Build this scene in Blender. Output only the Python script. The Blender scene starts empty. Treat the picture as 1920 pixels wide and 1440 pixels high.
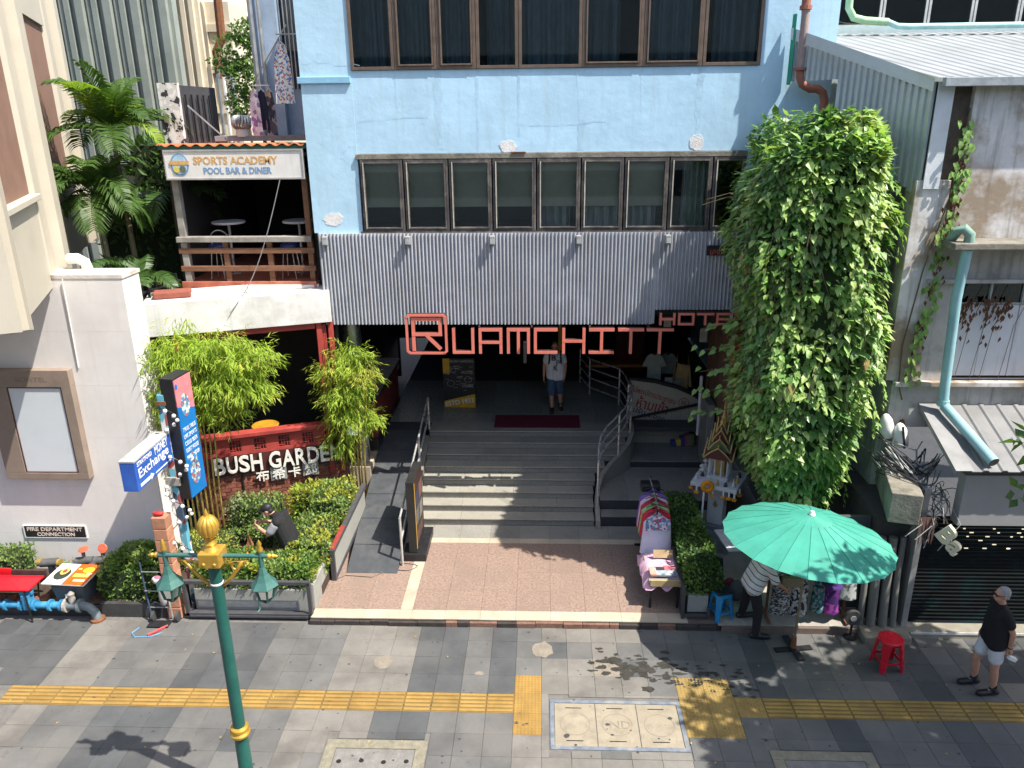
import bpy, bmesh, math, random
from mathutils import Vector as V, Matrix as MX, noise
rd = math.radians
sc = bpy.context.scene
col = sc.collection
rnd = random.Random(7)

# ------------------------------------------------------------------ camera
cam = bpy.data.cameras.new('camera')
cam.sensor_width = 36; cam.lens = 27.375; cam.clip_start = .1; cam.clip_end = 500
camo = bpy.data.objects.new('camera', cam); col.objects.link(camo)
p, y, r = rd(19.2), rd(2.35), rd(-.65)
fw = V((-math.sin(y)*math.cos(p), math.cos(y)*math.cos(p), -math.sin(p)))
rt = V((math.cos(y), math.sin(y), 0)); up = rt.cross(fw)
rt, up = rt*math.cos(r)+up*math.sin(r), up*math.cos(r)-rt*math.sin(r)
camo.matrix_world = MX(((rt.x, up.x, -fw.x, 0), (rt.y, up.y, -fw.y, 0), (rt.z, up.z, -fw.z, 8.1), (0, 0, 0, 1)))
sc.camera = camo

# ------------------------------------------------------------------ sky, sun, exposure
SUN = V((.575, -.245, 1)).normalized()
wd = bpy.data.worlds.new('World'); sc.world = wd; wd.use_nodes = True
nt = wd.node_tree; sky = nt.nodes.new('ShaderNodeTexSky'); sky.sky_type = 'NISHITA'; sky.sun_disc = False
sky.sun_elevation = math.asin(SUN.z); sky.sun_rotation = math.atan2(SUN.x, SUN.y)
sky.air_density = 1.0; sky.dust_density = 2.0; sky.ozone_density = 1.0
bg = nt.nodes['Background']; nt.links.new(sky.outputs[0], bg.inputs[0]); bg.inputs[1].default_value = .15
sl = bpy.data.lights.new('sun', 'SUN'); sl.energy = 5.0; sl.angle = rd(.53); sl.color = (1, .95, .87)
so = bpy.data.objects.new('sun', sl); col.objects.link(so); so.rotation_euler = SUN.to_track_quat('Z', 'Y').to_euler()
so.location = (20, -8, 40)
vs = sc.view_settings; vs.view_transform = 'Standard'; vs.look = 'None'; vs.gamma = 1; vs.exposure = .88
vs.use_curve_mapping = False
sc.cycles.max_bounces = 6; sc.cycles.diffuse_bounces = 3; sc.cycles.glossy_bounces = 3
sc.cycles.transmission_bounces = 4; sc.cycles.transparent_max_bounces = 8

# ------------------------------------------------------------------ materials
MATS = {}
def hexc(h):
    h = h.lstrip('#'); c = [int(h[i:i+2], 16)/255 for i in (0, 2, 4)]
    return tuple(x/12.92 if x <= .04045 else ((x+.055)/1.055)**2.4 for x in c)
def mat(name, c, rough=.7, var=.18, scale=6, bump=.08, bscale=None, metal=0, c2=None, c2scale=1.2, c2amt=.5, c2thr=.5,
        spec=.4, obr=0, stretch=None, transl=0, coat=0, streak=None, wet=None, alpha=1):
    """colour with two scales of grain, optional second colour in patches, per-object tint, vertical streaks"""
    if name in MATS: return MATS[name]
    m = bpy.data.materials.new(name); m.use_nodes = True; MATS[name] = m
    t = m.node_tree; N = t.nodes; L = t.links.new
    b = N['Principled BSDF']; b.inputs['Roughness'].default_value = rough; b.inputs['Metallic'].default_value = metal
    b.inputs['Specular IOR Level'].default_value = spec
    if coat: b.inputs['Coat Weight'].default_value = coat
    geo = N.new('ShaderNodeNewGeometry'); mp = N.new('ShaderNodeMapping'); L(geo.outputs['Position'], mp.inputs[0])
    if stretch: mp.inputs['Scale'].default_value = stretch
    def nz(s, det=5, vec=mp):
        n = N.new('ShaderNodeTexNoise'); n.inputs['Scale'].default_value = s; n.inputs['Detail'].default_value = det
        n.inputs['Roughness'].default_value = .62; L(vec.outputs[0], n.inputs['Vector']); return n.outputs[0]
    def mr(src, a, bb, lo, hi):
        n = N.new('ShaderNodeMapRange'); L(src, n.inputs[0])
        for i, v in enumerate((a, bb, lo, hi)): n.inputs[i+1].default_value = v
        return n.outputs[0]
    def mix(f, a, bb, mode='MIX'):
        n = N.new('ShaderNodeMix'); n.data_type = 'RGBA'; n.blend_type = mode
        for s, v in ((0, f), (6, a), (7, bb)):
            if hasattr(v, 'links'): L(v, n.inputs[s])
            elif s == 0: n.inputs[0].default_value = v
            else: n.inputs[s].default_value = (*v, 1)
        return n.outputs[2]
    n1 = nz(scale); n2 = nz(scale*7, 3)
    lo = tuple(max(0, x*(1-var*1.3)) for x in c); hi = tuple(min(1, x*(1+var)) for x in c)
    cc = mix(mr(n1, .3, .7, 0, 1), lo, hi)
    cc = mix(mr(n2, .3, .7, .0, var*1.2), cc, tuple(x*.55 for x in c))
    if c2:
        n3 = nz(c2scale, 8); cc = mix(mr(n3, c2thr, c2thr+.14, 0, c2amt), cc, c2)
    if streak:
        m2 = N.new('ShaderNodeMapping'); L(geo.outputs['Position'], m2.inputs[0]); m2.inputs['Scale'].default_value = (5, 5, .35)
        n4 = nz(1.6, 6, m2); cc = mix(mr(n4, .52, .75, 0, streak[1]), cc, streak[0])
    if obr:
        oi = N.new('ShaderNodeObjectInfo'); hs = N.new('ShaderNodeHueSaturation'); L(cc, hs.inputs['Color'])
        L(mr(oi.outputs['Random'], 0, 1, 1-obr, 1+obr), hs.inputs['Value']); cc = hs.outputs[0]
    L(cc, b.inputs['Base Color'])
    if rough > .15: L(mr(n1, .3, .7, max(.05, rough-.1), min(1, rough+.1)), b.inputs['Roughness'])
    if bump:
        bp = N.new('ShaderNodeBump'); bp.inputs['Strength'].default_value = min(1, bump*4); bp.inputs['Distance'].default_value = .01
        L(nz(bscale or scale*4, 6), bp.inputs['Height']); L(bp.outputs[0], b.inputs['Normal'])
    if transl:
        tr = N.new('ShaderNodeBsdfTranslucent'); L(mix(1., cc, (1.0, 1.25, .45), 'MULTIPLY'), tr.inputs[0])
        ms = N.new('ShaderNodeMixShader'); ms.inputs[0].default_value = transl
        L(b.outputs[0], ms.inputs[1]); L(tr.outputs[0], ms.inputs[2]); L(ms.outputs[0], N['Material Output'].inputs[0])
    return m
def glass(name, tint=(.5, .55, .55), refl=.08, rough=.02):
    if name in MATS: return MATS[name]
    m = bpy.data.materials.new(name); m.use_nodes = True; MATS[name] = m; t = m.node_tree; N = t.nodes; L = t.links.new
    tr = N.new('ShaderNodeBsdfTransparent'); tr.inputs[0].default_value = (*tint, 1)
    gl = N.new('ShaderNodeBsdfGlossy'); gl.inputs['Roughness'].default_value = rough; gl.inputs[0].default_value = (.8, .85, .85, 1)
    fr = N.new('ShaderNodeFresnel'); fr.inputs[0].default_value = 1.5
    ad = N.new('ShaderNodeMath'); ad.inputs[1].default_value = refl; L(fr.outputs[0], ad.inputs[0])
    ms = N.new('ShaderNodeMixShader'); L(ad.outputs[0], ms.inputs[0]); L(tr.outputs[0], ms.inputs[1]); L(gl.outputs[0], ms.inputs[2])
    L(ms.outputs[0], N['Material Output'].inputs[0]); return m
def prnt(name, cols, scale=14, kind='voronoi', rough=.8, stretch=(1, 1, 1), soft=False):
    """patchwork print: blobs of several colours (cloth prints, posters)"""
    if name in MATS: return MATS[name]
    m = bpy.data.materials.new(name); m.use_nodes = True; MATS[name] = m; t = m.node_tree; N = t.nodes; L = t.links.new
    b = N['Principled BSDF']; b.inputs['Roughness'].default_value = rough; b.inputs['Specular IOR Level'].default_value = .2
    g = N.new('ShaderNodeNewGeometry'); mp = N.new('ShaderNodeMapping'); mp.inputs['Scale'].default_value = stretch; L(g.outputs['Position'], mp.inputs[0])
    if kind == 'voronoi':
        n = N.new('ShaderNodeTexVoronoi'); n.inputs['Scale'].default_value = scale; L(mp.outputs[0], n.inputs['Vector'])
        s = N.new('ShaderNodeSeparateColor'); L(n.outputs['Color'], s.inputs[0]); f = s.outputs[0]
    else:
        n = N.new('ShaderNodeTexNoise'); n.inputs['Scale'].default_value = scale; n.inputs['Detail'].default_value = 4; L(mp.outputs[0], n.inputs['Vector']); f = n.outputs[0]
    cr = N.new('ShaderNodeValToRGB'); cr.color_ramp.interpolation = 'LINEAR' if soft else 'CONSTANT'; L(f, cr.inputs[0]); e = cr.color_ramp.elements
    k = len(cols)
    while len(e) < k: e.new(.5)
    a0, a1 = (0, 1) if kind == 'voronoi' else (.32, .68)
    for i, c in enumerate(cols): e[i].position = a0+(a1-a0)*i/k; e[i].color = (*c, 1)
    L(cr.outputs[0], b.inputs['Base Color']); return m
def emit(name, c, s):
    m = bpy.data.materials.new(name); m.use_nodes = True; b = m.node_tree.nodes['Principled BSDF']
    b.inputs['Emission Color'].default_value = (*c, 1); b.inputs['Emission Strength'].default_value = s; MATS[name] = m; return m

# ------------------------------------------------------------------ mesh helpers
class MB:
    def __init__(s, T=None): s.v = []; s.f = []; s.mi = []; s.T = T; s.cur = 0
    def add(s, vs, fs):
        o = len(s.v); T = s.T
        s.v += [tuple(T @ V(a)) if T else tuple(a) for a in vs]
        s.f += [tuple(i+o for i in f) for f in fs]; s.mi += [s.cur]*len(fs); return s
    def box(s, x0, x1, y0, y1, z0, z1):
        return s.add([(x0,y0,z0),(x1,y0,z0),(x1,y1,z0),(x0,y1,z0),(x0,y0,z1),(x1,y0,z1),(x1,y1,z1),(x0,y1,z1)],
                     [(3,2,1,0),(4,5,6,7),(0,1,5,4),(1,2,6,5),(2,3,7,6),(3,0,4,7)])
    def obox(s, c, d, rz=0):
        o = s.T; s.T = (o or MX()) @ MX.Translation(c) @ MX.Rotation(rz, 4, 'Z')
        s.box(-d[0]/2, d[0]/2, -d[1]/2, d[1]/2, -d[2]/2, d[2]/2); s.T = o; return s
    def bar(s, a, b, w, h=None, upv=(0, 0, 1)):
        a, b = V(a), V(b); h = h or w; d = (b-a).normalized(); u = V(upv)
        if abs(d.dot(u)) > .98: u = V((0, 1, 0))
        r_ = d.cross(u).normalized()*(w/2); u_ = r_.cross(d).normalized()*(h/2)
        q = [a-r_-u_, a+r_-u_, a+r_+u_, a-r_+u_, b-r_-u_, b+r_-u_, b+r_+u_, b-r_+u_]
        return s.add(q, [(0,1,2,3),(7,6,5,4),(4,5,1,0),(5,6,2,1),(6,7,3,2),(7,4,0,3)])
    def tube(s, pts, rr, n=8, cap=True):
        pts = [V(a) for a in pts]; k = len(pts); rr = list(rr) if hasattr(rr, '__len__') else [rr]*k
        d0 = (pts[1]-pts[0]).normalized(); u = V((0, 0, 1)) if abs(d0.z) < .9 else V((1, 0, 0)); vs = []
        for i in range(k):
            d = (pts[min(i+1, k-1)]-pts[max(i-1, 0)]).normalized()
            a = (u-d*u.dot(d)); a = a.normalized() if a.length > 1e-6 else d.orthogonal().normalized()
            u = a; b = d.cross(a)
            for j in range(n):
                t = 2*math.pi*j/n; vs.append(pts[i]+(a*math.cos(t)+b*math.sin(t))*rr[i])
        fs = [(i*n+j, i*n+(j+1) % n, (i+1)*n+(j+1) % n, (i+1)*n+j) for i in range(k-1) for j in range(n)]
        if cap: fs += [tuple(range(n))[::-1], tuple((k-1)*n+j for j in range(n))]
        return s.add(vs, fs)
    def lathe(s, prof, n=12, c=(0, 0, 0)):
        vs = []; k = len(prof)
        for r_, z in prof:
            for j in range(n):
                t = 2*math.pi*j/n; vs.append((c[0]+r_*math.cos(t), c[1]+r_*math.sin(t), c[2]+z))
        fs = [(i*n+j, i*n+(j+1) % n, (i+1)*n+(j+1) % n, (i+1)*n+j) for i in range(k-1) for j in range(n)]
        fs += [tuple(range(n))[::-1], tuple((k-1)*n+j for j in range(n))]
        return s.add(vs, fs)
    def prism(s, poly, z0, z1):
        n = len(poly)
        return s.add([(a, b, z0) for a, b in poly]+[(a, b, z1) for a, b in poly],
                     [tuple(range(n))[::-1], tuple(range(n, 2*n))]+[(i, (i+1) % n, n+(i+1) % n, n+i) for i in range(n)])
    def xz(s, poly, y0, y1):           # polygon in X-Z, extruded along Y
        n = len(poly)
        return s.add([(a, y0, b) for a, b in poly]+[(a, y1, b) for a, b in poly],
                     [tuple(range(n)), tuple(range(n, 2*n))[::-1]]+[((i+1) % n, i, n+i, n+(i+1) % n) for i in range(n)])
    def yz(s, poly, x0, x1):
        n = len(poly)
        return s.add([(x0, a, b) for a, b in poly]+[(x1, a, b) for a, b in poly],
                     [tuple(range(n))[::-1], tuple(range(n, 2*n))]+[(i, (i+1) % n, n+(i+1) % n, n+i) for i in range(n)])
    def ell(s, c, rr, n=12, m=8):
        if not hasattr(rr, '__len__'): rr = (rr, rr, rr)
        vs = [(c[0], c[1], c[2]-rr[2])]
        for i in range(1, m):
            t = math.pi*i/m
            for j in range(n):
                a = 2*math.pi*j/n; vs.append((c[0]+rr[0]*math.sin(t)*math.cos(a), c[1]+rr[1]*math.sin(t)*math.sin(a), c[2]-rr[2]*math.cos(t)))
        vs.append((c[0], c[1], c[2]+rr[2])); l = len(vs)-1; fs = []
        for j in range(n):
            fs.append((0, 1+(j+1) % n, 1+j)); fs.append((l, l-n+j, l-n+(j+1) % n))
            for i in range(m-2): fs.append((1+i*n+j, 1+i*n+(j+1) % n, 1+(i+1)*n+(j+1) % n, 1+(i+1)*n+j))
        return s.add(vs, fs)
    def quad(s, *q): return s.add(q, [tuple(range(len(q)))])
    def mesh(s, name, mats, smooth=False):
        me = bpy.data.meshes.new(name); me.from_pydata(s.v, [], s.f); me.update()
        for m in (mats if isinstance(mats, (list, tuple)) else [mats]): me.materials.append(m)
        if any(s.mi): me.polygons.foreach_set('material_index', s.mi)
        if smooth is True: me.polygons.foreach_set('use_smooth', [True]*len(me.polygons))
        elif smooth: me.polygons.foreach_set('use_smooth', [True]*len(me.polygons)); me.set_sharp_from_angle(angle=rd(smooth))
        return me
    def build(s, name, mats, parent=None, smooth=False, bevel=0, **kw):
        return place(name, s.mesh(name, mats, smooth), parent, bevel=bevel, **kw)
def world(o):
    m = o.matrix_basis.copy()
    return world(o.parent) @ o.matrix_parent_inverse @ m if o.parent else m
def place(name, me, parent=None, loc=None, rz=0, bevel=0, label=None, cat=None, group=None, kind=None, rot=None, scale=None, local=False):
    o = bpy.data.objects.new(name, me); col.objects.link(o)
    if loc: o.location = loc
    if rz: o.rotation_euler = (0, 0, rz)
    if rot: o.rotation_euler = rot
    if scale: o.scale = scale
    if parent:
        o.parent = parent
        if not local: o.matrix_parent_inverse = world(parent).inverted()
    if bevel:
        b = o.modifiers.new('Bevel', 'BEVEL'); b.width = bevel; b.segments = 2; b.limit_method = 'ANGLE'; b.angle_limit = rd(40)
    tag(o, label, cat, group, kind); return o
def tag(o, label=None, cat=None, group=None, kind=None):
    if label: o['label'] = label
    if cat: o['category'] = cat
    if group: o['group'] = group
    if kind: o['kind'] = kind
    return o
def thing(name, label, cat, loc=(0, 0, 0), rz=0, group=None):
    o = bpy.data.objects.new(name, None); col.objects.link(o); o.location = loc; o.rotation_euler = (0, 0, rz); o.empty_display_size = .2
    return tag(o, label, cat, group)
def dup(o, parent=None, loc=None, rz=None, label=None):
    c = o.copy(); col.objects.link(c)
    if parent: c.parent = parent; c.matrix_parent_inverse = o.matrix_parent_inverse.copy()
    if loc: c.location = loc
    if rz is not None: c.rotation_euler = (0, 0, rz)
    if label: c['label'] = label
    for ch in list(o.children): dup(ch, c)
    return c
def tmesh(s, w=None, h=None, depth=.01, bold=0.0, shear=0):
    """text as a mesh in X-Z, x from 0..w, z from 0..h, facing -Y, front at y=0"""
    cu = bpy.data.curves.new('lettering', 'FONT'); cu.body = s; cu.extrude = .02; cu.offset = bold; cu.shear = shear; cu.resolution_u = 3
    o = bpy.data.objects.new('lettering', cu); me = bpy.data.meshes.new_from_object(o)
    bpy.data.objects.remove(o); bpy.data.curves.remove(cu)
    xs = [v.co.x for v in me.vertices]; ys = [v.co.y for v in me.vertices]
    x0, x1, y0, y1 = min(xs), max(xs), min(ys), max(ys)
    if w is None: w = h*(x1-x0)/(y1-y0)
    if h is None: h = w*(y1-y0)/(x1-x0)
    for v in me.vertices:
        a = v.co; v.co = ((a.x-x0)/(x1-x0)*w, depth*(.5-a.z/.04)-.8*depth, (a.y-y0)/(y1-y0)*h)
    return me
def text(s, at, w=None, h=None, m=None, parent=None, name='lettering', depth=.008, bold=0.0, rz=0, T=None, shear=0):
    """at = lower-left corner in world; text runs along +X turned by rz about Z (or matrix T)"""
    me = tmesh(s, w, h, depth, bold, shear); me.materials.append(m)
    me.transform(T if T else MX.Translation(at) @ MX.Rotation(rz, 4, 'Z'))
    return place(name, me, parent)
def uT(o, ux, uz):
    """matrix: local x -> ux, z -> uz, origin o, -y faces viewer"""
    ux = V(ux).normalized(); uz = V(uz).normalized(); uy = uz.cross(ux)
    return MX(((ux.x, uy.x, uz.x, o[0]), (ux.y, uy.y, uz.y, o[1]), (ux.z, uy.z, uz.z, o[2]), (0, 0, 0, 1)))

# ------------------------------------------------------------------ leaves
def leaf_geo(mb, c, d, n, L, W, fold=.25, droop=.15, heart=False):
    """one pointed leaf: base c, direction d, surface normal n; 4-6 faces"""
    d = d.normalized(); s = d.cross(n); s = s.normalized() if s.length > 1e-5 else d.orthogonal().normalized(); n = s.cross(d)
    w = W/2; dn = n*(-L*droop); f = n*(w*fold)
    if heart:
        q = [c, c+d*L*.12+s*w*.85+f-d*L*.1, c+d*L*.45+s*w+f+dn*.3, c+d*L+dn, c+d*L*.45-s*w+f+dn*.3, c+d*L*.12-s*w*.85+f-d*L*.1, c+d*L*.45+dn*.2]
        mb.add(q, [(0, 1, 2, 6), (6, 2, 3), (0, 6, 4, 5), (6, 3, 4)])
    else:
        q = [c, c+d*L*.4+s*w+f+dn*.2, c+d*L+dn, c+d*L*.4-s*w+f+dn*.2, c+d*L*.45+dn*.2]
        mb.add(q, [(0, 1, 4), (1, 2, 4), (2, 3, 4), (3, 0, 4)])
def rv(r_=rnd):
    while 1:
        v = V((r_.uniform(-1, 1), r_.uniform(-1, 1), r_.uniform(-1, 1)))
        if .05 < v.length < 1: return v.normalized()
LEAF = mat('leaf_green', (.16, .27, .055), .5, .4, 3, 0, transl=.35, spec=.35)
LEAFD = mat('leaf_dark', (.075, .15, .035), .5, .35, 3, 0, transl=.25, spec=.35)
LEAFY = mat('leaf_yellow', (.42, .44, .07), .55, .35, 3, 0, transl=.4, spec=.3)
LEAFB = mat('leaf_bamboo', (.36, .48, .06), .55, .35, 3, 0, transl=.45, spec=.3)
LEAFM = mat('leaf_mid', (.23, .32, .085), .5, .35, 3, 0, transl=.35, spec=.4)
TWIG = mat('twig', (.12, .09, .05), .85)
# ================================================================== SETTING
ASPH = mat('asphalt', (.05, .05, .052), .9, .2, 4, .2)
GROUT = mat('grout', (.14, .132, .12), .95, .2, 9, .1)
T_L = mat('tile_light', (.172, .16, .14), .75, .14, 2.2, .1, 60, obr=.08, c2=(.1, .092, .083), c2scale=.9, c2amt=.75)
T_M = mat('tile_mid', (.112, .11, .105), .7, .14, 2.2, .1, 60, obr=.1, c2=(.145, .137, .122), c2scale=.8, c2amt=.7)
T_D = mat('tile_dark', (.072, .075, .076), .65, .14, 2.2, .1, 60, obr=.12, c2=(.1, .098, .094), c2scale=.8, c2amt=.7)
T_P = mat('tile_patch', (.22, .19, .15), .9, .2, 8, .2, 40)
YEL = mat('tactile_yellow', (.3, .18, .045), .75, .22, 3, .08, 50, obr=.12, c2=(.26, .17, .05), c2scale=2.5, c2amt=.6)
YEL2 = mat('tactile_yellow_shade', (.31, .21, .06), .8, .22, 3, .08, 50, obr=.1, c2=(.2, .15, .07), c2scale=2.5, c2amt=.6)  # muted yellow for the right-hand slabs, their shade put into the colour
CREAM = mat('cream_stone', (.43, .36, .27), .6, .12, 4, .05, obr=.06, c2=(.4, .32, .22), c2scale=3, c2amt=.35)
BROWN = mat('brown_granite', (.272, .192, .15), .6, .34, 26, .03, obr=.03, c2=(.2, .145, .115), c2scale=1.1, c2amt=.5)
GRAN = mat('grey_granite', (.25, .24, .21), .5, .22, 35, .03, obr=.08, c2=(.14, .135, .125), c2scale=2, c2amt=.35)
GRAND = mat('dark_granite', (.05, .052, .055), .4, .25, 30, .03, obr=.1)
CONC = mat('concrete', (.3, .29, .26), .9, .2, 4, .15, c2=(.15, .14, .12), c2scale=2.2, c2amt=.6)
CONCD = mat('concrete_dirty', (.23, .21, .17), .95, .25, 5, .25, c2=(.08, .08, .06), c2scale=2.6, c2amt=.7)
BLK = mat('black_metal', (.018, .018, .02), .45, .2, 8, .02)
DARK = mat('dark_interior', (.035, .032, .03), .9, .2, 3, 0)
STEEL = mat('stainless_steel', (.6, .59, .57), .3, .1, 8, 0, metal=.55)
GALV = mat('galvanised', (.42, .44, .45), .45, .15, 5, .03, metal=.7)
RUST = mat('rust', (.2, .08, .035), .9, .3, 12, .2)
WHITE = mat('white_paint', (.74, .73, .7), .6, .08, 4, .04)
IVORY = mat('ivory_plastic', (.7, .64, .45), .5, .05)
RED = mat('red_paint', (.36, .05, .04), .6, .2, 5, .05, c2=(.22, .04, .035), c2scale=2, c2amt=.4)
BRICKM = mat('red_brick', (.25, .085, .055), .85, .25, 14, .2, 60, obr=.25)

g = MB().box(-120, 120, -120, 120, -.6, -.17).build('ground', ASPH, kind='structure')
pav = MB().box(-40, 40, 3.2, 11.1, -.3, -.012).build('pavement', GROUT, kind='structure')
MB().box(-40, 40, 2.95, 3.19, -.3, .0).build('kerb', CONC, pav, bevel=.02)

def tile_mesh(name, sx, sy, th=.03, ch=.003, gap=.003):
    a, b = sx/2-gap/2, sy/2-gap/2; m = MB()
    vs = [(-a, -b, -th), (a, -b, -th), (a, b, -th), (-a, b, -th), (-a, -b, -ch), (a, -b, -ch), (a, b, -ch), (-a, b, -ch),
          (-a+ch, -b+ch, 0), (a-ch, -b+ch, 0), (a-ch, b-ch, 0), (-a+ch, b-ch, 0)]
    fs = [(8, 9, 10, 11)]
    for i in range(4):
        j = (i+1) % 4; fs += [(i, j, 4+j, 4+i), (4+i, 4+j, 8+j, 8+i)]
    return m.add(vs, fs)
tms = {k: tile_mesh('paving_slab', .4, .4).mesh('paving_slab', m) for k, m in (('L', T_L), ('M', T_M), ('D', T_D), ('P', T_P))}
YELG = mat('tactile_groove', (.2, .125, .035), .85, .25, 3, .08, 50, c2=(.16, .11, .05), c2scale=2.5, c2amt=.6)
mb = tile_mesh('tactile_slab', .4, .4); mb.cur = 1
for i in range(5): mb.box(-.185, .185, -.175+i*.077, -.13+i*.077, 0, .007)
tac_l = {0: mb.mesh('tactile_slab', [YELG, YEL]), 1: mb.mesh('tactile_slab', [YELG, YEL2])}
mb = tile_mesh('tactile_slab', .4, .4); mb.cur = 1
for i in range(8):
    for j in range(8): mb.lathe([(.016, 0), (.011, .006)], 6, (-.175+i*.05, -.175+j*.05, 0))
tac_b = {0: mb.mesh('tactile_slab', [mat('blister_base', (.27, .16, .04), .8, .2, 3, .05), YEL]), 1: mb.mesh('tactile_slab', [mat('blister_base_shade', (.28, .19, .06), .8, .2, 3, .05), YEL2])}  # second blister slab muted for the shade on the right
def cls(x, yy):
    # colour bands read along two rows of the footway, given as (x limit, class)
    up_ = [(-7.75, 'D'), (-6.65, 'L'), (-5.75, 'M'), (-4.6, 'D'), (-3.15, 'M'), (-2.0, 'L'), (-1.15, 'D'), (-.75, 'M'), (-.35, 'D'), (0.05, 'M'), (1.7, 'L'), (3.1, 'M'), (3.7, 'D'), (4.2, 'M'), (5.3, 'M'), (6.1, 'D'), (6.9, 'M'), (9, 'D')]
    dn_ = [(-7.55, 'D'), (-7.15, 'L'), (-6.35, 'M'), (-5.2, 'D'), (-3.55, 'M'), (-2.35, 'L'), (-1.55, 'D'), (-.35, 'M'), (2.05, 'L'), (4.05, 'M'), (4.45, 'D'), (5.6, 'M'), (6.1, 'D'), (6.9, 'M'), (9, 'D')]
    for lim, c in (up_ if yy > 9.2 else dn_):
        if x < lim: return c
    return 'M'
cut = [(-2.95, -1.53, 7.0, 8.42), (.1, 2.02, 8.28, 9.3), (3.03, 4.42, 7.0, 8.37)]     # covers set in the paving
skip_t = set()
tr_ = random.Random(3)
rest = MB()
for j in range(-4, 5):
    for i in range(-24, 24):
        x, yy = (i+.5)*.4, 8.95+(j+.5)*.4
        if any(a-.02 < x-.19 and x+.19 < b+.02 and c-.02 < yy-.19 and yy+.19 < d+.02 for a, b, c, d in cut): continue
        lim = 5.2+.42*(yy-7)
        tact = None
        if j == 0: tact = 'b' if (-.4 < x < 0 or 2 < x < 3.2) else ('l' if x < 0 or x > 2 else None)
        if -.4 < x < 0 and j in (-1, 1): tact = 'b'
        if j == 1 and 2 < x < 2.8: tact = 'b'
        if j == -1 and 2 < x < 2.8: tact = 'b'
        over = [q for q in cut if x+.2 > q[0] and x-.2 < q[1] and yy+.2 > q[2] and yy-.2 < q[3]]
        rot = (tr_.gauss(0, .0025), tr_.gauss(0, .0025), 0); loc = (x, yy, tr_.uniform(-.0015, .001))
        if x < -(6.95+.8*(yy-7.75)) or x > 6.3+.75*(yy-7.75) or j < -3:
            continue
        c = cls(x, yy); q = tr_.random()
        if j == 4 and -6.9 < x < -6.6: c = 'M'
        if -.4 < x < 1.8 and yy > 9.3 and q < .3: c = tr_.choice('LMD')
        if q > .97: c = tr_.choice('LMD')
        if (i, j) in ((2, 2),): c = 'P'
        if over:                                     # slab trimmed to the edge of a cover
            q_ = over[0]; x0, x1, y0, y1 = x-.198, x+.198, yy-.198, yy+.198
            pcs = []
            if x0 < q_[0]-.03: pcs.append((x0, q_[0]-.002, y0, y1))
            if x1 > q_[1]+.03: pcs.append((q_[1]+.002, x1, y0, y1))
            if y1 > q_[3]+.03 and not pcs: pcs.append((x0, x1, q_[3]+.002, y1))
            if y0 < q_[2]-.03 and not pcs: pcs.append((x0, x1, y0, q_[2]-.002))
            for a, b, c_, d in pcs:
                if tact: continue
                place('paving_slab', MB().box(a, b, c_, d, -.03, 0).mesh('paving_slab', {'L': T_L, 'M': T_M, 'D': T_D, 'P': T_P}[c]), pav)
            if tact and x > 2: place('tactile_slab', (tac_b if tact == 'b' else tac_l)[1], pav, loc=(x, yy, .004))
            continue
        if tact: place('tactile_slab', (tac_b if tact == 'b' else tac_l)[1 if x > 1 else 0], pav, loc=loc, rot=rot)
        else: place('paving_slab', tms[c], pav, loc=loc, rot=rot)
# cement patches and litter marks on the slabs
for cx, cy, sx, sy, sd in ((-2.47, 10.0, .16, .17, 1), (-.95, 9.77, .07, .05, 2), (.02, 10.35, .17, .2, 3)):
    r_ = random.Random(sd); poly = [(cx+sx*math.cos(a)*r_.uniform(.8, 1.15), cy+sy*math.sin(a)*r_.uniform(.8, 1.15)) for a in [k*math.pi/7 for k in range(14)]]
    MB().prism(poly, -.01, .003).build('cement_patch', T_P, pav)

r_ = random.Random(15); m = MB()
for k in range(150):
    t_ = r_.random(); cx = .85+2.3*t_+r_.gauss(0, .12); cy = 10.05-.42*t_+r_.gauss(0, .16); sx = r_.uniform(.015, .09)*(1.3-t_*.7); sy = sx*r_.uniform(.3, .8)
    m.add([(cx+sx*math.cos(a)*r_.uniform(.6, 1.3), cy+sy*math.sin(a)*r_.uniform(.6, 1.3), .0015+.0001*k/15) for a in [q*math.pi/5 for q in range(10)]], [tuple(range(10))])
m.build('water_splash', mat('wet_stone', (.05, .047, .04), .3, .2, 8, 0), kind='stuff', label='dark splashes of spilt water on the footway slabs', cat='water')
r_ = random.Random(16); m = MB()
for k in range(260):
    cx = r_.uniform(-8.5, 7.5); cy = r_.uniform(7.8, 10.9); sx = abs(r_.gauss(0, .012))+.006; sy = sx*r_.uniform(.6, 1)
    m.add([(cx+sx*math.cos(a)*r_.uniform(.7, 1.2), cy+sy*math.sin(a)*r_.uniform(.7, 1.2), .003) for a in [q*math.pi/3 for q in range(6)]], [tuple(range(6))])
m.build('gum_spots', mat('gum_dark', (.055, .052, .05), .9), pav, kind='stuff')
m = MB()
for k in range(26):
    c = V((r_.uniform(-8, 7), r_.uniform(8, 10.9), .008)); leaf_geo(m, c, V((r_.uniform(-1, 1), r_.uniform(-1, 1), .05)), V((0, 0, 1)), .05, .025, .3, .1)
m.build('fallen_leaves', mat('fallen_leaf', (.4, .28, .08), .8, .3, 20, 0), kind='stuff', label='a few dry fallen leaves scattered on the footway', cat='leaves')
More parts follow.
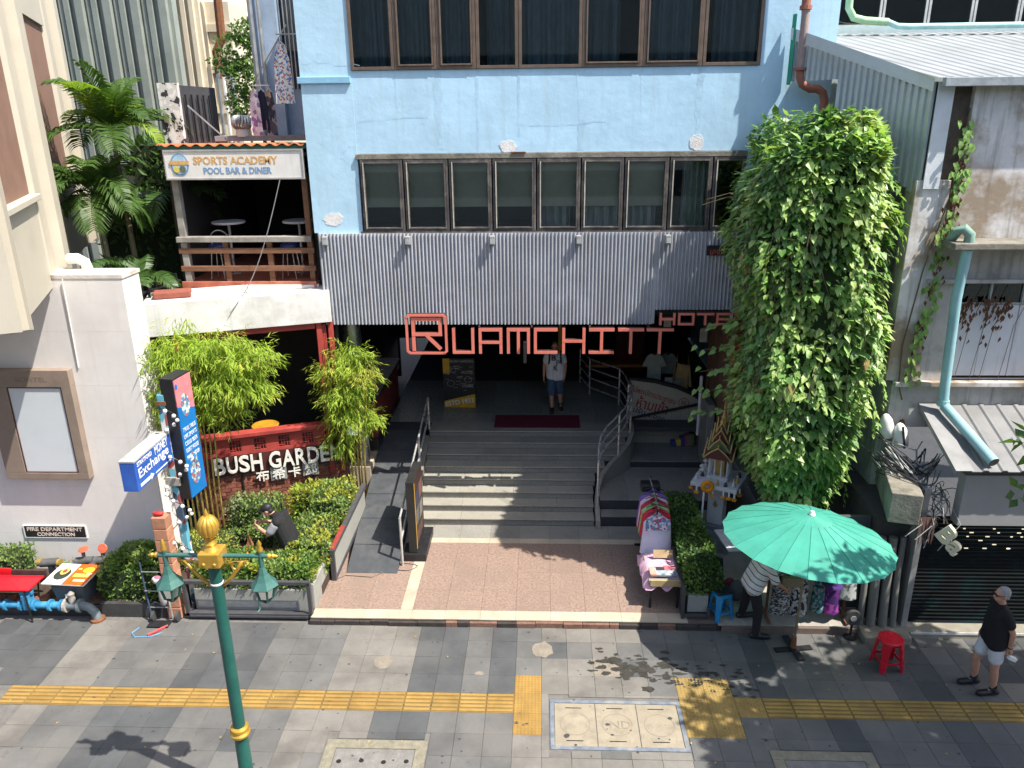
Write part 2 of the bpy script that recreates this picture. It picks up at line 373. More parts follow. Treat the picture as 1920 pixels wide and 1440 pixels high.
def cover(x0, x1, y0, y1, n, fr, m, label, rim=.1):
    t = thing('utility_cover', label, 'manhole cover', ((x0+x1)/2, (y0+y1)/2, 0))
    f = MB(); f.box(x0, x1, y0, y0+rim, -.03, .002); f.box(x0, x1, y1-rim, y1, -.03, .002); f.box(x0, x0+rim, y0+rim, y1-rim, -.03, .002); f.box(x1-rim, x1, y0+rim, y1-rim, -.03, .002)
    f.build('frame', fr, t, bevel=.004)
    w = (x1-x0-2*rim)/n
    for i in range(n):
        a = x0+rim+i*w
        c = MB().box(a+.006, a+w-.006, y0+rim+.006, y1-rim-.006, -.03, -.004).build('cover', m, t, bevel=.004)
        yield t, c, a+w/2, (y0+y1)/2
    return
BLFR = mat('blue_grey_frame', (.15, .175, .21), .7, .25, 8, .1, c2=(.3, .28, .24), c2scale=3, c2amt=.6)
COVM = mat('cover_concrete', (.28, .24, .175), .85, .18, 5, .15, c2=(.25, .21, .15), c2scale=2.5, c2amt=.6)
COVS = mat('cover_border', (.22, .2, .145), .9, .25, 10, .3, c2=(.18, .17, .13), c2scale=4, c2amt=.5)
COVG = mat('cover_grey', (.19, .18, .165), .9, .2, 8, .2, c2=(.14, .13, .12), c2scale=3, c2amt=.5)
ringm = MB()
for k in range(24):
    a, b = k*math.pi/12, (k+1)*math.pi/12; q = []
    for r_, an in ((.2, a), (.2, b), (.215, b), (.215, a)): q.append((r_*math.cos(an), r_*math.sin(an), .002))
    ringm.quad(*q)
ringm = ringm.mesh('embossed_ring', mat('cover_mark', (.235, .2, .147), .9))
for k, (t, c, cx, cy) in enumerate(cover(.12, 2.0, 8.3, 9.24, 3, BLFR, COVM, 'three pale concrete utility covers in a blue grey steel frame', .06)):
    place('embossed_ring', ringm, c, loc=(cx, cy, -.004))
    for s in (-1, 1): MB().box(cx-.13, cx+.1, cy+s*.31-.008, cy+s*.31+.008, -.01, -.0025).build('lifting_slot', BLK, c)
    if k == 1: text('ND', (0, 0, 0), h=.14, m=MATS['cover_mark'], parent=c, T=MX.Translation((cx-.1, cy-.07, -.003)) @ MX.Rotation(rd(-90), 4, 'X'), depth=.004)
for x0, x1, y0, y1, lb in ((-2.93, -1.55, 7.1, 8.4, 'grey drain cover with rough tan border left of centre'), (3.05, 4.4, 7.1, 8.35, 'shaded grey drain cover near the lower right of the footway')):
    for t, c, cx, cy in cover(x0, x1, y0, y1, 1, COVS, COVG, lb, .15):
        for k in range(4): MB().lathe([(.035, -.01), (.035, -.002)], 8, (cx-.45+k*.3, 8.02+.02*(k % 2), 0)).build('lifting_hole', BLK, c)

# ------------------------------------------------------------------ terrace, kerb, steps, ramp
ter = MB().box(-3.9, 2.95, 10.97, 14.2, -.1, .106).box(2.95, 6.0, 10.85, 14.2, -.1, .106).build('terrace', mat('terrace_grout', (.15, .11, .09), .95), kind='structure')
def slab(x0, x1, y0, y1, z, m, par, name='paving_slab', th=.02, dz=.0012, gap=.0025):
    o = tile_mesh(name, x1-x0, y1-y0, th, .002, gap)
    return place(name, o.mesh(name, m), par, loc=((x0+x1)/2, (y0+y1)/2, z+tr_.uniform(-dz, dz)))
xs = [-3.88, -3.61, -3.01, -2.41, -2.2, -1.63, -1.03, -.44, .15, .74, 1.33, 1.94, 2.42]
ys = [11.2, 11.79, 12.39, 13.0, 13.4]
for a, b in zip(xs, xs[1:]):
    strip = abs(a+2.41) < .01
    slab(a, b, 10.95, 11.2, .12, CREAM, ter)
    for c, d in zip(ys, ys[1:]): slab(a, b, c, d, .12, CREAM if strip else BROWN, ter)
    if b > -2.5: slab(a, b, 13.4, 13.58, .12, CREAM, ter); slab(a, b, 13.58, 14.1, .12, GRAN, ter)
for i in range(7):
    for j in range(7):
        slab(2.9+i*.45, 3.35+i*.45, 10.9+j*.45, 11.35+j*.45, .12, mat('pale_floor_tile', (.36, .33, .28), .6, .15, 5, .05, obr=.12, c2=(.2, .18, .15), c2scale=2, c2amt=.5), ter)
kx = -3.9; KD = [mat('kerb_dark', (.05, .04, .036), .9, .3, 10, .3), mat('kerb_red', (.2, .11, .08), .9, .3, 10, .3)]
while kx < 2.9:
    w = tr_.uniform(.16, .5); dz = tr_.uniform(0, .02)
    MB().box(kx, min(kx+w-.006, 2.93), 10.9+tr_.uniform(-.008, .01), 10.965, -.05, .095-dz).build('kerb_stone', KD[int(tr_.random() < .55)], ter, bevel=.008); kx += w

STX0 = -2.55; SR = [1.07, 1.07, 1.08, 1.13, 1.36, 1.66, 1.86, 1.96]; SY = [14.09+.306*i for i in range(8)]
st = MB()
for i in range(8):
    st.box(STX0, SR[i]-.01, SY[i]+.02, SY[i]+.326 if i < 7 else 17, .0, .12+.15*(i+1)-.03)
st = st.build('entrance_steps', GRAND, kind='structure')
GRT = mat('step_tread', (.32, .3, .25), .5, .2, 40, .02, obr=.07, c2=(.17, .165, .15), c2scale=2.2, c2amt=.3)
for i in range(8):
    z = .12+.15*(i+1); n = 4; r_ = SR[i]
    MB().box(STX0+.002, r_-.012, SY[i]+.018, SY[i]+.03, z-.148, z-.032).build('riser', GRAN, st)
    e = [STX0] + [STX0+(r_-STX0)*(k+tr_.uniform(-.18, .18))/n for k in range(1, n)] + [r_]
    y1 = SY[i]+.306 if i < 7 else SY[i]+.5
    for a, b in zip(e, e[1:]):
        MB().box(a+.0015, b-.0015, SY[i]-.006, y1+.016, z-.03, z).build('tread_slab', GRT, st, bevel=.004)
    MB().box(STX0+.01, r_-.01, SY[i]-.0055, SY[i]+.006, z-.036, z-.0305).build('shadow_gap', BLK, st)
# curved flank of the stairs
cv = [(1.09, 14.0), (1.09, 14.5), (1.14, 14.85), (1.22, 15.1), (1.42, 15.38), (1.66, 15.65), (1.86, 15.92), (1.97, 16.2), (2.0, 16.6), (1.99, 17.0)]
m = MB()
for (a, b), (c, d) in zip(cv, cv[1:]):
    zt = lambda yy: min(1.33, .30+max(0, (yy-14.09))/.306*.15)
    m.add([(a, b, .1), (c, d, .1), (c, d, zt(d)), (a, b, zt(b)), (a+.09, b-.03, .1), (c+.09, d-.03, .1), (c+.09, d-.03, zt(d)), (a+.09, b-.03, zt(b))],
          [(0, 1, 2, 3), (5, 4, 7, 6), (3, 2, 6, 7), (0, 3, 7, 4), (1, 5, 6, 2)])
m.build('stair_flank', GRAN, st)
MB().xz([(-3.6, 1.2), (4.6, 1.2), (4.6, 1.302), (-3.6, 1.302)], 16.53, 27).build('entrance_floor', GRAND, kind='structure')
ef = bpy.data.objects['entrance_floor']
FLG = mat('floor_granite', (.24, .24, .215), .3, .2, 25, .01, obr=.12)
for i in range(10):
    for j in range(5):
        a = -3.58+i*.6
        if a > 1.95: continue
        slab(a, min(a+.6, 1.98), 16.72+j*.6 if j else 16.74, 17.32+j*.6, 1.32, FLG, ef, 'floor_slab', .016)
rm = MB().yz([(12.29, .1), (12.29, .125), (16.26, 1.325), (16.75, 1.325), (16.75, .1)], -3.6, -2.66).build('ramp', mat('ramp_rubber', (.055, .06, .066), .75, .2, 8, .15, 90, c2=(.09, .09, .09), c2scale=1.5, c2amt=.6), kind='structure')
MB().yz([(12.7, .1), (12.9, .2), (16.2, 1.22), (16.2, .1)], -2.655, -2.552).build('ramp_edge', GRAN, rm)
for k in range(1, 6):
    yy = 12.29+k*.66; zz = .125+(yy-12.29)/3.97*1.2
    MB().add([(-3.59, yy, zz+.003), (-2.67, yy, zz+.003), (-2.67, yy+.012, zz+.0065), (-3.59, yy+.012, zz+.0065)], [(0, 1, 2, 3)]).build('mat_joint', BLK, rm)
# side landing right of the stairs
ld = MB().box(1.18, 3.6, 14.42, 15.95, -.05, .548).box(1.18, 3.6, 14.12, 14.44, -.05, .325).box(1.5, 3.75, 15.97, 17.2, 0, .698).build('side_landing', GRAND, kind='structure')
for i in range(4): slab(1.2+i*.6, 1.8+i*.6, 14.4, 15.18, .57, GRAN, ld); slab(1.2+i*.6, 1.8+i*.6, 15.18, 15.96, .57, GRAN, ld); slab(1.2+i*.6, 1.8+i*.6, 14.1, 14.4, .347, GRAN, ld); slab(1.35+i*.6, 1.95+i*.6, 15.96, 17.0, .72, GRAN, ld)

# ================================================================== HOTEL
BLUE = mat('blue_plaster', (.43, .64, .78), .75, .07, 1.6, .26, 2.4, c2=(.37, .55, .66), c2scale=.7, c2amt=.6, streak=((.37, .5, .56), .6))
BLUE2 = mat('blue_ledge', (.24, .46, .64), .7, .06)
FRB = mat('bronze_frame', (.16, .115, .085), .45, .15, 8, .02, metal=.3)
FRD = mat('dark_frame', (.09, .08, .075), .5, .25, 8, .05, c2=(.25, .22, .18), c2scale=5, c2amt=.5)
GLU = glass('window_glass', (.6, .66, .68), .015)
GLL = glass('lower_glass', (.88, .9, .87), .03)
CURT = mat('curtain', (.55, .6, .6), .9, .15, 5, .0)
BLIND = mat('grey_blind', (.5, .49, .39), .9, .1, 2, 0)
ho = thing('hotel_building', 'pale blue plastered hotel with brown window bands above a ribbed grey fascia', 'building', (0, 14.5, 0))
w = MB(); Y0, Y1 = 14.5, 14.8
w.box(-4.25, -3.34, Y0, Y1, 6.02, 11.2)
w.box(-3.34, 4.95, Y0+.003, Y1, 7.43, 8.82); w.box(-3.34, 3.71, Y0, Y1, 10.7, 11.2)
w.box(3.71, 4.95, Y0+.003, Y1, 8.82, 11.2); w.box(3.62, 4.95, Y0, Y1, 4.3, 7.43)
w.box(-4.25, -4.0, Y1, 27, 4.6, 11.2); w.box(4.7, 4.95, Y1, 27, 0, 11.2); w.box(-4.25, 4.95, Y1, 27, 11.0, 11.19)
w.build('wall', BLUE, ho)
MB().box(-4.3, -3.36, 14.455, 14.5, 8.62, 8.73).build('ledge', BLUE2, ho, bevel=.008)
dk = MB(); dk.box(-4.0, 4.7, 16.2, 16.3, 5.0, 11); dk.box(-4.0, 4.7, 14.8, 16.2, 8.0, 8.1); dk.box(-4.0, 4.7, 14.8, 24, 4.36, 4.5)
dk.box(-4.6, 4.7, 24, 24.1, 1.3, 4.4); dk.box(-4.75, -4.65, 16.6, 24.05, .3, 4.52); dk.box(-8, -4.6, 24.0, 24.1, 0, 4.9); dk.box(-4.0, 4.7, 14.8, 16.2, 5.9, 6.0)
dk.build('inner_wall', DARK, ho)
def window(x0, x1, z0, z1, yf, fm, fw_, par, casement=False, blind=0, curt=True, sd=0, gl=None):
    f = MB(); f.box(x0, x0+fw_, yf, yf+.09, z0, z1); f.box(x1-fw_, x1, yf, yf+.09, z0, z1); f.box(x0+fw_, x1-fw_, yf+.002, yf+.09, z0, z0+fw_); f.box(x0+fw_, x1-fw_, yf+.002, yf+.09, z1-fw_, z1)
    if casement:
        a, b, c, d = x0+fw_+.004, x1-fw_-.004, z0+fw_+.004, z1-fw_-.004; e = .028
        f.box(a, a+e, yf-.02, yf+.05, c, d); f.box(b-e, b, yf-.02, yf+.05, c, d); f.box(a+e, b-e, yf-.018, yf+.05, c, c+e); f.box(a+e, b-e, yf-.018, yf+.05, d-e, d)
    o = f.build('window', fm, par, bevel=.004)
    MB().box(x0+fw_, x1-fw_, yf+.03, yf+.036, z0+fw_, z1-fw_)  .build('pane', gl or GLU, o)
    r_ = random.Random(sd)
    if curt:
        n = 60; pts = []; ph = r_.uniform(0, 6); cw = (x1-x0-.04)*r_.choice((1, .8, .65, .9)); cx0 = x0+.02+(x1-x0-.04-cw)*r_.choice((0, 1))
        for k in range(n+1):
            t = k/n; pts.append((cx0+cw*t, yf+.3+.11*math.sin(t*24+ph)+.05*math.sin(t*53+ph*2)))
        c = MB(); vs = [(a, b, z0) for a, b in pts]+[(a, b+.01*math.sin(i), z1) for i, (a, b) in enumerate(pts)]
        c.add(vs, [(i, i+1, n+2+i, n+1+i) for i in range(n)]); c.build('curtain', CURT, o, smooth=True)
    if gl: MB().box(x0+fw_+.008, x0+fw_+.026, yf-.024, yf-.018, z0+fw_+.01, z1-fw_-.01).build('lit_edge', mat('lit_edge', (.5, .46, .38), .6, .3, 6, .05), o)  # pale bar paints the sunlit left edge of each lower frame
    if blind: MB().box(x0+.04, x1-.04, yf+.14, yf+.15, z0+(z1-z0)*blind, z1).build('blind', BLIND, o)
    return o
ux = [-3.34, -2.57, -1.83, -1.15, -.42, .67, 1.71, 2.72, 3.70]
for i, (a, b) in enumerate(zip(ux, ux[1:])): window(a+.004, b-.004, 8.825, 10.695, 14.47, FRB, .055, ho, i in (1, 2, 5, 6), 0, True, i)
lx = [-3.31, -2.52, -1.70, -.91, -.11, .69, 1.46, 2.26, 3.03, 3.62]
for i, (a, b) in enumerate(zip(lx, lx[1:])): window(a+.012, b-.012, 6.05, 7.33, 14.455, FRD, .04, ho, True, .33 if i not in (7, 8) else 0, i in (4, 5, 6, 7), 20+i, GLL)
MB().box(-3.36, 3.62, 14.45, 14.52, 7.335, 7.425).build('lintel', CONCD, ho, bevel=.006)
MB().box(-3.36, 3.62, 14.44, 14.8, 6.022, 6.045).build('sill', FRD, ho)
MB().box(-.55, -.3, 14.43, 14.5, 7.43, 7.445).build('bracket', RUST, ho)
PATCH = mat('bare_patch', (.72, .7, .68), .9, .12, 9, .2)
for cx, cz, sx, sz, sd in ((-3.87, 6.27, .19, .14, 1), (-.62, 7.53, .15, .12, 2), (2.72, 7.57, .13, .15, 3)):
    r_ = random.Random(sd); poly = [(cx+sx*math.cos(a)*r_.uniform(.8, 1.12), max(cz+sz*math.sin(a)*r_.uniform(.75, 1.1), 7.435 if sd > 1 else 0)) for a in [k*math.pi/9 for k in range(18)]]
    MB().xz(poly, 14.495, 14.52).build('paint_patch', PATCH, ho)
CRK = mat('crack_line', (.37, .56, .69), .9)
STN = mat('wall_stain', (.4, .59, .715), .8, .12, 3, .1, c2=(.42, .62, .75), c2scale=4, c2amt=.8, c2thr=.45)
for sd, (sx_0, z1_, z0_, w0) in enumerate(((-1.83, 8.8, 7.5, .11), (-1.15, 8.8, 7.46, .04), (-.42, 8.8, 7.7, .03), (.67, 8.8, 7.46, .12), (2.72, 8.8, 7.6, .1), (-2.57, 8.8, 8.2, .03), (1.71, 8.8, 8.1, .03))):
    r_ = random.Random(sd+90); n = 14; zz = [z1_+(z0_-z1_)*k/n for k in range(n+1)]; poly = [(sx_0-w0*r_.uniform(.4, 1.1)*(1-.5*k/n), z) for k, z in enumerate(zz)]+[(sx_0+w0*r_.uniform(.4, 1.1)*(1-.5*k/n), z) for k, z in list(enumerate(zz))[::-1]]
    MB().xz(poly, 14.5012, 14.51).build('rain_stain', STN, ho)
for sd, (cx, cz, dx, dz, n) in enumerate(((-4.2, 8.95, .09, -.01, 10), (-4.05, 7.65, .05, -.06, 9), (-3.6, 7.45, .05, .03, 6), (-3.3, 7.98, .17, .002, 8), (-.4, 7.9, .17, -.002, 9), (-3.95, 9.8, .02, -.09, 9), (1.0, 7.9, .03, -.07, 6))):
    r_ = random.Random(sd+70); m = MB(); q = V((cx, 14.497, cz))
    for k in range(n):
        b = q+V((dx+r_.gauss(0, .02), 0, dz+r_.gauss(0, .012 if abs(dz) < .01 else .03))); w_ = r_.uniform(.0015, .004); m.add([(q.x, 14.4975, q.z-w_), (b.x, 14.4975, b.z-w_), (b.x, 14.4975, b.z+w_), (q.x, 14.4975, q.z+w_)], [(0, 1, 2, 3)]); q = b
    m.build('crack', CRK, ho)
# ribbed fascia
RIB = mat('ribbed_metal', (.45, .465, .5), .45, .1, 3, .02, metal=.2, c2=(.3, .31, .32), c2scale=1.5, c2amt=.5, streak=((.26, .24, .22), .45))
def ribs(x0, x1, z0, z1, yb, pitch=.0685, r_=.021):
    m = MB(); n = int((x1-x0)/pitch); prof = []
    for k in range(n):
        c = x0+(k+.5)*pitch; prof += [(c-r_-.004, yb), (c-r_, yb-.012)]+[(c-r_*math.cos(t), yb-.012-r_*1.7*math.sin(t)) for t in (math.pi*.2, math.pi*.4, math.pi*.6, math.pi*.8)]+[(c+r_, yb-.012), (c+r_+.004, yb)]
    L_ = len(prof)
    m.add([(a, b, z0) for a, b in prof]+[(a, b, z1) for a, b in prof], [(i, i+1, L_+i+1, L_+i) for i in range(L_-1)])
    return m
m = ribs(-4.17, 2.12, 4.29, 6.02, 14.42); m2 = ribs(2.12, 4.6, 4.57, 6.02, 14.42)
m.add(m2.v, m2.f); m.box(-4.17, 2.12, 14.425, 14.5, 4.29, 6.018); m.box(2.121, 4.6, 14.425, 14.5, 4.57, 6.018)
m.build('ribbed_fascia', RIB, ho, smooth=50)
for k, x in enumerate((-4.02, -2.48, -.92, .66, 2.28)):
    f = MB().box(x-.05, x+.05, 14.27, 14.38, 5.82, 5.98); f = f.build('floodlight', mat('lamp_grey', (.3, .3, .3), .5), ho, bevel=.012)
    MB().box(x-.035, x+.035, 14.262, 14.272, 5.84, 5.92).build('lens', mat('lamp_lens', (.4, .42, .42), .15), f)
# hotel lettering: channel letters hung below the fascia
CORAL = mat('coral_acrylic', (.7, .19, .135), .45, .08, 3, 0)
SIDE = mat('letter_return', (.05, .02, .02), .6)
hs = thing('hotel_sign', 'coral red channel letters with black sides hanging below the ribbed fascia', 'sign', (0, 14.2, 3.75))
px2x = lambda q: -10.2+q*.01004
def stroke_letter(name, x0, x1, z0, z1, strokes, wd_=.075, yf=14.16, par=hs):
    f = MB(); s_ = MB(); W = x1-x0; H = z1-z0
    for si, (a, b, c, d) in enumerate(strokes):
        A = V((x0+a*W, 0, z0+b*H)); B = V((x0+c*W, 0, z0+d*H)); dr = (B-A); L_ = dr.length; dr.normalize(); n = V((-dr.z, 0, dr.x))*(wd_/2)
        e = dr*(wd_/2-.001) if abs(dr.x*dr.z) < .01 else V((0, 0, 0))
        q = [A-e-n, B+e-n, B+e+n, A-e+n]
        for mm, y0, y1, g_ in ((f, yf, yf+.012, 0), (s_, yf+.012, yf+.11, .006)):
            qq = [(v.x, v.z) for v in q]
            cx, cz = sum(v[0] for v in qq)/4, sum(v[1] for v in qq)/4
            mm.xz(qq, y0-.0012*si, y1-.0012*si)
    o = f.build(name, CORAL, par); s_.build('letter_side', SIDE, o); return o
S = {'U': [(0, 1, 0, 0), (0, 0, 1, 0), (1, 0, 1, 1)], 'A': [(0, 0, 0, 1), (0, 1, 1, 1), (1, 1, 1, 0), (0, .45, 1, .45)], 'M': [(0, 0, 0, 1), (0, 1, 1, 1), (1, 1, 1, 0), (.5, 1, .5, 0)],
     'C': [(1, 1, 0, 1), (0, 1, 0, 0), (0, 0, 1, 0)], 'H': [(0, 0, 0, 1), (1, 0, 1, 1), (0, .5, 1, .5)], 'I': [(0, 1, 1, 1), (0, 0, 1, 0), (.5, 0, .5, 1)], 'T': [(0, 1, 1, 1), (.5, 0, .5, 1)],
     'O': [(0, 0, 0, 1), (0, 1, 1, 1), (1, 1, 1, 0), (1, 0, 0, 0)], 'E': [(1, 1, 0, 1), (0, 1, 0, 0), (0, 0, 1, 0), (0, .5, .9, .5)], 'L': [(0, 1, 0, 0), (0, 0, 1, 0)],
     'R': [(0, 0, 0, 1), (0, 1, 1, 1), (1, 1, 1, .5), (1, .5, 0, .5), (.45, .5, 1, 0)]}
for ch, a, b in (('U', 847, 887), ('A', 897, 940), ('M', 950, 992), ('C', 1001, 1044), ('H', 1054, 1096), ('I', 1104, 1150), ('T', 1158, 1205), ('T', 1211, 1260)):
    stroke_letter('letter', px2x(a)+.02, px2x(b)-.02, 3.80, 4.24, S[ch], .055)
stroke_letter('letter', px2x(773), px2x(824), 3.86, 4.45, S['R'], .065)
x0, x1, z0, z1 = px2x(761), px2x(835), 3.79, 4.53; c = .06
stroke_letter('letter_box', x0, x1, z0, z1, [(c, 0, 1-c, 0), (c, 1, 1-c, 1), (0, c, 0, 1-c), (1, c, 1, 1-c), (0, c, c, 0), (1, c, 1-c, 0), (0, 1-c, c, 1), (1, 1-c, 1-c, 1)], .045, 14.14)
for ch, a, b in (('H', 1235, 1260), ('O', 1269, 1295), ('T', 1303, 1331), ('E', 1339, 1364), ('L', 1372, 1396)):
    stroke_letter('letter', px2x(a), px2x(b), 4.35, 4.54, S[ch], .042)
for x in (-2.6, -1.95, -1.2, -.2, .9, 2.0): MB().bar((x, 14.27, 4.26), (x, 14.42, 4.26), .03).build('hanger', SIDE, hs)
m = MB().box(-.36, -.30, 14.1, 14.2, 3.6, 4.02).build('sensor_box', BLK, hs, bevel=.01)
pq = MB().box(3.0, 4.05, 14.33, 14.36, 5.6, 5.78).build('address_plaque', BLK, label='black plaque with red house number beside the vine', cat='sign')
text('เลขที่ 199 รั', (3.06, 14.33, 5.62), w=.62, h=.13, m=mat('plaque_red', (.55, .12, .08), .6), parent=pq)
# ================================================================== RESTAURANT (angled shopfront left of the hotel)
UB = V((3.05, 1.1, 0)).normalized(); TB = uT((-4.05, 14.4, 0), UB, (0, 0, 1)); RB = math.atan2(UB.y, UB.x)
STW = mat('stained_white', (.66, .65, .62), .8, .1, 2, .08, c2=(.4, .38, .34), c2scale=1.6, c2amt=.5, streak=((.35, .33, .3), .4))
WOOD = mat('brown_timber', (.19, .09, .05), .7, .25, 5, .1, stretch=(1, 1, 6), c2=(.1, .05, .03), c2scale=3, c2amt=.5)
WOODG = mat('grey_timber', (.3, .28, .25), .85, .25, 5, .15, c2=(.17, .14, .11), c2scale=3, c2amt=.5)
REDO = mat('faded_red', (.42, .12, .07), .75, .2, 4, .08, c2=(.5, .22, .15), c2scale=2, c2amt=.4)
def BB(): return MB(TB)
re_ = thing('restaurant_building', 'red timber restaurant front with white canopy fascia over a dark open window', 'building', (-5.5, 13.9, 0), RB)
BB().box(-3.25, 0, -.1, 0, 4.36, 4.97).build('canopy_fascia', STW, re_, bevel=.01)
BB().box(-3.25, 0, 0, 1.0, 4.88, 4.965).build('canopy_roof', STW, re_)
BB().box(-3.1, -.15, .28, .75, 4.966, 5.03).build('roof_kerb', STW, re_, bevel=.015)
BB().box(-3.1, -2.45, .2, .5, 4.966, 5.1).build('roof_cap', mat('old_red', (.26, .08, .055), .85, .2, 5, .1), re_, bevel=.03)
for a, b in ((-.3, -.2), (-.08, .02), (-2.85, -2.62)): BB().box(a, b, -.04, .1, 1.2, 4.36).build('post', RED, re_, bevel=.008)
for k in range(3): BB().box(-.3+k*.0+.105+.028*k-.0, -.3+.125+.028*k, .0, .08, 2.32, 4.3).build('shutter_leaf', RED, re_)
BB().box(-2.62, -.32, -.02, .08, 4.24, 4.36).build('head_rail', RED, re_)
BB().box(-2.7, -.2, -.1, .12, 2.22, 2.3).build('window_sill', RED, re_, bevel=.008)
BB().box(-2.62, -.32, -.012, .06, 2.14, 2.22).box(-2.62, -.32, -.012, .06, 1.84, 1.9).build('panel_rail', RED, re_)
for k in range(10):
    a = -2.62+k*.23
    if k % 2 == 0:
        BB().box(a, a+.23, .03, .06, 1.9, 2.14).build('lattice_back', SIDE, re_)
        m = BB()
        for q in (.0, .06, .115, .17, .216): m.box(a+q, a+q+.014, .0, .03, 1.9, 2.14)
        for q, (c, d) in zip((1.93, 1.98, 2.03, 2.08), ((0, .12), (.06, .23), (0, .17), (.11, .23))): m.box(a+c, a+d, .003, .03, q, q+.014)
        m.build('lattice', RED, re_)
    else: BB().box(a, a+.23, -.008, .05, 1.9, 2.14).build('solid_panel', RED, re_, bevel=.006)
BB().box(-2.75, .1, -.03, .08, 1.42, 1.84).build('sign_board', mat('dark_red_board', (.07, .018, .016), .6, .25, 6, .05), re_)
BB().box(-2.9, .1, .03, .2, .2, 1.42).build('brick_backing', mat('mortar', (.2, .16, .13), .95), re_)
bm = MB(MX.Rotation(RB, 4, 'Z')).box(-.1, .1, -.028, .03, -.032, .032).mesh('brick', BRICKM)
for r_ in range(14):
    for k in range(14):
        a = -2.85+k*.212+(r_ % 2)*.106
        if a > .0: continue
        place('brick', bm, re_, loc=TB @ V((a+.1, .03+tr_.uniform(-.004, .004), .36+r_*.075)))
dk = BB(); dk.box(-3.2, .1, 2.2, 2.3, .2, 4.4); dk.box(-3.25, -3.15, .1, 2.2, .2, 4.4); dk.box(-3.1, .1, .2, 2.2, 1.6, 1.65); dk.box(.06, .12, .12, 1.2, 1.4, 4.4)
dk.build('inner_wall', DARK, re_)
tb = thing('round_table', 'yellow round table just inside the dark restaurant window', 'table', TB @ V((-1.5, .5, 1.65)))
c = TB @ V((-1.45, .45, 0))
MB().lathe([(.26, 2.2), (.27, 2.22), (.26, 2.23)], 24, (c.x, c.y, 0)).build('table_top', mat('yellow_laminate', (.42, .22, .02), .4), tb)
MB().lathe([(.2, 1.65), (.2, 1.68), (.03, 1.7), (.03, 2.2)], 12, (c.x, c.y, 0)).build('leg', BLK, tb)
rs = thing('restaurant_sign', 'white raised restaurant lettering with Chinese characters on a dark red board', 'sign', TB @ V((-1.2, -.1, 1.2)), RB)
LETW = mat('letter_white', (.7, .68, .62), .5, .05)
def blet(ch, x0, x1, z0, z1):
    T_ = TB @ MX.Translation((x0, -.09, z0))
    o = text(ch, None, x1-x0, z1-z0, LETW, rs, 'letter', .02, .02, T=T_)
    me = tmesh(ch, x1-x0, z1-z0, .07, .02); me.materials.append(SIDE); me.transform(TB @ MX.Translation((x0, -.02, z0))); place('letter_side', me, o)
xs = -2.47
for ch, w_ in zip('BUSH GARDEN', (.23, .23, .22, .24, .1, .25, .26, .23, .25, .2, .24)):
    if ch != ' ': blet(ch, xs, xs+w_-.025, 1.5, 1.85)
    xs += w_
for k, ch in enumerate('布希卡鄧'):
    a = -1.73+k*.31
    text(ch, None, .25, .24, LETW, rs, 'character', .02, .012, T=TB @ MX.Translation((a, -.07, 1.24)))
    if k in (1, 3): BB().box(a-.03, a+.28, -.06, -.055, 1.22, 1.5).build('character_board', mat('grey_board', (.25, .24, .23), .6), rs)
BB().box(-2.0, -1.97, -.03, .0, .9, 1.45).box(-.65, -.62, -.03, .0, .8, 1.45).build('bracket', BLK, rs)

# ------------------------------------------------------------------ sports bar on the upper deck
sb = thing('bar_building', 'dark open timber bar deck with brown railings above the white canopy', 'building', (-5.6, 15, 4.9))
MB().box(-6.95, -4.33, 14.62, 19, 4.9, 5.07).build('deck_floor', REDO, sb)
MB().box(-6.95, -4.33, 14.58, 14.62, 4.96, 5.09).build('deck_edge', REDO, sb, bevel=.006)
MB().box(-6.9, -6.78, 14.66, 14.8, 5.07, 7.1).build('post', WOODG, sb, bevel=.006)
MB().box(-4.46, -4.36, 14.66, 14.8, 5.07, 7.1).build('post', WOOD, sb, bevel=.006)
for x in (-6.05, -5.2): MB().box(x-.05, x+.05, 14.68, 14.76, 5.07, 5.83).build('baluster', WOOD, sb)
MB().box(-6.95, -4.36, 14.6, 14.8, 5.84, 5.94).build('counter_board', WOODG, sb, bevel=.008)
for z in (5.62, 5.28): MB().box(-6.95, -4.33, 14.64, 14.7, z, z+.1).build('rail', WOOD, sb, bevel=.006)
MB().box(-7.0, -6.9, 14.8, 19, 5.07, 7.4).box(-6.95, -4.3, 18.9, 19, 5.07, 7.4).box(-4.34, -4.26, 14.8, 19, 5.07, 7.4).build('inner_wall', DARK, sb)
TER = mat('terracotta', (.45, .13, .05), .8, .25, 7, .1, obr=.1)
m = MB(); n = 60; x0, x1 = -7.0, -4.3; ya, yb, za, zb = 14.5, 17.5, 7.62, 7.5
pr_ = [(x0+(x1-x0)*i/n, .025*math.sin(i*2*math.pi/5)) for i in range(n+1)]
m.add([(a, ya, za+b) for a, b in pr_]+[(a, yb, zb+b) for a, b in pr_]+[(a, ya, za+b-.02) for a, b in pr_], [(i, i+1, n+2+i, n+1+i) for i in range(n)]+[(2*n+2+i, 2*n+3+i, i+1, i) for i in range(n)])
m.build('roof', TER, sb, smooth=True)
MB().box(-7.0, -4.28, 14.53, 14.58, 7.53, 7.6).build('gutter', mat('green_gutter', (.02, .09, .06), .5), sb)
MB().box(-7.0, -4.28, 14.6, 19, 7.4, 7.46).build('ceiling', DARK, sb)
MB().box(-6.6, -4.4, 16.2, 16.9, 7.62, 7.72).build('roof_ledge', mat('grey_felt', (.3, .3, .31), .9), sb)
ss = thing('bar_sign', 'white bar signboard with faded orange and blue lettering below a tiled eave', 'sign', (-5.6, 14.5, 7.02))
MB().box(-6.88, -4.36, 14.5, 14.58, 7.03, 7.5).build('board', mat('sign_white', (.66, .65, .62), .6, .08, 3, .03, streak=((.5, .47, .4), .5)), ss)
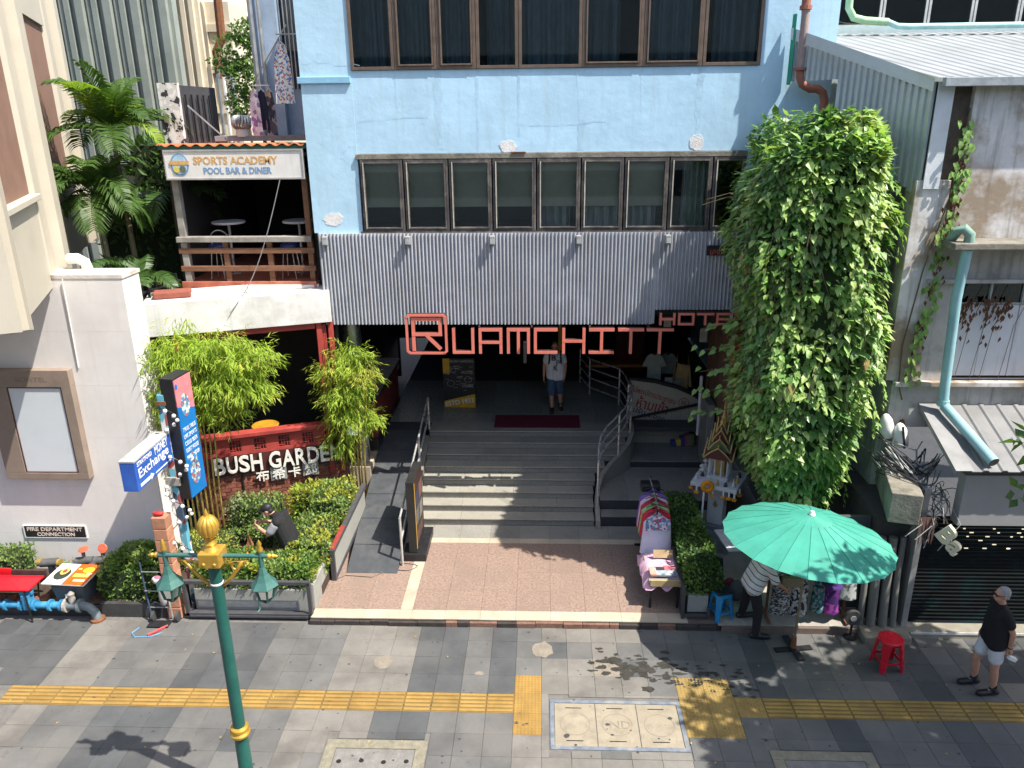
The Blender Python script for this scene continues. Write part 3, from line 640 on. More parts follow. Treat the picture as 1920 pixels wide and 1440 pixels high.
f = MB(); f.box(-6.9, -4.34, 14.485, 14.59, 7.5, 7.53).box(-6.9, -4.34, 14.485, 14.59, 7.0, 7.03).box(-6.9, -6.88, 14.485, 14.59, 7.03, 7.5).box(-4.36, -4.34, 14.485, 14.59, 7.03, 7.5); f.build('frame', mat('alu_frame', (.35, .34, .33), .5), ss)
OR = mat('faded_orange', (.62, .36, .13), .7, .25, 30, 0); BL = mat('faded_blue', (.18, .3, .48), .7, .25, 30, 0)
text('SPORTS ACADEMY', (-6.36, 14.5, 7.27), 1.56, .14, OR, ss, bold=.025, depth=.006)
text('POOL BAR & DINER', (-6.19, 14.5, 7.1), 1.26, .12, BL, ss, bold=.025, depth=.006)
o = MB(uT((-6.62, 14.5, 7.27), (1, 0, 0), (0, 0, 1))).xz([(.17*math.cos(a), .2*math.sin(a)) for a in [k*math.pi/12 for k in range(24)]], -.006, .0).build('emblem', BL, ss)
MB(uT((-6.62, 14.494, 7.27), (1, 0, 0), (0, 0, 1))).xz([(.14*math.cos(a), .17*math.sin(a)) for a in [k*math.pi/12 for k in range(24)]], -.004, .0).build('emblem_field', mat('emblem_sky', (.35, .55, .68), .7), o)
MB().box(-6.8, -6.44, 14.484, 14.49, 7.27, 7.34).build('emblem_band', OR, o)
for dx, cc in ((-.06, (.6, .5, .12)), (.05, (.12, .14, .1))):
    MB(uT((-6.62+dx, 14.486, 7.19), (1, 0, 0), (0, 0, 1))).xz([(.06*math.cos(a), .06*math.sin(a)) for a in [k*math.pi/8 for k in range(16)]], -.004, .0).build('emblem_ball', mat('ball_%d' % (dx > 0), cc, .5), o)
for k, (x, yy) in enumerate(((-6.35, 15.05), (-4.95, 15.1))):
    t = thing('bar_stool', 'blue round seated bar stool at the %s end of the deck counter' % ('left' if k == 0 else 'right'), 'stool', (x, yy, 5.07), group='stools on the bar deck')
    MB().lathe([(.17, .6), (.18, .63), (.16, .66)], 16).build('seat', mat('blue_vinyl', (.03, .06, .25), .4), t, local=True)
    for a in range(4):
        ca, sa = math.cos(a*math.pi/2+.7), math.sin(a*math.pi/2+.7)
        MB().tube([(.12*ca, .12*sa, .6), (.2*ca, .2*sa, 0)], .012, 6).build('leg', STEEL, t, local=True)
    MB().tube([(.17*math.cos(a), .17*math.sin(a), .2) for a in [q*math.pi/6 for q in range(13)]], .008, 5).build('foot_ring', STEEL, t, local=True)
    if k == 0: MB().tube([(.18*math.cos(a), .0+.12, .75+.17*math.sin(a)) for a in [q*math.pi/8 for q in range(17)]], .012, 6).build('hoop_back', STEEL, t, local=True)
for k, (x, yy) in enumerate(((-6.3, 15.6), (-4.9, 15.7))):
    t = thing('bar_table', 'small white topped table in the %s of the dark bar' % ('left' if k == 0 else 'right'), 'table', (x, yy, 5.07), group='tables in the dark bar')
    MB().lathe([(.32, 1.0), (.33, 1.02), (.32, 1.04)], 20).build('table_top', WHITE, t, local=True)
    MB().lathe([(.2, 0), (.2, .03), (.03, .05), (.03, 1.0)], 10).build('leg', STEEL, t, local=True)
# roof clutter above the bar
t = thing('roof_billboard', 'weathered white and black billboard box leaning on the bar roof', 'billboard', (-7.0, 15.6, 7.55))
MB().box(-7.25, -6.87, 15.4, 15.5, 7.55, 8.7).build('end_panel', prnt('peeling', ((.04, .04, .045), (.5, .5, .48), (.65, .64, .6)), 7, 'noise'), t)
MB().box(-6.97, -6.87, 15.5, 17.2, 7.55, 8.66).build('side_panel', mat('black_panel', (.06, .06, .065), .7), t)
for k in range(5): MB().bar((-6.82, 15.6+k*.28, 7.6), (-6.82, 15.6+k*.28, 8.5), .03).build('rib', BLK, t)
MB().bar((-6.8, 15.6, 8.3), (-6.2, 15.9, 7.62), .03).build('stay', GALV, t)
t = thing('roof_ventilator', 'round galvanised turbine ventilator on the bar roof', 'ventilator', (-6.05, 16.3, 7.7))
MB().lathe([(.13, 7.7), (.13, 7.85)], 16, (-6.05, 16.3, 0)).build('base', WHITE, t)
m = MB()
for k in range(20):
    a = k*math.pi/10; pts = []
    for i in range(7):
        ph = -1.2+2.4*i/6; r_ = .19*math.cos(ph*.75); aa = a+.25*i/6
        pts.append((-6.05+r_*math.cos(aa), 16.3+r_*math.sin(aa), 7.98+.13*math.sin(ph)))
    m.tube(pts, .022, 4)
m.build('turbine', GALV, t)
# hanging cable in front of the bar
MB().tube([(-4.75, 14.35, 7.0)]+[(-4.75-.95*s, 14.35-.7*s, 7.0-2.3*s-.35*math.sin(math.pi*s)) for s in [k/12 for k in range(1, 13)]], .008, 5).build('cable', mat('cable_grey', (.2, .2, .2), .7), label='thin loose cable sagging from the bar eave to the canopy', cat='cable')

# ------------------------------------------------------------------ blue side wing with laundry
WING = mat('wing_blue', (.32, .42, .55), .7, .15, 3, .05, streak=((.2, .25, .3), .5))
wg = thing('hotel_wing', 'shaded blue grey rear wing of the hotel with barred window beyond laundry', 'building', (-5, 16.6, 7.5))
MB().box(-5.75, -5.2, 16.5, 20, 7.65, 11.3).box(-4.75, -4.27, 16.5, 20, 7.65, 11.3).box(-5.2, -4.75, 16.7, 20, 7.65, 8.6).build('wall', WING, wg)
MB().box(-5.2, -4.75, 16.75, 16.8, 8.6, 11.3).build('window_glass', GLU, wg)
for k in range(6): MB().box(-5.18+k*.08, -5.16+k*.08, 16.6, 16.62, 8.6, 11.3).build('window_bar', GALV, wg)
for x in (-5.66, -5.5): MB().tube([(x, 16.42, 7.5), (x, 16.42, 11.3)], .04, 8).build('drain_pipe', GALV, wg)
def garment(name, x, yy, z1, z0, w, m, label, group=None, flare=1.25, n=14):
    t = thing(name, label, 'garment', (x, yy, z0), group=group); rows = 10; vs = []
    for i in range(rows+1):
        q = i/rows; ww = w*(.55+.45*min(1, q*4))*(1+(flare-1)*q)
        for j in range(n+1):
            u = j/n-.5; vs.append((x+u*ww, yy+.03*math.sin(u*20+i*.3)*q+.015*math.sin(u*41), z1+(z0-z1)*q-.06*(1-q)*abs(u)))
    MB().add(vs, [(i*(n+1)+j, i*(n+1)+j+1, (i+1)*(n+1)+j+1, (i+1)*(n+1)+j) for i in range(rows) for j in range(n)]).build('cloth', m, t, smooth=True)
    MB().tube([(x-w*.3, yy, z1-.04), (x, yy, z1+.03), (x+w*.3, yy, z1-.04)], .008, 5).tube([(x, yy, z1+.03), (x, yy, z1+.1)], .006, 5).build('hanger', WHITE, t)
    return t
garment('hanging_dress', -4.62, 14.75, 9.3, 8.3, .26, prnt('dress_print', ((.75, .74, .7), (.7, .7, .68), (.5, .1, .06), (.72, .72, .7), (.1, .2, .5), (.7, .65, .5)), 38), 'long white floral dress hanging beside the blue wall')
for k, (x, m_, lb) in enumerate(((-5.28, prnt('towel_pink', ((.6, .45, .5), (.7, .6, .6), (.3, .15, .3), (.75, .7, .7)), 15), 'pink patterned cloth on the round hanger'), (-5.15, mat('navy_cloth', (.015, .018, .04), .9), 'navy cloth in the middle of the round hanger'), (-5.02, prnt('towel_grey', ((.1, .1, .12), (.3, .25, .3), (.5, .3, .2), (.05, .05, .06)), 12), 'grey patterned cloth at the right of the round hanger'))):
    garment('hanging_cloth', x, 15.0+.03*k, 8.55, 7.75+.1*(k == 1), .17, m_, lb, 'laundry by the blue wall', 1.1, 8)
t = thing('laundry_rack', 'white wire clothes hangers on a pole beside the blue wall', 'clothes rack', (-5, 15, 8.5))
MB().tube([(-5.3, 15.2, 8.72), (-4.5, 14.8, 9.6)], .012, 6).tube([(-4.7, 14.8, 9.45), (-4.3, 14.8, 9.45)], .012, 6).build('pole', GALV, t)
MB().tube([(-5.15+.17*math.cos(a), 15.02+.1*math.sin(a), 8.62) for a in [q*math.pi/8 for q in range(17)]], .008, 5).tube([(-5.15, 15.02, 8.62), (-5.15, 15.02, 8.85)], .006, 5).build('ring_hanger', WHITE, t)

# ------------------------------------------------------------------ pale wall on the left with its light box
PALE = mat('pale_render', (.72, .69, .655), .8, .05, 1.5, .05, c2=(.63, .59, .55), c2scale=.7, c2amt=.5, streak=((.56, .52, .48), .35))
pw = thing('boundary_wall', 'tall pale rendered wall left of the red restaurant', 'wall', (-9, 12.4, 0))
zs = [0, .95, 1.9, 2.85, 3.8, 4.75, 5.64]
for a, b in zip(zs, zs[1:]): MB().box(-16, -6.8, 12.2, 12.76, a+.001, b-.001).build('wall_course', PALE, pw)
MB().box(-16, -6.82, 12.22, 12.74, 0, 5.6).build('wall_core', CONC, pw)
MB().box(-16, -6.78, 12.19, 12.78, 5.64, 5.7).build('coping', mat('stained_coping', (.6, .56, .5), .85, .15, 3, .1, c2=(.3, .22, .15), c2scale=2.5, c2amt=.7), pw)
MB().tube([(-7.76, 12.17, 5.64), (-7.8, 12.185, 4.13)], .01, 6).build('conduit', WHITE, pw)
lb = thing('light_box', 'blank white light box poster in a brown metal frame on the pale wall', 'light box', (-8.5, 12.1, 2.1))
TAUP = mat('taupe_metal', (.27, .21, .165), .55, .15, 4, .03, c2=(.2, .15, .12), c2scale=2, c2amt=.5)
f = MB(); f.box(-9.4, -7.92, 12.05, 12.2, 3.82, 4.12).box(-9.4, -7.92, 12.05, 12.2, 2.11, 2.23).box(-9.4, -9.04, 12.05, 12.2, 2.23, 3.82).box(-8.09, -7.92, 12.05, 12.2, 2.23, 3.82)
f.build('frame', TAUP, lb, bevel=.006)
MB().box(-9.04, -8.09, 12.075, 12.19, 2.23, 3.82).build('poster', mat('blank_poster', (.6, .64, .66), .35, .03, 2, 0), lb)
f = MB(); f.box(-9.04, -9.02, 12.06, 12.075, 2.23, 3.82).box(-8.11, -8.09, 12.06, 12.075, 2.23, 3.82).box(-9.02, -8.11, 12.06, 12.075, 2.23, 2.25).box(-9.02, -8.11, 12.06, 12.075, 3.8, 3.82); f.build('trim', mat('maroon_trim', (.08, .03, .03), .5), lb)
text('SOFITEL', (-8.85, 12.05, 3.92), .55, .08, mat('taupe_mark', (.2, .155, .12), .5), lb, depth=.003)
fs_ = thing('fire_sign', 'black fire department plate with pale lettering on the pale wall', 'sign', (-8.85, 12.19, .88))
MB().box(-9.42, -8.29, 12.182, 12.2, .87, 1.1).build('plate', BLK, fs_)
f = MB(); f.box(-9.44, -8.27, 12.179, 12.2, 1.1, 1.112).box(-9.44, -8.27, 12.179, 12.2, .858, .87).box(-9.44, -9.42, 12.179, 12.2, .87, 1.1).box(-8.29, -8.27, 12.179, 12.2, .87, 1.1); f.build('border', WHITE, fs_)
PINKT = mat('plate_letter', (.72, .6, .52), .6)
text('FIRE DEPARTMENT', (-9.37, 12.182, 1.0), 1.03, .075, PINKT, fs_, bold=.02, depth=.004); text('CONNECTION', (-9.2, 12.182, .895), .7, .075, PINKT, fs_, bold=.02, depth=.004)
MB().tube([(-7.95, 12.75, 5.86), (-7.8, 12.75, 5.87), (-7.7, 12.78, 5.8), (-7.68, 12.8, 5.66)], .09, 10).build('vent_elbow', WHITE, label='white plastic pipe elbow on top of the pale wall', cat='pipe', smooth=40)

# ------------------------------------------------------------------ beige tower with ribs and brown louvres
BEI = mat('beige_panel', (.48, .435, .345), .65, .05, 2, .02, c2=(.42, .38, .3), c2scale=1, c2amt=.4)
LOUV = mat('louvre_brown', (.24, .14, .1), .7, .1, 3, .02)
UT = V((-.4, .917, 0)).normalized(); TT = uT((-6.76, 9.45, 0), -UT, (0, 0, 1))     # local x runs back to front; y into the building
bt = thing('beige_tower', 'beige panelled tower with tall brown louvres overhanging the pale wall', 'building', (-8, 12, 5.6), math.atan2(-UT.y, -UT.x))
def TTB(): return MB(uT((-6.76, 9.45, 0), UT, (0, 0, 1)))   # x = distance along the face, y>0 = into building
def tbox(x0, x1, y0, y1, z0, z1): return TTB().box(x0, x1, y0, y1, z0, z1)
def tbuild(mb_, name, m_, par, **k):
    return mb_.build(name, m_, par, **k)
tbuild(tbox(0, 9.4, .12, 5, 5.55, 15), 'wall', BEI, bt)
tbuild(tbox(-.03, 0, -.06, 5, 5.5, 15), 'end_wall', BEI, bt)
bays = [(.3, 2.95), (4.9, 7.55), (9.0, 9.3)]
for a, b in ((0, .3), (2.95, 4.9), (7.55, 9.4)):
    n = 3; w_ = (b-a)/n
    for k in range(n):
        x0 = a+k*w_; y0 = -.02-.14*(k == 1 and n == 3)
        tbuild(TTB().prism([(x0, .12), (x0+.06, y0), (x0+w_-.06, y0), (x0+w_, .12)], 5.48, 15), 'rib', BEI, bt)
for a, b in bays[:2]:
    tbuild(tbox(a, b, .0, .12, 5.5, 6.9), 'spandrel', BEI, bt); tbuild(tbox(a, b, .0, .12, 9.8, 15), 'spandrel', BEI, bt)
    tbuild(tbox(a-.03, b+.03, -.1, .12, 6.9, 6.99), 'sill', BEI, bt, bevel=.01)
    tbuild(tbox(a, b, .08, .119, 6.99, 9.8), 'louvre_back', LOUV, bt)
    m = TTB()
    for k in range(int((b-a)/.05)): m.box(a+.01+k*.05, a+.04+k*.05, .05, .08, 6.99, 9.8)
    tbuild(m, 'louvre', LOUV, bt)
# further buildings up the alley
GRN = mat('grey_green_metal', (.27, .295, .255), .55, .12, 2, .02, c2=(.2, .22, .19), c2scale=1, c2amt=.5)
fb = thing('metal_clad_building', 'grey green metal clad building with tall vertical fins behind the palm', 'building', (-12, 24.5, 0))
MB().box(-15, -10.6, 24.2, 24.5, 0, 16).build('wall', GRN, fb)
x = -15.0; k = 0
while x < -10.75:
    w_ = (.3, .16, .22, .13)[k % 4]; MB().box(x, x+w_*.84, 24.2-(.16, .06, .11, .03)[k % 4], 24.2, 0, 16).build('fin', GRN, fb, bevel=.02); x += w_; k += 1
MB().box(-10.6, -10.0, 24.0, 24.4, 0, 8.3).build('low_wing', GRN, fb)
CRM = mat('cream_render', (.62, .54, .4), .8, .08, 2, .04, streak=((.45, .38, .28), .4))
fc = thing('cream_building', 'sunlit cream building with fluted panels far up the alley', 'building', (-12.5, 31, 0))
MB().box(-14.6, -12.2, 30, 36, 0, 17).box(-12.2, -11.35, 30.6, 36, 0, 12).box(-11.6, -10.2, 33, 36, 0, 9).build('wall', CRM, fc)
for k in range(8): MB().box(-14.6+k*.3, -14.45+k*.3, 29.85, 30, 0, 17).build('flute', CRM, fc)
for z in (8.2, 9.6, 11): MB().box(-12.2, -11.33, 30.5, 30.6, z, z+.25).build('string_course', CRM, fc)
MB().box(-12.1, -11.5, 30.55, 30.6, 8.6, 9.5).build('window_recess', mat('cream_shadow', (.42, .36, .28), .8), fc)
fd = thing('far_white_building', 'white building closing the far end of the alley', 'building', (-13, 46, 0))
MB().box(-26, -6, 46, 50, 0, 22).build('wall', WHITE, fd)
for k in range(3): MB().box(-17+k*2.2, -15.6+k*2.2, 45.9, 46, 13.2, 14.6).build('window', mat('far_pane', (.3, .32, .33), .3), fd)
MB().tube([(-11.75, 30, 9.4), (-11.75, 30, 10.3), (-11.5, 30, 10.7), (-11.45, 30, 13)], .16, 8).build('duct', RUST, label='rusty duct climbing the far cream building', cat='pipe')
for x, r_ in ((-10.1, .06), (-9.9, .05), (-9.65, .07)): MB().tube([(x, 25.6, 4), (x, 25.6, 9.2), (x+.1, 25.6, 9.5)], r_, 6).build('alley_pipe', WHITE if r_ < .06 else GALV, label='thin vertical pipe in the alley, %s of three' % {.06: 'left', .05: 'middle', .07: 'right'}[r_], cat='pipe', group='pipes in the alley')
ab = thing('alley_backing', 'dark backing blocks added for the shade in the alley behind the palm', 'building', (-8.6, 19, 0))
MB().box(-11, -7.05, 19.2, 22, 0, 7.0).box(-7.3, -7.02, 15.5, 19.2, 0, 5.2).build('wall', mat('alley_shade', (.06, .06, .055), .9), ab)  # near-black backing added where the alley lies in deep shade
fn = thing('alley_fence', 'black metal bar fence in the alley beside the pale wall', 'fence', (-7, 14, 4))
for k in range(7): MB().bar((-7.25+.03*k, 13.3+.22*k, 3.2), (-7.25+.03*k, 13.3+.22*k, 5.25), .035).build('bar', BLK, fn)
MB().bar((-7.27, 13.2, 5.1), (-7.03, 14.7, 5.1), .04).bar((-7.27, 13.2, 4.0), (-7.03, 14.7, 4.0), .04).build('rail', BLK, fn)
# ================================================================== OLD SHOP ON THE RIGHT
OLDW = mat('old_white_wall', (.62, .6, .58), .9, .12, 2, .12, c2=(.27, .2, .13), c2scale=1.3, c2amt=.9, c2thr=.44, streak=((.16, .13, .1), .8))
OLDL = mat('old_lower_wall', (.5, .48, .45), .9, .15, 3, .12, c2=(.2, .18, .15), c2scale=1.5, c2amt=.7, streak=((.12, .11, .1), .7))
BOARD = mat('white_boards', (.62, .64, .68), .7, .06, 2, .04, streak=((.3, .29, .28), .6))
ZINC = mat('zinc_roof', (.21, .21, .21), .5, .1, 2, .03, metal=.25, c2=(.16, .155, .145), c2scale=1.2, c2amt=.5)
os_ = thing('old_shop_building', 'stained white old shophouse with boarded window above a dark roller shutter', 'building', (8, 11.8, 0))
MB().box(6.12, 13, 12.0, 12.3, 6.25, 8.45).build('upper_wall', OLDW, os_)
MB().box(5.48, 5.98, 11.97, 12.3, 4.0, 7.1).build('corner_pilaster', OLDW, os_, bevel=.01)
MB().box(5.6, 6.12, 12.1, 12.3, 6.2, 8.45).build('recess', mat('recess_brown', (.13, .1, .08), .95, .3, 5, .2), os_)  # recess strip in a darker brown than the wall
MB().box(5.98, 13, 12.0, 12.3, 5.62, 6.15).build('band_wall', OLDL, os_)
MB().box(5.62, 5.9, 12.3, 14.6, 0, 7.0).build('side_wall', OLDL, os_)
MB().box(5.95, 13, 11.5, 12.0, 6.15, 6.25).build('canopy_slab', CONCD, os_, bevel=.015)
MB().box(5.85, 13, 11.9, 12.0, 5.58, 5.64).build('drip_ledge', OLDL, os_, bevel=.01)
MB().box(5.98, 6.38, 12.0, 12.3, 4.0, 5.62).build('pier', OLDL, os_)
MB().box(6.38, 13, 12.12, 12.3, 4.0, 5.62).build('window_back', DARK, os_)
for k in range(9):
    a = 6.38+k*.5
    o = MB().box(a, a+.03, 12.03, 12.1, 5.22, 5.6).box(a+.03, a+.5, 12.04, 12.1, 5.22, 5.25).build('window', mat('old_frame', (.4, .42, .4), .7), os_)
    MB().box(a+.03, a+.5, 12.07, 12.075, 5.25, 5.6).build('pane', glass('old_glass', (.3, .45, .42), .06), o)
    MB().box(a+.004, a+.496, 12.05+.004*(k % 2), 12.1, 4.06, 5.21).build('board', BOARD, os_, bevel=.004)
MB().box(5.6, 13, 11.88, 12.0, 3.92, 4.0).build('ledge', OLDW, os_, bevel=.01)
MB().box(5.6, 13, 11.98, 12.3, 3.2, 3.92).build('lower_band', OLDL, os_)
# tin lean-to roof with ribs
def rib_sheet(x0, x1, ya, za, yb, zb, pitch=.27, h=.022):
    m = MB(); n = int((x1-x0)/pitch); pr = []
    for k in range(n):
        a = x0+k*pitch; pr += [(a, 0), (a+pitch*.55, 0), (a+pitch*.65, h), (a+pitch*.85, h), (a+pitch*.95, 0)]
    pr.append((x0+n*pitch, 0)); L_ = len(pr)
    m.add([(a, ya, za+b) for a, b in pr]+[(a, yb, zb+b) for a, b in pr]+[(a, ya, za+b-.012) for a, b in pr], [(i, i+1, L_+i+1, L_+i) for i in range(L_-1)]+[(2*L_+i, 2*L_+i+1, i+1, i) for i in range(L_-1)])
    return m
rib_sheet(6.3, 13, 10.6, 3.06, 12.0, 3.6).build('lean_to_roof', ZINC, os_)
MB().add([(6.06, 10.58, 3.08), (6.32, 10.58, 3.08), (6.32, 12.0, 3.63), (6.06, 12.0, 3.63), (6.06, 10.58, 3.0), (6.06, 12, 3.55)], [(0, 1, 2, 3), (0, 3, 5, 4)]).build('roof_flashing', mat('pale_zinc', (.24, .24, .24), .5, .1, 3, .02, metal=.2), os_)
MB().box(6.35, 13, 10.8, 11.0, 2.05, 2.9).build('fascia_box', mat('grey_fascia', (.3, .3, .295), .55, .06, 2, .02), os_, bevel=.008)
MB().box(6.34, 13, 10.82, 10.98, 2.9, 3.02).build('fascia_cap', mat('dark_gap', (.09, .09, .085), .8), os_)
SHUT = mat('shutter_metal', (.009, .011, .0105), .8, .2, 4, .03, metal=.0, spec=.08, c2=(.008, .03, .03), c2scale=2, c2amt=.5)
m = MB()
for k in range(28):
    z = .125+k*.07; m.add([(5.95, 11.05, z), (13, 11.05, z), (13, 11.02, z+.03), (5.95, 11.02, z+.03), (5.95, 11.05, z+.068), (13, 11.05, z+.068)], [(0, 1, 2, 3), (3, 2, 5, 4)])
m.build('roller_shutter', SHUT, os_)
m = MB(); r_ = random.Random(5)
for k in range(38):
    row = r_.randint(0, 6); x = 6.3+r_.random()*2.2; m.box(x, x+r_.choice((.035, .06)), 11.016, 11.024, 1.95-row*.07-.008, 1.95-row*.07+.008)
m.build('slot_light', emit('slot_glow', (1, .85, .5), .45), os_, kind='stuff')  # glowing bars set on the slats for light showing through slots
MB().box(5.9, 13, 10.78, 11.06, -.05, .12).build('door_sill', mat('sill_tile', (.26, .24, .19), .6, .15, 6, .05), os_, bevel=.006)
MB().box(5.95, 13, 10.768, 10.78, .085, .122).build('sill_trim', mat('trim_white', (.6, .6, .58), .4), os_)
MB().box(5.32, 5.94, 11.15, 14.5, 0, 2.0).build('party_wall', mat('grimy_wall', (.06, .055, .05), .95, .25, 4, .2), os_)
MB().box(5.84, 5.93, 10.9, 11.14, .1, 2.6).build('shutter_guide', mat('grey_guide', (.25, .25, .24), .6), os_)
MB().box(5.15, 5.9, 10.6, 10.92, -.05, .14).build('plinth', CONCD, os_, bevel=.02)
# concrete beam, loose cables
o = MB(MX.Translation((5.68, 11.42, 2.38)) @ MX.Rotation(rd(-15), 4, 'Z')).box(-.22, .22, -.75, .75, -.25, .25).build('concrete_beam', CONCD, bevel=.015, label='weathered concrete beam stub sticking out beside the tin roof', cat='beam')
cb = thing('cable_bundle', 'tangle of grey and black cables looping over the concrete beam', 'cables', (5.9, 11.6, 2.6))
r_ = random.Random(11); CAB = [mat('cable_light', (.4, .4, .38), .6), mat('cable_black', (.03, .03, .03), .6)]
for k in range(26):
    zc = 2.62+r_.uniform(0, .45); x0 = 5.45+r_.uniform(-.1, .15); x1 = 6.25+r_.uniform(-.15, .2); y0 = 11.7+r_.uniform(-.2, .25); sag = r_.uniform(.15, .6); pts = []
    for i in range(11):
        t = i/10; pts.append((x0+(x1-x0)*t, y0-sag*math.sin(math.pi*t)+.05*math.sin(9*t+k), zc+.1*math.sin(t*5+k)-.12*t*(k % 3)-.18*math.sin(math.pi*t)))
    MB().tube(pts, r_.choice((.009, .012, .016)), 6).build('cable', CAB[int(r_.random() < .5)], cb, smooth=True)
for k in range(24):
    c = V((6.05+r_.uniform(-.12, .2), 10.95+r_.uniform(-.15, .35), 2.45+r_.uniform(-.25, .15))); a0 = r_.uniform(0, 6); R_ = r_.uniform(.08, .25); ax = rv(r_); bx = ax.orthogonal().normalized(); cx = ax.cross(bx)
    MB().tube([c+bx*R_*math.cos(a0+t*.5)+cx*R_*.8*math.sin(a0+t*.5)+V((0, 0, -.02*t)) for t in range(9)], .007, 5).build('cable', CAB[int(r_.random() < .25)], cb, smooth=True)
for k in range(8):
    x = 5.85+r_.uniform(-.15, .45)
    MB().tube([(x, 10.9, 2.3), (x+r_.uniform(-.1, .1), 10.75, 2.1), (x+r_.uniform(-.25, .15), 10.7, 1.65+r_.uniform(0, .3))], .007, 5).build('cable', CAB[int(r_.random() < .6)], cb)
# supports drooping below the beam
t = thing('hanging_rags', 'ragged brown strips hanging under the concrete beam', 'rags', (5.9, 10.9, 1.6))
for k in range(5): MB().add([(5.78+.05*k, 10.8, 2.2), (5.83+.05*k, 10.8, 2.2), (5.82+.05*k, 10.78, 1.75+.08*(k % 3)), (5.8+.05*k, 10.78, 1.72+.08*(k % 2))], [(0, 1, 2, 3)]).build('rag', mat('rag_brown', (.14, .08, .065), .95), t)
sl_ = thing('shop_letters', 'cream three dimensional shop letters hanging edge on below the grey fascia', 'sign', (6.2, 10.7, 1.7))
me = tmesh('Ba', .4, .3, .07, .03); me.materials.append(IVORY); me.transform(MX.Translation((6.02, 10.74, 1.95)) @ MX.Rotation(rd(-50), 4, 'Z') @ MX.Rotation(rd(38), 4, 'Y')); place('letter', me, sl_)
# white capsule lamps
for k, (x, yy, z) in enumerate(((5.6, 11.95, 3.22), (5.8, 11.85, 3.1))):
    t = thing('wall_lamp', 'white capsule lamp with %s at the edge of the vine' % ('plain shell' if k == 0 else 'black strap'), 'lamp', (x, yy, z), group='capsule lamps')
    MB(MX.Translation((x, yy, z)) @ MX.Rotation(rd(-12), 4, 'Y')).lathe([(.05, -.2), (.105, -.17), (.115, -.02), (.095, .12), (.05, .2), (.015, .225)], 14).build('shell', WHITE, t, smooth=True)
    if k: MB(MX.Translation((x, yy, z)) @ MX.Rotation(rd(-12), 4, 'Y')).box(-.015, .015, -.122, -.1, -.18, .2).build('strap', BLK, t)
    MB().tube([(x, yy, z+.15), (x+.05, yy+.15, z+.2)], .04, 8).build('arm', RUST, t)
# downpipes
CY = mat('cyan_pvc', (.27, .47, .5), .45, .1, 3, .02, c2=(.3, .55, .56), c2scale=2, c2amt=.4, streak=((.35, .45, .42), .4))
dp = thing('downpipe', 'pale cyan plastic downpipe running down the old wall', 'pipe', (6.35, 11.75, 3.7))
MB().tube([(6.2, 11.62, 6.15), (6.22, 11.72, 5.4), (6.3, 11.75, 4.0), (6.32, 11.74, 3.72)], .075, 12).build('pipe', CY, dp, smooth=40)
MB().lathe([(.085, 0), (.09, .03), (.085, .1)], 12, (6.32, 11.74, 3.66)).build('collar', CY, dp)
lp = thing('loose_pipe', 'cyan plastic pipe lying on the tin roof with open end', 'pipe', (6.5, 11, 3.4))
P0, P1 = V((6.34, 11.72, 3.66)), V((6.6, 10.62, 3.2))
MB().tube([P0, P0.lerp(P1, .3), P1], .08, 14, cap=False).build('pipe', CY, lp, smooth=40)
d_ = (P1-P0).normalized(); MB().tube([P1, P1-d_*.3], .072, 14).build('bore', BLK, lp)
MB().tube([(6.05, 11.85, 6.25), (6.05, 11.7, 6.4), (6.12, 11.65, 6.44), (6.2, 11.62, 6.36), (6.2, 11.62, 6.25)], .075, 10).build('pipe_stub', mat('old_green_pipe', (.2, .32, .26), .6), label='stub of green pipe elbow on top of the stained canopy slab', cat='pipe', smooth=40)
for k, (x, r_) in enumerate(((5.2, .05), (5.36, .075), (5.54, .07), (5.7, .05))):
    MB().tube([(x, 10.95-.02*k, .1), (x-.01, 10.98, .9), (x+.02, 11.05, 1.7)], r_, 10).build('conduit', mat('grey_pipe', (.16, .16, .145), .7, .15, 4, .05, c2=(.14, .13, .11), c2scale=2, c2amt=.5), label='grey vertical conduit beside the shutter, %s of four' % ('leftmost', 'second from left', 'third from left', 'rightmost')[k], cat='pipe', group='conduits by the shutter', smooth=40)
for k, (x, z) in enumerate(((4.95, 1.6), (5.12, 1.45), (4.82, 1.35), (5.0, 1.2))):
    t = thing('electric_meter', 'grey electricity meter behind the umbrella, %s of the cluster' % ('top', 'right', 'left', 'bottom')[k], 'meter', (x, 11.3, z), group='meters behind the umbrella')
    MB().box(x-.07, x+.07, 11.24, 11.32, z-.09, z+.09).build('case', mat('meter_grey', (.16, .2, .2), .5), t, bevel=.012)
    MB(uT((x, 11.238, z+.02), (1, 0, 0), (0, 0, 1))).xz([(.045*math.cos(a), .045*math.sin(a)) for a in [q*math.pi/8 for q in range(16)]], -.01, 0).build('dial', mat('dial_pale', (.5, .52, .5), .4), t)
MB().box(4.7, 5.3, 11.32, 11.4, .2, 1.9).build('meter_board', mat('meter_backing', (.06, .07, .07), .9), label='dark backing board for the meters behind the umbrella', cat='board')

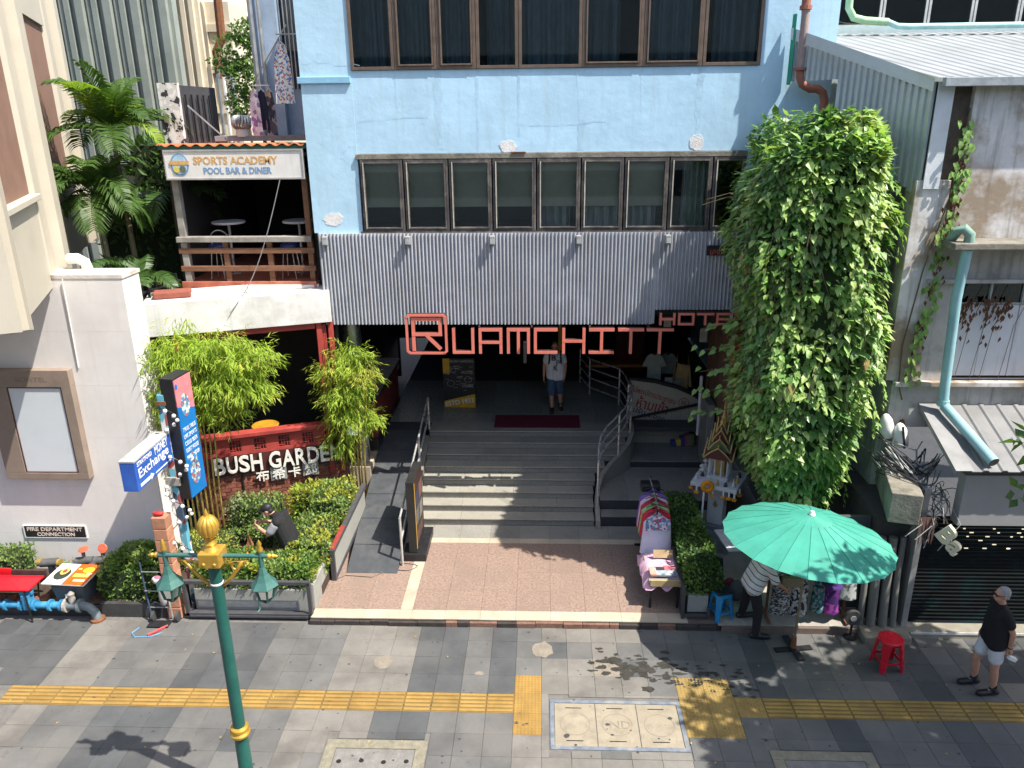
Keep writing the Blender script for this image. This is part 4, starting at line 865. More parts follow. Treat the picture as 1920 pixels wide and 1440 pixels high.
# ------------------------------------------------------------------ metal clad annexe with lean-to roof
GCOR = mat('galvanised_sheet', (.5, .55, .57), .35, .08, 2, .02, metal=.35, c2=(.36, .42, .43), c2scale=.8, c2amt=.5)
an = thing('metal_annexe', 'galvanised corrugated annexe with shallow sheet roof between hotel and old shop', 'building', (5, 13, 7))
A, B = V((4.2, 14.46, 0)), V((5.56, 12.0, 0)); dA = (B-A); m = MB(); n = 24; nn = V((-dA.y, dA.x, 0)).normalized()
if nn.y > 0: nn = -nn
def topz(t): return 9.32+(8.44-9.32)*t
def botz(t): return 8.55 if t < .36 else 7.7-.85*(t-.36)/.64
prev = None
for k in range(n):
    for (u0, u1, o0, o1) in ((0, .35, 0, 0), (.35, .5, 0, .035), (.5, .85, .035, .035), (.85, 1, .035, 0)):
        t0, t1 = (k+u0)/n, (k+u1)/n; a = A+dA*t0+nn*o0; b = A+dA*t1+nn*o1; bz = botz((k+.5)/n)
        m.add([(a.x, a.y, bz), (b.x, b.y, bz), (b.x, b.y, topz(t1)), (a.x, a.y, topz(t0))], [(0, 1, 2, 3)])
m.build('corrugated_wall', GCOR, an)
q = [A+nn*.05, B+nn*.05]; MB().add([(q[0].x, q[0].y, 9.22), (q[1].x, q[1].y, 8.32), (q[1].x, q[1].y, 8.5), (q[0].x, q[0].y, 9.4)], [(0, 1, 2, 3)]).build('verge_flashing', mat('flashing', (.6, .66, .68), .4, .05, metal=.2), an)
MB().box(5.57, 5.8, 11.94, 11.965, 6.98, 8.45).build('corner_flashing', mat('flash_white', (.62, .64, .66), .5, .06), an)
c = MB(); a = A+nn*.04; b = A+dA*.04+nn*.06
c.add([(a.x, a.y, 8.5), (b.x, b.y, 8.5), (b.x, b.y, 9.6), (a.x, a.y, 9.6)], [(0, 1, 2, 3)]).build('green_edge', mat('green_sheet', (.02, .32, .2), .5), an)
m = MB(); n = 40; pr = []
for k in range(n):
    for u, h in ((0, 0), (.6, 0), (.7, .014), (.9, .014)): pr.append(((k+u)/n, h))
pr.append((1, 0)); L_ = len(pr)
fr = lambda t: V((5.5+8.0*t, 11.8, 8.5)); bk = lambda t: V((4.25+9.25*t, 15.35, 9.36))
m.add([fr(t)+V((0, 0, h)) for t, h in pr]+[bk(t)+V((0, 0, h)) for t, h in pr]+[fr(t)+V((0, 0, h-.015)) for t, h in pr], [(i, i+1, L_+i+1, L_+i) for i in range(L_-1)]+[(2*L_+i, 2*L_+i+1, i+1, i) for i in range(L_-1)])
m.build('sheet_roof', mat('roof_sheet', (.31, .32, .33), .5, .06, 1.5, .02, metal=.1, c2=(.26, .26, .26), c2scale=.8, c2amt=.4), an)
MB().box(5.55, 13.5, 11.72, 11.82, 8.38, 8.5).build('eaves_gutter', mat('gutter_grey', (.3, .33, .34), .5), an, bevel=.008)
MB().tube([(6.0, 15.1, 9.52), (6.15, 15.05, 9.45), (6.35, 15.05, 9.44), (13, 15.05, 9.44)], .05, 10).build('gutter_pipe', mat('aqua_pipe', (.35, .62, .6), .45), an, smooth=40)
MB().tube([(5.25, 15.1, 11), (5.3, 15.1, 9.75), (5.4, 15.1, 9.6), (5.6, 15.1, 9.55), (6.0, 15.1, 9.52)], .065, 10).build('rain_pipe', mat('green_pipe', (.32, .52, .3), .5, .1, c2=(.55, .6, .5), c2scale=3, c2amt=.5), an, smooth=40)
gb = thing('green_trim_building', 'pale building with light green fascia and dark window band behind the sheet roof', 'building', (9, 15.8, 8))
MB().box(4.96, 14, 15.55, 16, 6, 9.5).box(4.96, 5.25, 15.5, 16, 9.5, 13).build('wall', mat('pale_aqua_wall', (.5, .6, .6), .7, .06), gb)
MB().box(5.25, 14, 15.5, 16, 10.18, 12).build('fascia', mat('light_green', (.2, .42, .18), .6), gb)
MB().box(5.25, 14, 15.8, 15.9, 9.5, 10.18).build('window_back', DARK, gb)
for k in range(11):
    a = 5.27+k*.8
    o = MB().box(a, a+.04, 15.56, 15.62, 9.5, 10.17).box(a+.74, a+.78, 15.56, 15.62, 9.5, 10.17).box(a+.04, a+.74, 15.56, 15.62, 10.13, 10.17).box(a+.04, a+.74, 15.56, 15.62, 9.5, 9.53).build('window', mat('pale_frame', (.5, .5, .48), .5), gb)
    MB().box(a+.04, a+.74, 15.58, 15.585, 9.53, 10.13).build('pane', GLU, o)
dr = thing('soil_pipe', 'terracotta coloured drain pipe with elbows in front of the blue wall', 'pipe', (4.4, 14.2, 7.9))
TPI = mat('terracotta_pipe', (.33, .13, .09), .6, .15, 3, .05); GPI = mat('grey_red_pipe', (.34, .25, .23), .6, .1)
MB().tube([(4.3, 14.2, 8.72), (4.3, 14.2, 9.55), (4.29, 14.2, 9.7)], .07, 12).build('pipe', GPI, dr, smooth=40)
MB().tube([(4.29, 14.2, 9.68), (4.28, 14.2, 11)], .075, 12).build('upper_pipe', TPI, dr, smooth=40)
MB().tube([(4.3, 14.2, 8.75), (4.31, 14.2, 8.62), (4.36, 14.2, 8.5), (4.5, 14.2, 8.43), (4.62, 14.2, 8.43), (4.72, 14.2, 8.36), (4.76, 14.2, 8.24), (4.76, 14.2, 8.0)], .07, 12).build('elbow', TPI, dr, smooth=40)
MB().lathe([(.11, 8.72), (.11, 8.76)], 12, (4.3, 14.2, 0)).build('flange', TPI, dr); MB().lathe([(.1, 9.64), (.1, 9.7)], 12, (4.29, 14.2, 0)).build('flange', TPI, dr)

# ------------------------------------------------------------------ brown slab wall, red cloth, number boards under the vine
pl = thing('plank_screen', 'rough brown timber screen between the entrance and the vine', 'screen', (3.8, 15, .6))
PLK = mat('rough_plank', (.15, .085, .055), .9, .3, 4, .25, stretch=(1, 1, 4), obr=.2)
for k in range(8):
    y0 = 14.55+k*.3; MB().box(3.7+.02*(k % 2), 3.8, y0, y0+.29, .5, 4.3).build('plank', PLK, pl, bevel=.012)
MB().box(3.62, 3.72, 14.3, 14.55, .5, 4.5).build('corner_post', mat('pinkish_post', (.32, .2, .15), .9, .2, 3, .2), pl, bevel=.02)
MB().add([(3.66, 14.28, 4.4), (3.95, 14.28, 4.4), (3.9, 14.26, 3.4), (3.72, 14.28, 2.7), (3.6, 14.27, 3.6)], [(0, 4, 3, 2, 1)]).build('red_cloth', mat('red_cloth', (.4, .01, .015), .8), label='bright red cloth hanging behind the edge of the vine', cat='cloth')
t = thing('metal_cabinet', 'grey metal cabinet door with pale tube beside the brown screen', 'cabinet', (3.6, 15.9, .7))
MB().box(3.52, 3.68, 15.6, 16.3, .72, 2.2).build('body', mat('cabinet_grey', (.2, .2, .19), .5), t, bevel=.01)
MB().tube([(3.5, 16.35, 1.2), (3.5, 16.35, 2.6)], .035, 8).build('tube', WHITE, t)
# ================================================================== ENTRANCE
def rail(name, label, posts, rails, r_post=.024, r_rail=.021, curve=None):
    t = thing(name, label, 'handrail', posts[0][0])
    for a, b in posts: MB().tube([a, b], r_post, 10).build('post', STEEL, t, smooth=40)
    for pts in rails: MB().tube(pts, r_rail, 10).build('rail', STEEL, t, smooth=40)
    return t
rail('handrail', 'stainless handrail climbing between the ramp and the steps', [((-2.6, 12.56, .12), (-2.6, 12.56, 1.12)), ((-2.58, 14.9, .5), (-2.58, 14.9, 1.72)), ((-2.56, 16.3, 1.32), (-2.56, 16.3, 2.08))],
     [[(-2.6, 12.56, 1.12), (-2.58, 14.9, 1.72), (-2.56, 16.3, 2.08)], [(-2.6, 12.56, .66), (-2.58, 14.9, 1.3), (-2.56, 16.3, 1.68)]])
cr = [(1.14, 14.35), (1.16, 14.7), (1.22, 15.0), (1.36, 15.25), (1.58, 15.5), (1.78, 15.75), (1.92, 16.0), (1.99, 16.3), (2.0, 16.7)]
zr = lambda yy, o: .42+min(1, (yy-14.35)/1.95)*.9+o
rail('handrail', 'curved stainless handrail along the right edge of the steps', [((x, yy, zr(yy, -.15)), (x, yy, zr(yy, 1.0))) for x, yy in (cr[0], (1.66, 15.6), (1.97, 16.2))],
     [[(x, yy, zr(yy, o)) for x, yy in cr] for o in (1.0, .78, .56)])
rail('handrail', 'stainless rail beside the doorway on the upper landing', [((1.98, 16.9, 1.32), (1.98, 16.9, 2.25)), ((1.87, 17.9, 1.32), (1.87, 17.9, 2.25)), ((1.2, 18.7, 1.32), (1.2, 18.7, 2.25)), ((1.0, 19.6, 1.32), (1.0, 19.6, 2.25))],
     [[(1.98, 16.7, z), (1.95, 17.4, z), (1.87, 17.9, z), (1.2, 18.7, z), (1.0, 19.6, z)] for z in (2.25, 2.0, 1.75, 1.5)])
MB().box(1.1, 2.6, 18.95, 19.35, 1.95, 2.02).build('counter', mat('orange_wood', (.3, .12, .04), .4), label='orange brown wooden counter ledge in the shaded lobby', cat='counter')
MB().box(2.0, 2.8, 20.5, 21.2, 1.32, 2.6).build('red_cabinet', mat('deep_red', (.12, .012, .012), .5), label='deep red cabinet in the dark lobby', cat='cabinet', bevel=.02)
MB().box(.42, .5, 19.5, 19.56, 1.6, 3.6).build('yellow_sign', mat('yellow_strip', (.6, .36, .03), .5), label='narrow yellow upright sign strip in the dark lobby', cat='sign', bevel=.006)
dm = MB().box(-1.1, .87, 16.42, 17.18, 1.322, 1.336).build('doormat', mat('crimson_mat', (.14, .008, .025), .95, .15, 40, .2), label='long crimson doormat at the top of the steps', cat='mat', bevel=.005)
# tiled counter on the left of the entrance
ct = thing('bar_counter', 'red panelled bar counter with black top beside the ramp', 'counter', (-3.8, 16.2, 1.3))
MB().box(-4.3, -3.58, 15.55, 18.2, 1.45, 2.35).build('panel', mat('counter_red', (.2, .03, .03), .6), ct)
MB().box(-4.35, -3.5, 15.5, 18.25, 2.35, 2.42).build('top', BLK, ct, bevel=.008)
MB().box(-4.3, -3.56, 15.5, 18.2, 1.2, 1.45).build('plinth', BLK, ct)
MB().box(-4.3, -3.61, 14.75, 16.4, .1, 1.1).build('ramp_wall', CREAM, label='low cream stone wall along the upper ramp', cat='wall')
MB().lathe([(.19, .3), (.19, 4.4)], 24, (-3.85, 15.05, 0)).build('column', mat('brushed_steel', (.4, .4, .4), .3, .05, metal=.9), label='round brushed steel column behind the potted bamboo', cat='column', smooth=40)
MB().box(-4.0, -3.56, 14.4, 14.75, .1, .5).build('ramp_kerb', CREAM, label='small cream stone block at the foot of the steel column', cat='block', bevel=.01)
sp = thing('spot_lamp', 'small lit ceiling spotlight near the bar counter', 'lamp', (-3.3, 16.3, 4.2))
MB().lathe([(.05, 4.2), (.06, 4.36)], 12, (-3.3, 16.3, 0)).build('housing', BLK, sp); MB().lathe([(.04, 4.19), (.04, 4.199)], 12, (-3.3, 16.3, 0)).build('bulb', emit('warm_glow', (1, .8, .5), 12), sp)
# chalk menu board
mn = thing('menu_board', 'tall black chalk menu board with yellow corner and yellow base band', 'menu board', (-2, 17.7, 1.32))
MB().box(-2.38, -1.62, 17.68, 17.74, 1.33, 2.58).build('board', mat('chalk_black', (.02, .02, .021), .6), mn)
MB().box(-2.38, -2.22, 17.674, 17.68, 2.2, 2.58).build('yellow_corner', mat('menu_yellow', (.7, .38, .03), .6), mn)
MB().xz([(-2.38, 1.33), (-1.62, 1.33), (-1.62, 1.68), (-2.38, 1.5)], 17.674, 17.68).build('yellow_band', MATS['menu_yellow'], mn)
CHK = mat('chalk', (.45, .45, .44), .9)
text('BUSH GARDEN', (-2.2, 17.68, 2.48), .55, .06, CHK, mn, depth=.003); text('PIZZAS', (-1.93, 17.68, 2.2), .26, .06, CHK, mn, depth=.003); text('STEAKS', (-1.93, 17.68, 1.85), .26, .07, CHK, mn, depth=.003)
text('ESTD 1933', (0, 0, 0), .7, .12, WHITE, mn, depth=.003, bold=.02, T=MX.Translation((-2.34, 17.674, 1.36)) @ MX.Rotation(rd(-9), 4, 'Y'))
m = MB(); r_ = random.Random(2)
for k in range(34):
    x = -2.33+r_.random()*.6; z = 1.75+r_.random()*.65; w_ = r_.uniform(.04, .14); m.box(x, min(x+w_, -1.66), 17.676, 17.679, z, z+.006)
for cx, cz in ((-2.15, 2.3), (-2.2, 1.95), (-1.78, 2.05)):
    for k in range(12):
        a, b = k*math.pi/6, (k+1)*math.pi/6; m.add([(cx+.09*math.cos(q)*r1, 17.677, cz+.08*math.sin(q)*r1) for q, r1 in ((a, 1), (b, 1), (b, .92), (a, .92))], [(0, 1, 2, 3)])
m.build('chalk_drawing', CHK, mn)
# upright sign at the ramp foot
rs2 = thing('sign_stand', 'black upright menu stand on a plinth at the foot of the ramp', 'sign', (-2.42, 13.2, .12))
MB().box(-2.62, -2.18, 12.7, 13.75, .12, .27).build('plinth', BLK, rs2, bevel=.008)
MB().box(-2.5, -2.345, 12.75, 13.68, .27, 1.74).build('panel', mat('stand_black', (.022, .021, .02), .5, .15), rs2, bevel=.006)
m = rs2
for (y0, y1, z0, z1, cc) in ((12.8, 13.63, 1.55, 1.68, (.14, .03, .02)), (12.85, 13.2, 1.2, 1.45, (.05, .07, .2)), (13.25, 13.6, 1.15, 1.45, (.45, .2, .15)), (12.85, 13.15, .8, 1.1, (.3, .3, .28)), (13.25, 13.55, .75, 1.05, (.5, .45, .4)), (12.85, 13.5, .42, .65, (.25, .12, .1))):
    MB().box(-2.345, -2.341, y0, y1, z0, z1).build('print', mat('stand_print_%d' % int(z0*100+y0*10), tuple(q*.4 for q in cc), .5, .4, 12, 0), rs2)
MB().box(-2.345, -2.34, 12.77, 12.8, .35, 1.7).build('yellow_trim', MATS['menu_yellow'], rs2)
MB().tube([(-2.55+.22*math.cos(a)+.03*math.sin(3*a), 12.5+.12*math.sin(a), .128) for a in [k*math.pi/8 for k in range(17)]], .006, 5).tube([(-2.7, 12.5, .128), (-3.1, 12.15, .128), (-3.6, 12.2, .128), (-3.75, 12.05, .128)], .006, 5).build('power_cord', BLK, label='black power cord coiled on the tiles by the sign stand', cat='cord')
# Thai painted parapet and lobby clothes
tw = thing('painted_parapet', 'pale tiled parapet with red and blue Thai lettering in the shade', 'wall', (2.8, 17, .72))
tp = [(2.02, .72), (3.68, .72), (3.68, 1.74), (3.45, 1.9), (3.1, 2.06), (2.6, 2.2), (2.02, 2.28)]
MB().xz(tp, 17.0, 17.12).build('wall', mat('parapet_tile', (.36, .33, .26), .6, .08, 3, .02), tw)
MB().xz([(a, b+.002) for a, b in tp[2:]]+[(2.02, 2.34), (2.6, 2.27), (3.1, 2.13), (3.45, 1.97), (3.7, 1.8)][::1], 16.98, 17.14).build('coping', BLK, tw)
m = MB()
for k in range(8): m.box(2.02+k*.2+.19, 2.02+k*.2+.194, 16.997, 17.0, .72, 1.7)
for k in range(5): m.box(2.02, 3.68, 16.997, 17.0, .9+k*.2, .904+k*.2)
m.build('tile_joint', mat('joint_dark', (.2, .18, .14), .9), tw)
TR, TBl = mat('thai_red', (.3, .02, .02), .7), mat('thai_blue', (.03, .03, .12), .7)
def slant(s, x, z, w_, h_, m_, a): text(s, None, w_, h_, m_, tw, depth=.004, bold=.01, T=MX.Translation((x, 17.0, z)) @ MX.Rotation(rd(a), 4, 'Y'))
slant('ไม่พกบัตรประชาชน', 2.03, 2.02, 1.1, .15, TR, 18); slant('ห้ามเข้า', 2.16, 1.62, .75, .3, TR, 15); slant('ปรับ ๕,๐๐๐ บาท', 2.1, 1.48, 1.12, .17, TBl, 19)
text('๒', (3.22, 17.0, 1.66), .1, .13, TR, tw, depth=.004)
MB(uT((3.27, 17.0, 1.72), (1, 0, 0), (0, 0, 1))).xz([(.12*math.cos(a), .12*math.sin(a)) for a in [q*math.pi/10 for q in range(21)]]+[(.105*math.cos(a), .105*math.sin(a)) for a in [q*math.pi/10 for q in range(20, -1, -1)]], -.004, 0).build('ring_mark', TR, tw)
MB().bar((2.05, 16.95, 1.35), (3.66, 16.95, 1.72), .05).build('handrail', BLK, tw)
t = thing('folded_textiles', 'pile of striped blue and yellow textiles at the parapet corner', 'textiles', (3.4, 16.8, .72))
for k, cc in enumerate(((.05, .05, .2), (.5, .35, .05), (.06, .06, .15), (.3, .1, .12), (.1, .15, .05))):
    MB().box(3.0+.1*k, 3.14+.1*k, 16.75, 16.95, .72, .85+.05*k).build('textile', mat('textile_%d' % k, cc, .9), t, bevel=.03)
def shirt(x, yy, z1, w_, h_, m_, label, sleeves='short'):
    t = thing('hanging_shirt', label, 'shirt', (x, yy, z1-h_), group='shirts on show in the lobby'); a = w_/2
    poly = [(-.06, 0), (-.12, -.02), (-a, -.08), (-a-.1, -.3), (-a+.02, -.33), (-a+.03, -.2), (-a+.02, -h_), (a-.02, -h_), (a-.03, -.2), (a-.02, -.33), (a+.1, -.3), (a, -.08), (.12, -.02), (.06, 0), (0, -.05)]
    if sleeves == 'long': poly[3] = (-a-.07, -.62); poly[4] = (-a+.0, -.62); poly[9] = (a, -.62); poly[10] = (a+.07, -.62)
    MB().xz([(x+p_, z1+q_) for p_, q_ in poly], yy, yy+.07).build('shirt_cloth', m_, t, bevel=.02)
    MB().tube([(x-.14, yy+.03, z1-.04), (x, yy+.03, z1+.03), (x+.14, yy+.03, z1-.04)], .008, 5).build('hanger', BLK, t)
shirt(2.6, 17.3, 2.82, .36, .66, mat('shirt_sage', (.26, .29, .25), .9), 'pale sage short sleeved shirt displayed in the dark shop')
shirt(2.93, 17.45, 2.78, .34, .5, mat('shirt_grey', (.13, .15, .14), .9), 'dark grey green shirt displayed behind the sage one')
shirt(3.25, 17.3, 2.62, .34, .72, mat('shirt_ochre', (.36, .26, .12), .9), 'ochre long sleeved shirt displayed in the dark shop', 'long')
for k, x in enumerate((2.85, 3.05)): MB().box(x, x+.17, 17.22, 17.28, 2.02-.05*k, 2.26-.05*k).build('price_card', mat('card_%d' % k, (.4-.15*k, .4-.15*k, .37-.15*k), .8), label='%s blank card leaning among the shirts' % ('pale' if k == 0 else 'grey'), cat='card')
for k, (x, z) in enumerate(((2.65, 3.55), (3.45, 3.3))): MB().box(x, x+.16, 16.6, 16.61, z, z+.3).build('paper_notice', mat('notice_paper', (.45, .44, .38), .8), label='pale paper notice hanging %s the dark shop' % ('at the middle of' if k == 0 else 'at the right of'), cat='notice')

# ================================================================== STREET FURNITURE
GOLD = mat('gold_paint', (.6, .36, .06), .35, .15, 6, .03, metal=.55); LGRN = mat('lamp_green', (.012, .085, .068), .4, .12, 4, .03, c2=(.025, .12, .1), c2scale=3, c2amt=.4)
LGRN2 = mat('lamp_green_light', (.045, .13, .11), .45, .1)
LX, LY = -3.65, 7.4
lm_ = thing('street_lamp', 'green street lamp post with gold trim and two lanterns', 'street lamp', (LX, LY, 0))
MB().lathe([(.16, 0), (.16, .12), (.12, .2), (.085, .35), (.08, 1.0)], 16, (LX, LY, 0)).lathe([(.072, 1.12), (.068, 3.4)], 16, (LX, LY, 0)).build('pole', LGRN, lm_, smooth=40)
MB().lathe([(.08, 1.0), (.115, 1.02), (.12, 1.05), (.1, 1.075), (.112, 1.1), (.105, 1.13), (.07, 1.15)], 20, (LX, LY, 0)).build('ring', GOLD, lm_, smooth=40)
MB().box(LX-.12, LX+.12, LY-.12, LY+.12, 3.4, 3.58).build('capital', GOLD, lm_, bevel=.015)
for s in (-1, 1):
    for q in (-.06, .06): MB().ell((LX+q, LY-.122, 3.45), (.022, .012, .022), 8, 6).build('stud', GOLD, lm_, smooth=True) if s > 0 else None
MB().lathe([(.09, 3.58), (.06, 3.63), (.07, 3.66), (.05, 3.69), (.05, 3.72), (.08, 3.75)], 16, (LX, LY, 0)).build('finial_neck', GOLD, lm_, smooth=40); MB().lathe([(.03, 3.98), (.02, 4.03), (.005, 4.08)], 10, (LX, LY, 0)).build('finial_tip', GOLD, lm_, smooth=40)
m = MB()
for k in range(12):
    a = k*math.pi/6; pts = [(LX+math.cos(a)*.085*math.cos(t), LY+math.sin(a)*.085*math.cos(t), 3.86+.125*math.sin(t)) for t in [(-.5+j/8)*math.pi*.98 for j in range(9)]]
    m.tube(pts, [.015+.02*math.cos((-.5+j/8)*math.pi) for j in range(9)], 6)
m.ell((LX, LY, 3.86), (.095, .095, .125), 16, 10); m.build('finial_ball', GOLD, lm_, smooth=True)
MB().tube([(LX-.62, LY, 3.5), (LX+.62, LY, 3.5)], .026, 10).build('cross_arm', LGRN2, lm_, smooth=40)
for s in (-1, 1):
    MB(MX.Translation((LX+s*.62, LY, 3.5)) @ MX.Rotation(s*math.pi/2, 4, 'Y')).lathe([(.03, 0), (.035, .02), (.02, .04), (.028, .06), (.006, .11)], 10).build('arm_tip', GOLD, lm_, smooth=40)
    pts = [(LX+s*(.1+.02*k), LY, 3.2) for k in range(1)]
    m = MB(); a0 = LX+s*.1
    m.tube([(LX+s*.08, LY, 3.12), (LX+s*.18, LY, 3.22), (LX+s*.27, LY, 3.34), (LX+s*.33, LY, 3.44)], .022, 6)
    m.tube([(LX+s*(.25+.075*math.cos(t)*(1-t/9)), LY, 3.36+.075*math.sin(t)*(1-t/9)) for t in [k*.45 for k in range(15)]], .016, 6)
    m.tube([(LX+s*.33, LY, 3.44), (LX+s*.36, LY, 3.4), (LX+s*.3, LY, 3.36)], .014, 6)
    m.tube([(LX+s*.12, LY, 3.38), (LX+s*.22, LY, 3.42), (LX+s*.4, LY, 3.44)], .016, 6); m.build('scroll_bracket', GOLD, lm_, smooth=True)
    cx = LX+s*.54
    MB().tube([(cx, LY, 3.34), (cx, LY, 3.58)], .028, 8).build('lantern_stem', LGRN2, lm_)
    MB().lathe([(.03, 3.56), (.035, 3.59), (.02, 3.62), (.028, 3.65), (.005, 3.7)], 10, (cx, LY, 0)).build('lantern_finial', GOLD, lm_, smooth=40)
    o = MB().lathe([(.155, 3.12), (.16, 3.13), (.1, 3.2), (.058, 3.27), (.032, 3.36)], 6, (cx, LY, 0)).build('lantern_roof', LGRN2, lm_)
    m = MB()
    for k in range(6):
        a = k*math.pi/3; m.tube([(cx+.12*math.cos(a), LY+.12*math.sin(a), 3.12), (cx+.09*math.cos(a), LY+.09*math.sin(a), 2.98), (cx+.03*math.cos(a), LY+.03*math.sin(a), 2.92)], .013, 5)
    m.lathe([(.03, 2.9), (.035, 2.92)], 6, (cx, LY, 0)); m.build('lantern_cage', LGRN, o)
    MB().lathe([(.115, 3.12), (.085, 2.98), (.03, 2.93)], 6, (cx, LY, 0)).build('lantern_glass', glass('lantern_pane', (.5, .46, .34), .12, .2), o)
    MB().lathe([(.035, 3.12), (.04, 3.05), (.025, 2.99)], 8, (cx, LY, 0)).build('bulb', mat('bulb_yellow', (.6, .5, .2), .4), o)
MB().lathe([(.072, 3.14), (.075, 3.155), (.072, 3.165)], 14, (LX, LY, 0)).build('cable_tie', WHITE, lm_)

def stool(name, label, loc, rz, m_):
    t = thing(name, label, 'stool', loc, rz); n = 16
    MB().lathe([(.15, .425), (.168, .44), (.165, .455), (.15, .462), (.03, .458)], n).build('seat', m_, t, smooth=40, local=True)
    for a in range(4):
        ca, sa = math.cos(a*math.pi/2+math.pi/4), math.sin(a*math.pi/2+math.pi/4); q = []
        ta = V((-sa, ca, 0)); ra = V((ca, sa, 0)); top = ra*.15+V((0, 0, .44)); bot = ra*.215
        ws = [(top, .075, .035), (top*.5+bot*.5, .05, .03), (bot, .04, .025)]; m = MB(); vs = []
        for c_, w_, d_ in ws: vs += [c_-ta*w_-ra*d_, c_+ta*w_-ra*d_, c_+ta*w_*.8+ra*d_*.3, c_-ta*w_*.8+ra*d_*.3]
        m.add(vs, [(i*4+j, i*4+(j+1) % 4, (i+1)*4+(j+1) % 4, (i+1)*4+j) for i in range(2) for j in range(4)]+[(3, 2, 1, 0), (8, 9, 10, 11)]); m.build('leg', m_, t, bevel=.006, local=True)
        cb_, sb_ = math.cos((a+1)*math.pi/2+math.pi/4), math.sin((a+1)*math.pi/2+math.pi/4); r1 = .195
        MB().bar((ca*r1, sa*r1, .13), (cb_*r1, sb_*r1, .13), .018, .04).build('stretcher', m_, t, bevel=.004, local=True)
        r2 = .152; MB().bar((ca*r2, sa*r2, .405), (cb_*r2, sb_*r2, .405), .018, .06).build('apron', m_, t, bevel=.004, local=True)
    return t
rst = stool('plastic_stool', 'red plastic stool on the footway near the shutter', (5.3, 10.1, 0), .12, mat('red_plastic', (.55, .008, .025), .3, .06, 3, 0, coat=.3))
rst.scale = (1.12, 1.12, 1.12)
stool('plastic_stool', 'blue plastic stool with a black bag on it beside the hedge', (2.98, 11.15, .12), .35, mat('blue_plastic', (.01, .2, .42), .35, .06, 3, 0))
MB(MX.Translation((2.99, 11.15, .582)) @ MX.Rotation(.3, 4, 'Z') @ MX.Rotation(rd(12), 4, 'X')).box(-.13, .13, -.1, .11, 0, .05).build('black_bag', BLK, label='flat black bag on the blue plastic stool', cat='bag', bevel=.02)
t = thing('black_chair', 'black metal chair half hidden behind the blue stool', 'chair', (2.95, 11.6, .12))
MB().tube([(2.8, 11.5, .12), (2.82, 11.55, .95), (2.9, 11.58, 1.0), (3.05, 11.58, .95), (3.1, 11.5, .12)], .015, 6).build('frame', BLK, t); MB().box(2.78, 3.1, 11.4, 11.75, .5, .54).build('seat', BLK, t, bevel=.01); MB().box(2.84, 3.06, 11.56, 11.6, .72, .95).build('backrest', BLK, t, bevel=.01)

# umbrella
TEAL = mat('teal_canvas', (.055, .33, .245), .75, .1, 3, .04, transl=.15, c2=(.1, .38, .295), c2scale=1.6, c2amt=.6, streak=((.04, .28, .21), .4))
ux_, uy_ = 3.99, 10.45
um = thing('market_umbrella', 'large teal market umbrella over the clothes stall', 'umbrella', (ux_, uy_, 0))
NG = 20; TU = MX.Translation((ux_, uy_, 2.0)) @ MX.Rotation(rd(4), 4, 'Y') @ MX.Rotation(rd(-2), 4, 'X'); m = MB(TU)
rows = [(0.04, .40), (.3, .345), (.6, .255), (.9, .15), (1.12, .065), (1.25, .0)]
for k in range(NG*2):
    a0, a1 = k*math.pi/NG, (k+1)*math.pi/NG; vs = []
    for i, (r_, z) in enumerate(rows):
        for a, kk in ((a0, k), (a1, k+1)):
            sag = (-.007*r_/1.25 if kk % 2 else 0); rr_ = r_*(1-(.022*r_/1.25 if kk % 2 else 0)); vs.append((rr_*math.cos(a), rr_*math.sin(a), z+sag))
    m.add(vs, [(2*i, 2*i+2, 2*i+3, 2*i+1) for i in range(len(rows)-1)])
m.build('canopy', TEAL, um, smooth=60)
m = MB(TU)
for k in range(NG):
    a = 2*k*math.pi/NG; m = MB(TU); m.tube([(r_*math.cos(a), r_*math.sin(a), z-.012) for r_, z in rows], .006, 4); m.build('rib', GALV, um)
for k in range(NG):
    a = 2*k*math.pi/NG; MB(TU).tube([(r_*math.cos(a), r_*math.sin(a), z+.001) for r_, z in rows[1:]], .005, 4).build('seam', mat('teal_seam', (.015, .2, .15), .8), um)
MB(TU).lathe([(.05, .385), (.05, .41), (.03, .46), (.005, .47)], 12).build('cap', WHITE, um)
MB().tube([(ux_, uy_, 0), (ux_+.03, uy_-.01, 2.4)], .02, 10).build('pole', mat('worn_pole', (.2, .16, .11), .6, .3, 9, .05), um)
MB(MX.Translation((ux_, uy_, .015)) @ MX.Rotation(rd(8), 4, 'Z')).box(-.3, .3, -.05, .05, -.012, .012).build('foot_bar', BLK, um)
MB(MX.Translation((ux_, uy_, .04)) @ MX.Rotation(rd(98), 4, 'Z')).box(-.3, .3, -.05, .05, -.012, .012).build('foot_bar', BLK, um)
MB().lathe([(.05, .05), (.035, .25)], 10, (ux_, uy_, 0)).build('socket', RUST, um)

# clothes stall on the terrace
def drape(name, x0, x1, y0, y1, ztop, drop, m_, parent, sd=0):
    n = 14; r_ = random.Random(sd); m = MB(); vs = []; k2 = 4
    for j in range(n+1):
        v = j/n
        for i in range(n+1):
            u = i/n; x = x0+(x1-x0)*u; yy = y0+(y1-y0)*v; z = ztop+.012*math.sin(u*9+v*4+sd)
            e = max(0, (abs(u-.5)-.42)/.08, (abs(v-.5)-.42)/.08)
            if e > 0: z -= drop*e*(1+.35*math.sin(u*14+v*17)); x += (.05*e*(1 if u > .5 else -1) if abs(u-.5) > .42 else 0); yy += (.05*e*(1 if v > .5 else -1) if abs(v-.5) > .42 else 0)
            vs.append((x, yy, z))
    m.add(vs, [(j*(n+1)+i, j*(n+1)+i+1, (j+1)*(n+1)+i+1, (j+1)*(n+1)+i) for j in range(n) for i in range(n)])
    return m.build(name, m_, parent, smooth=True)
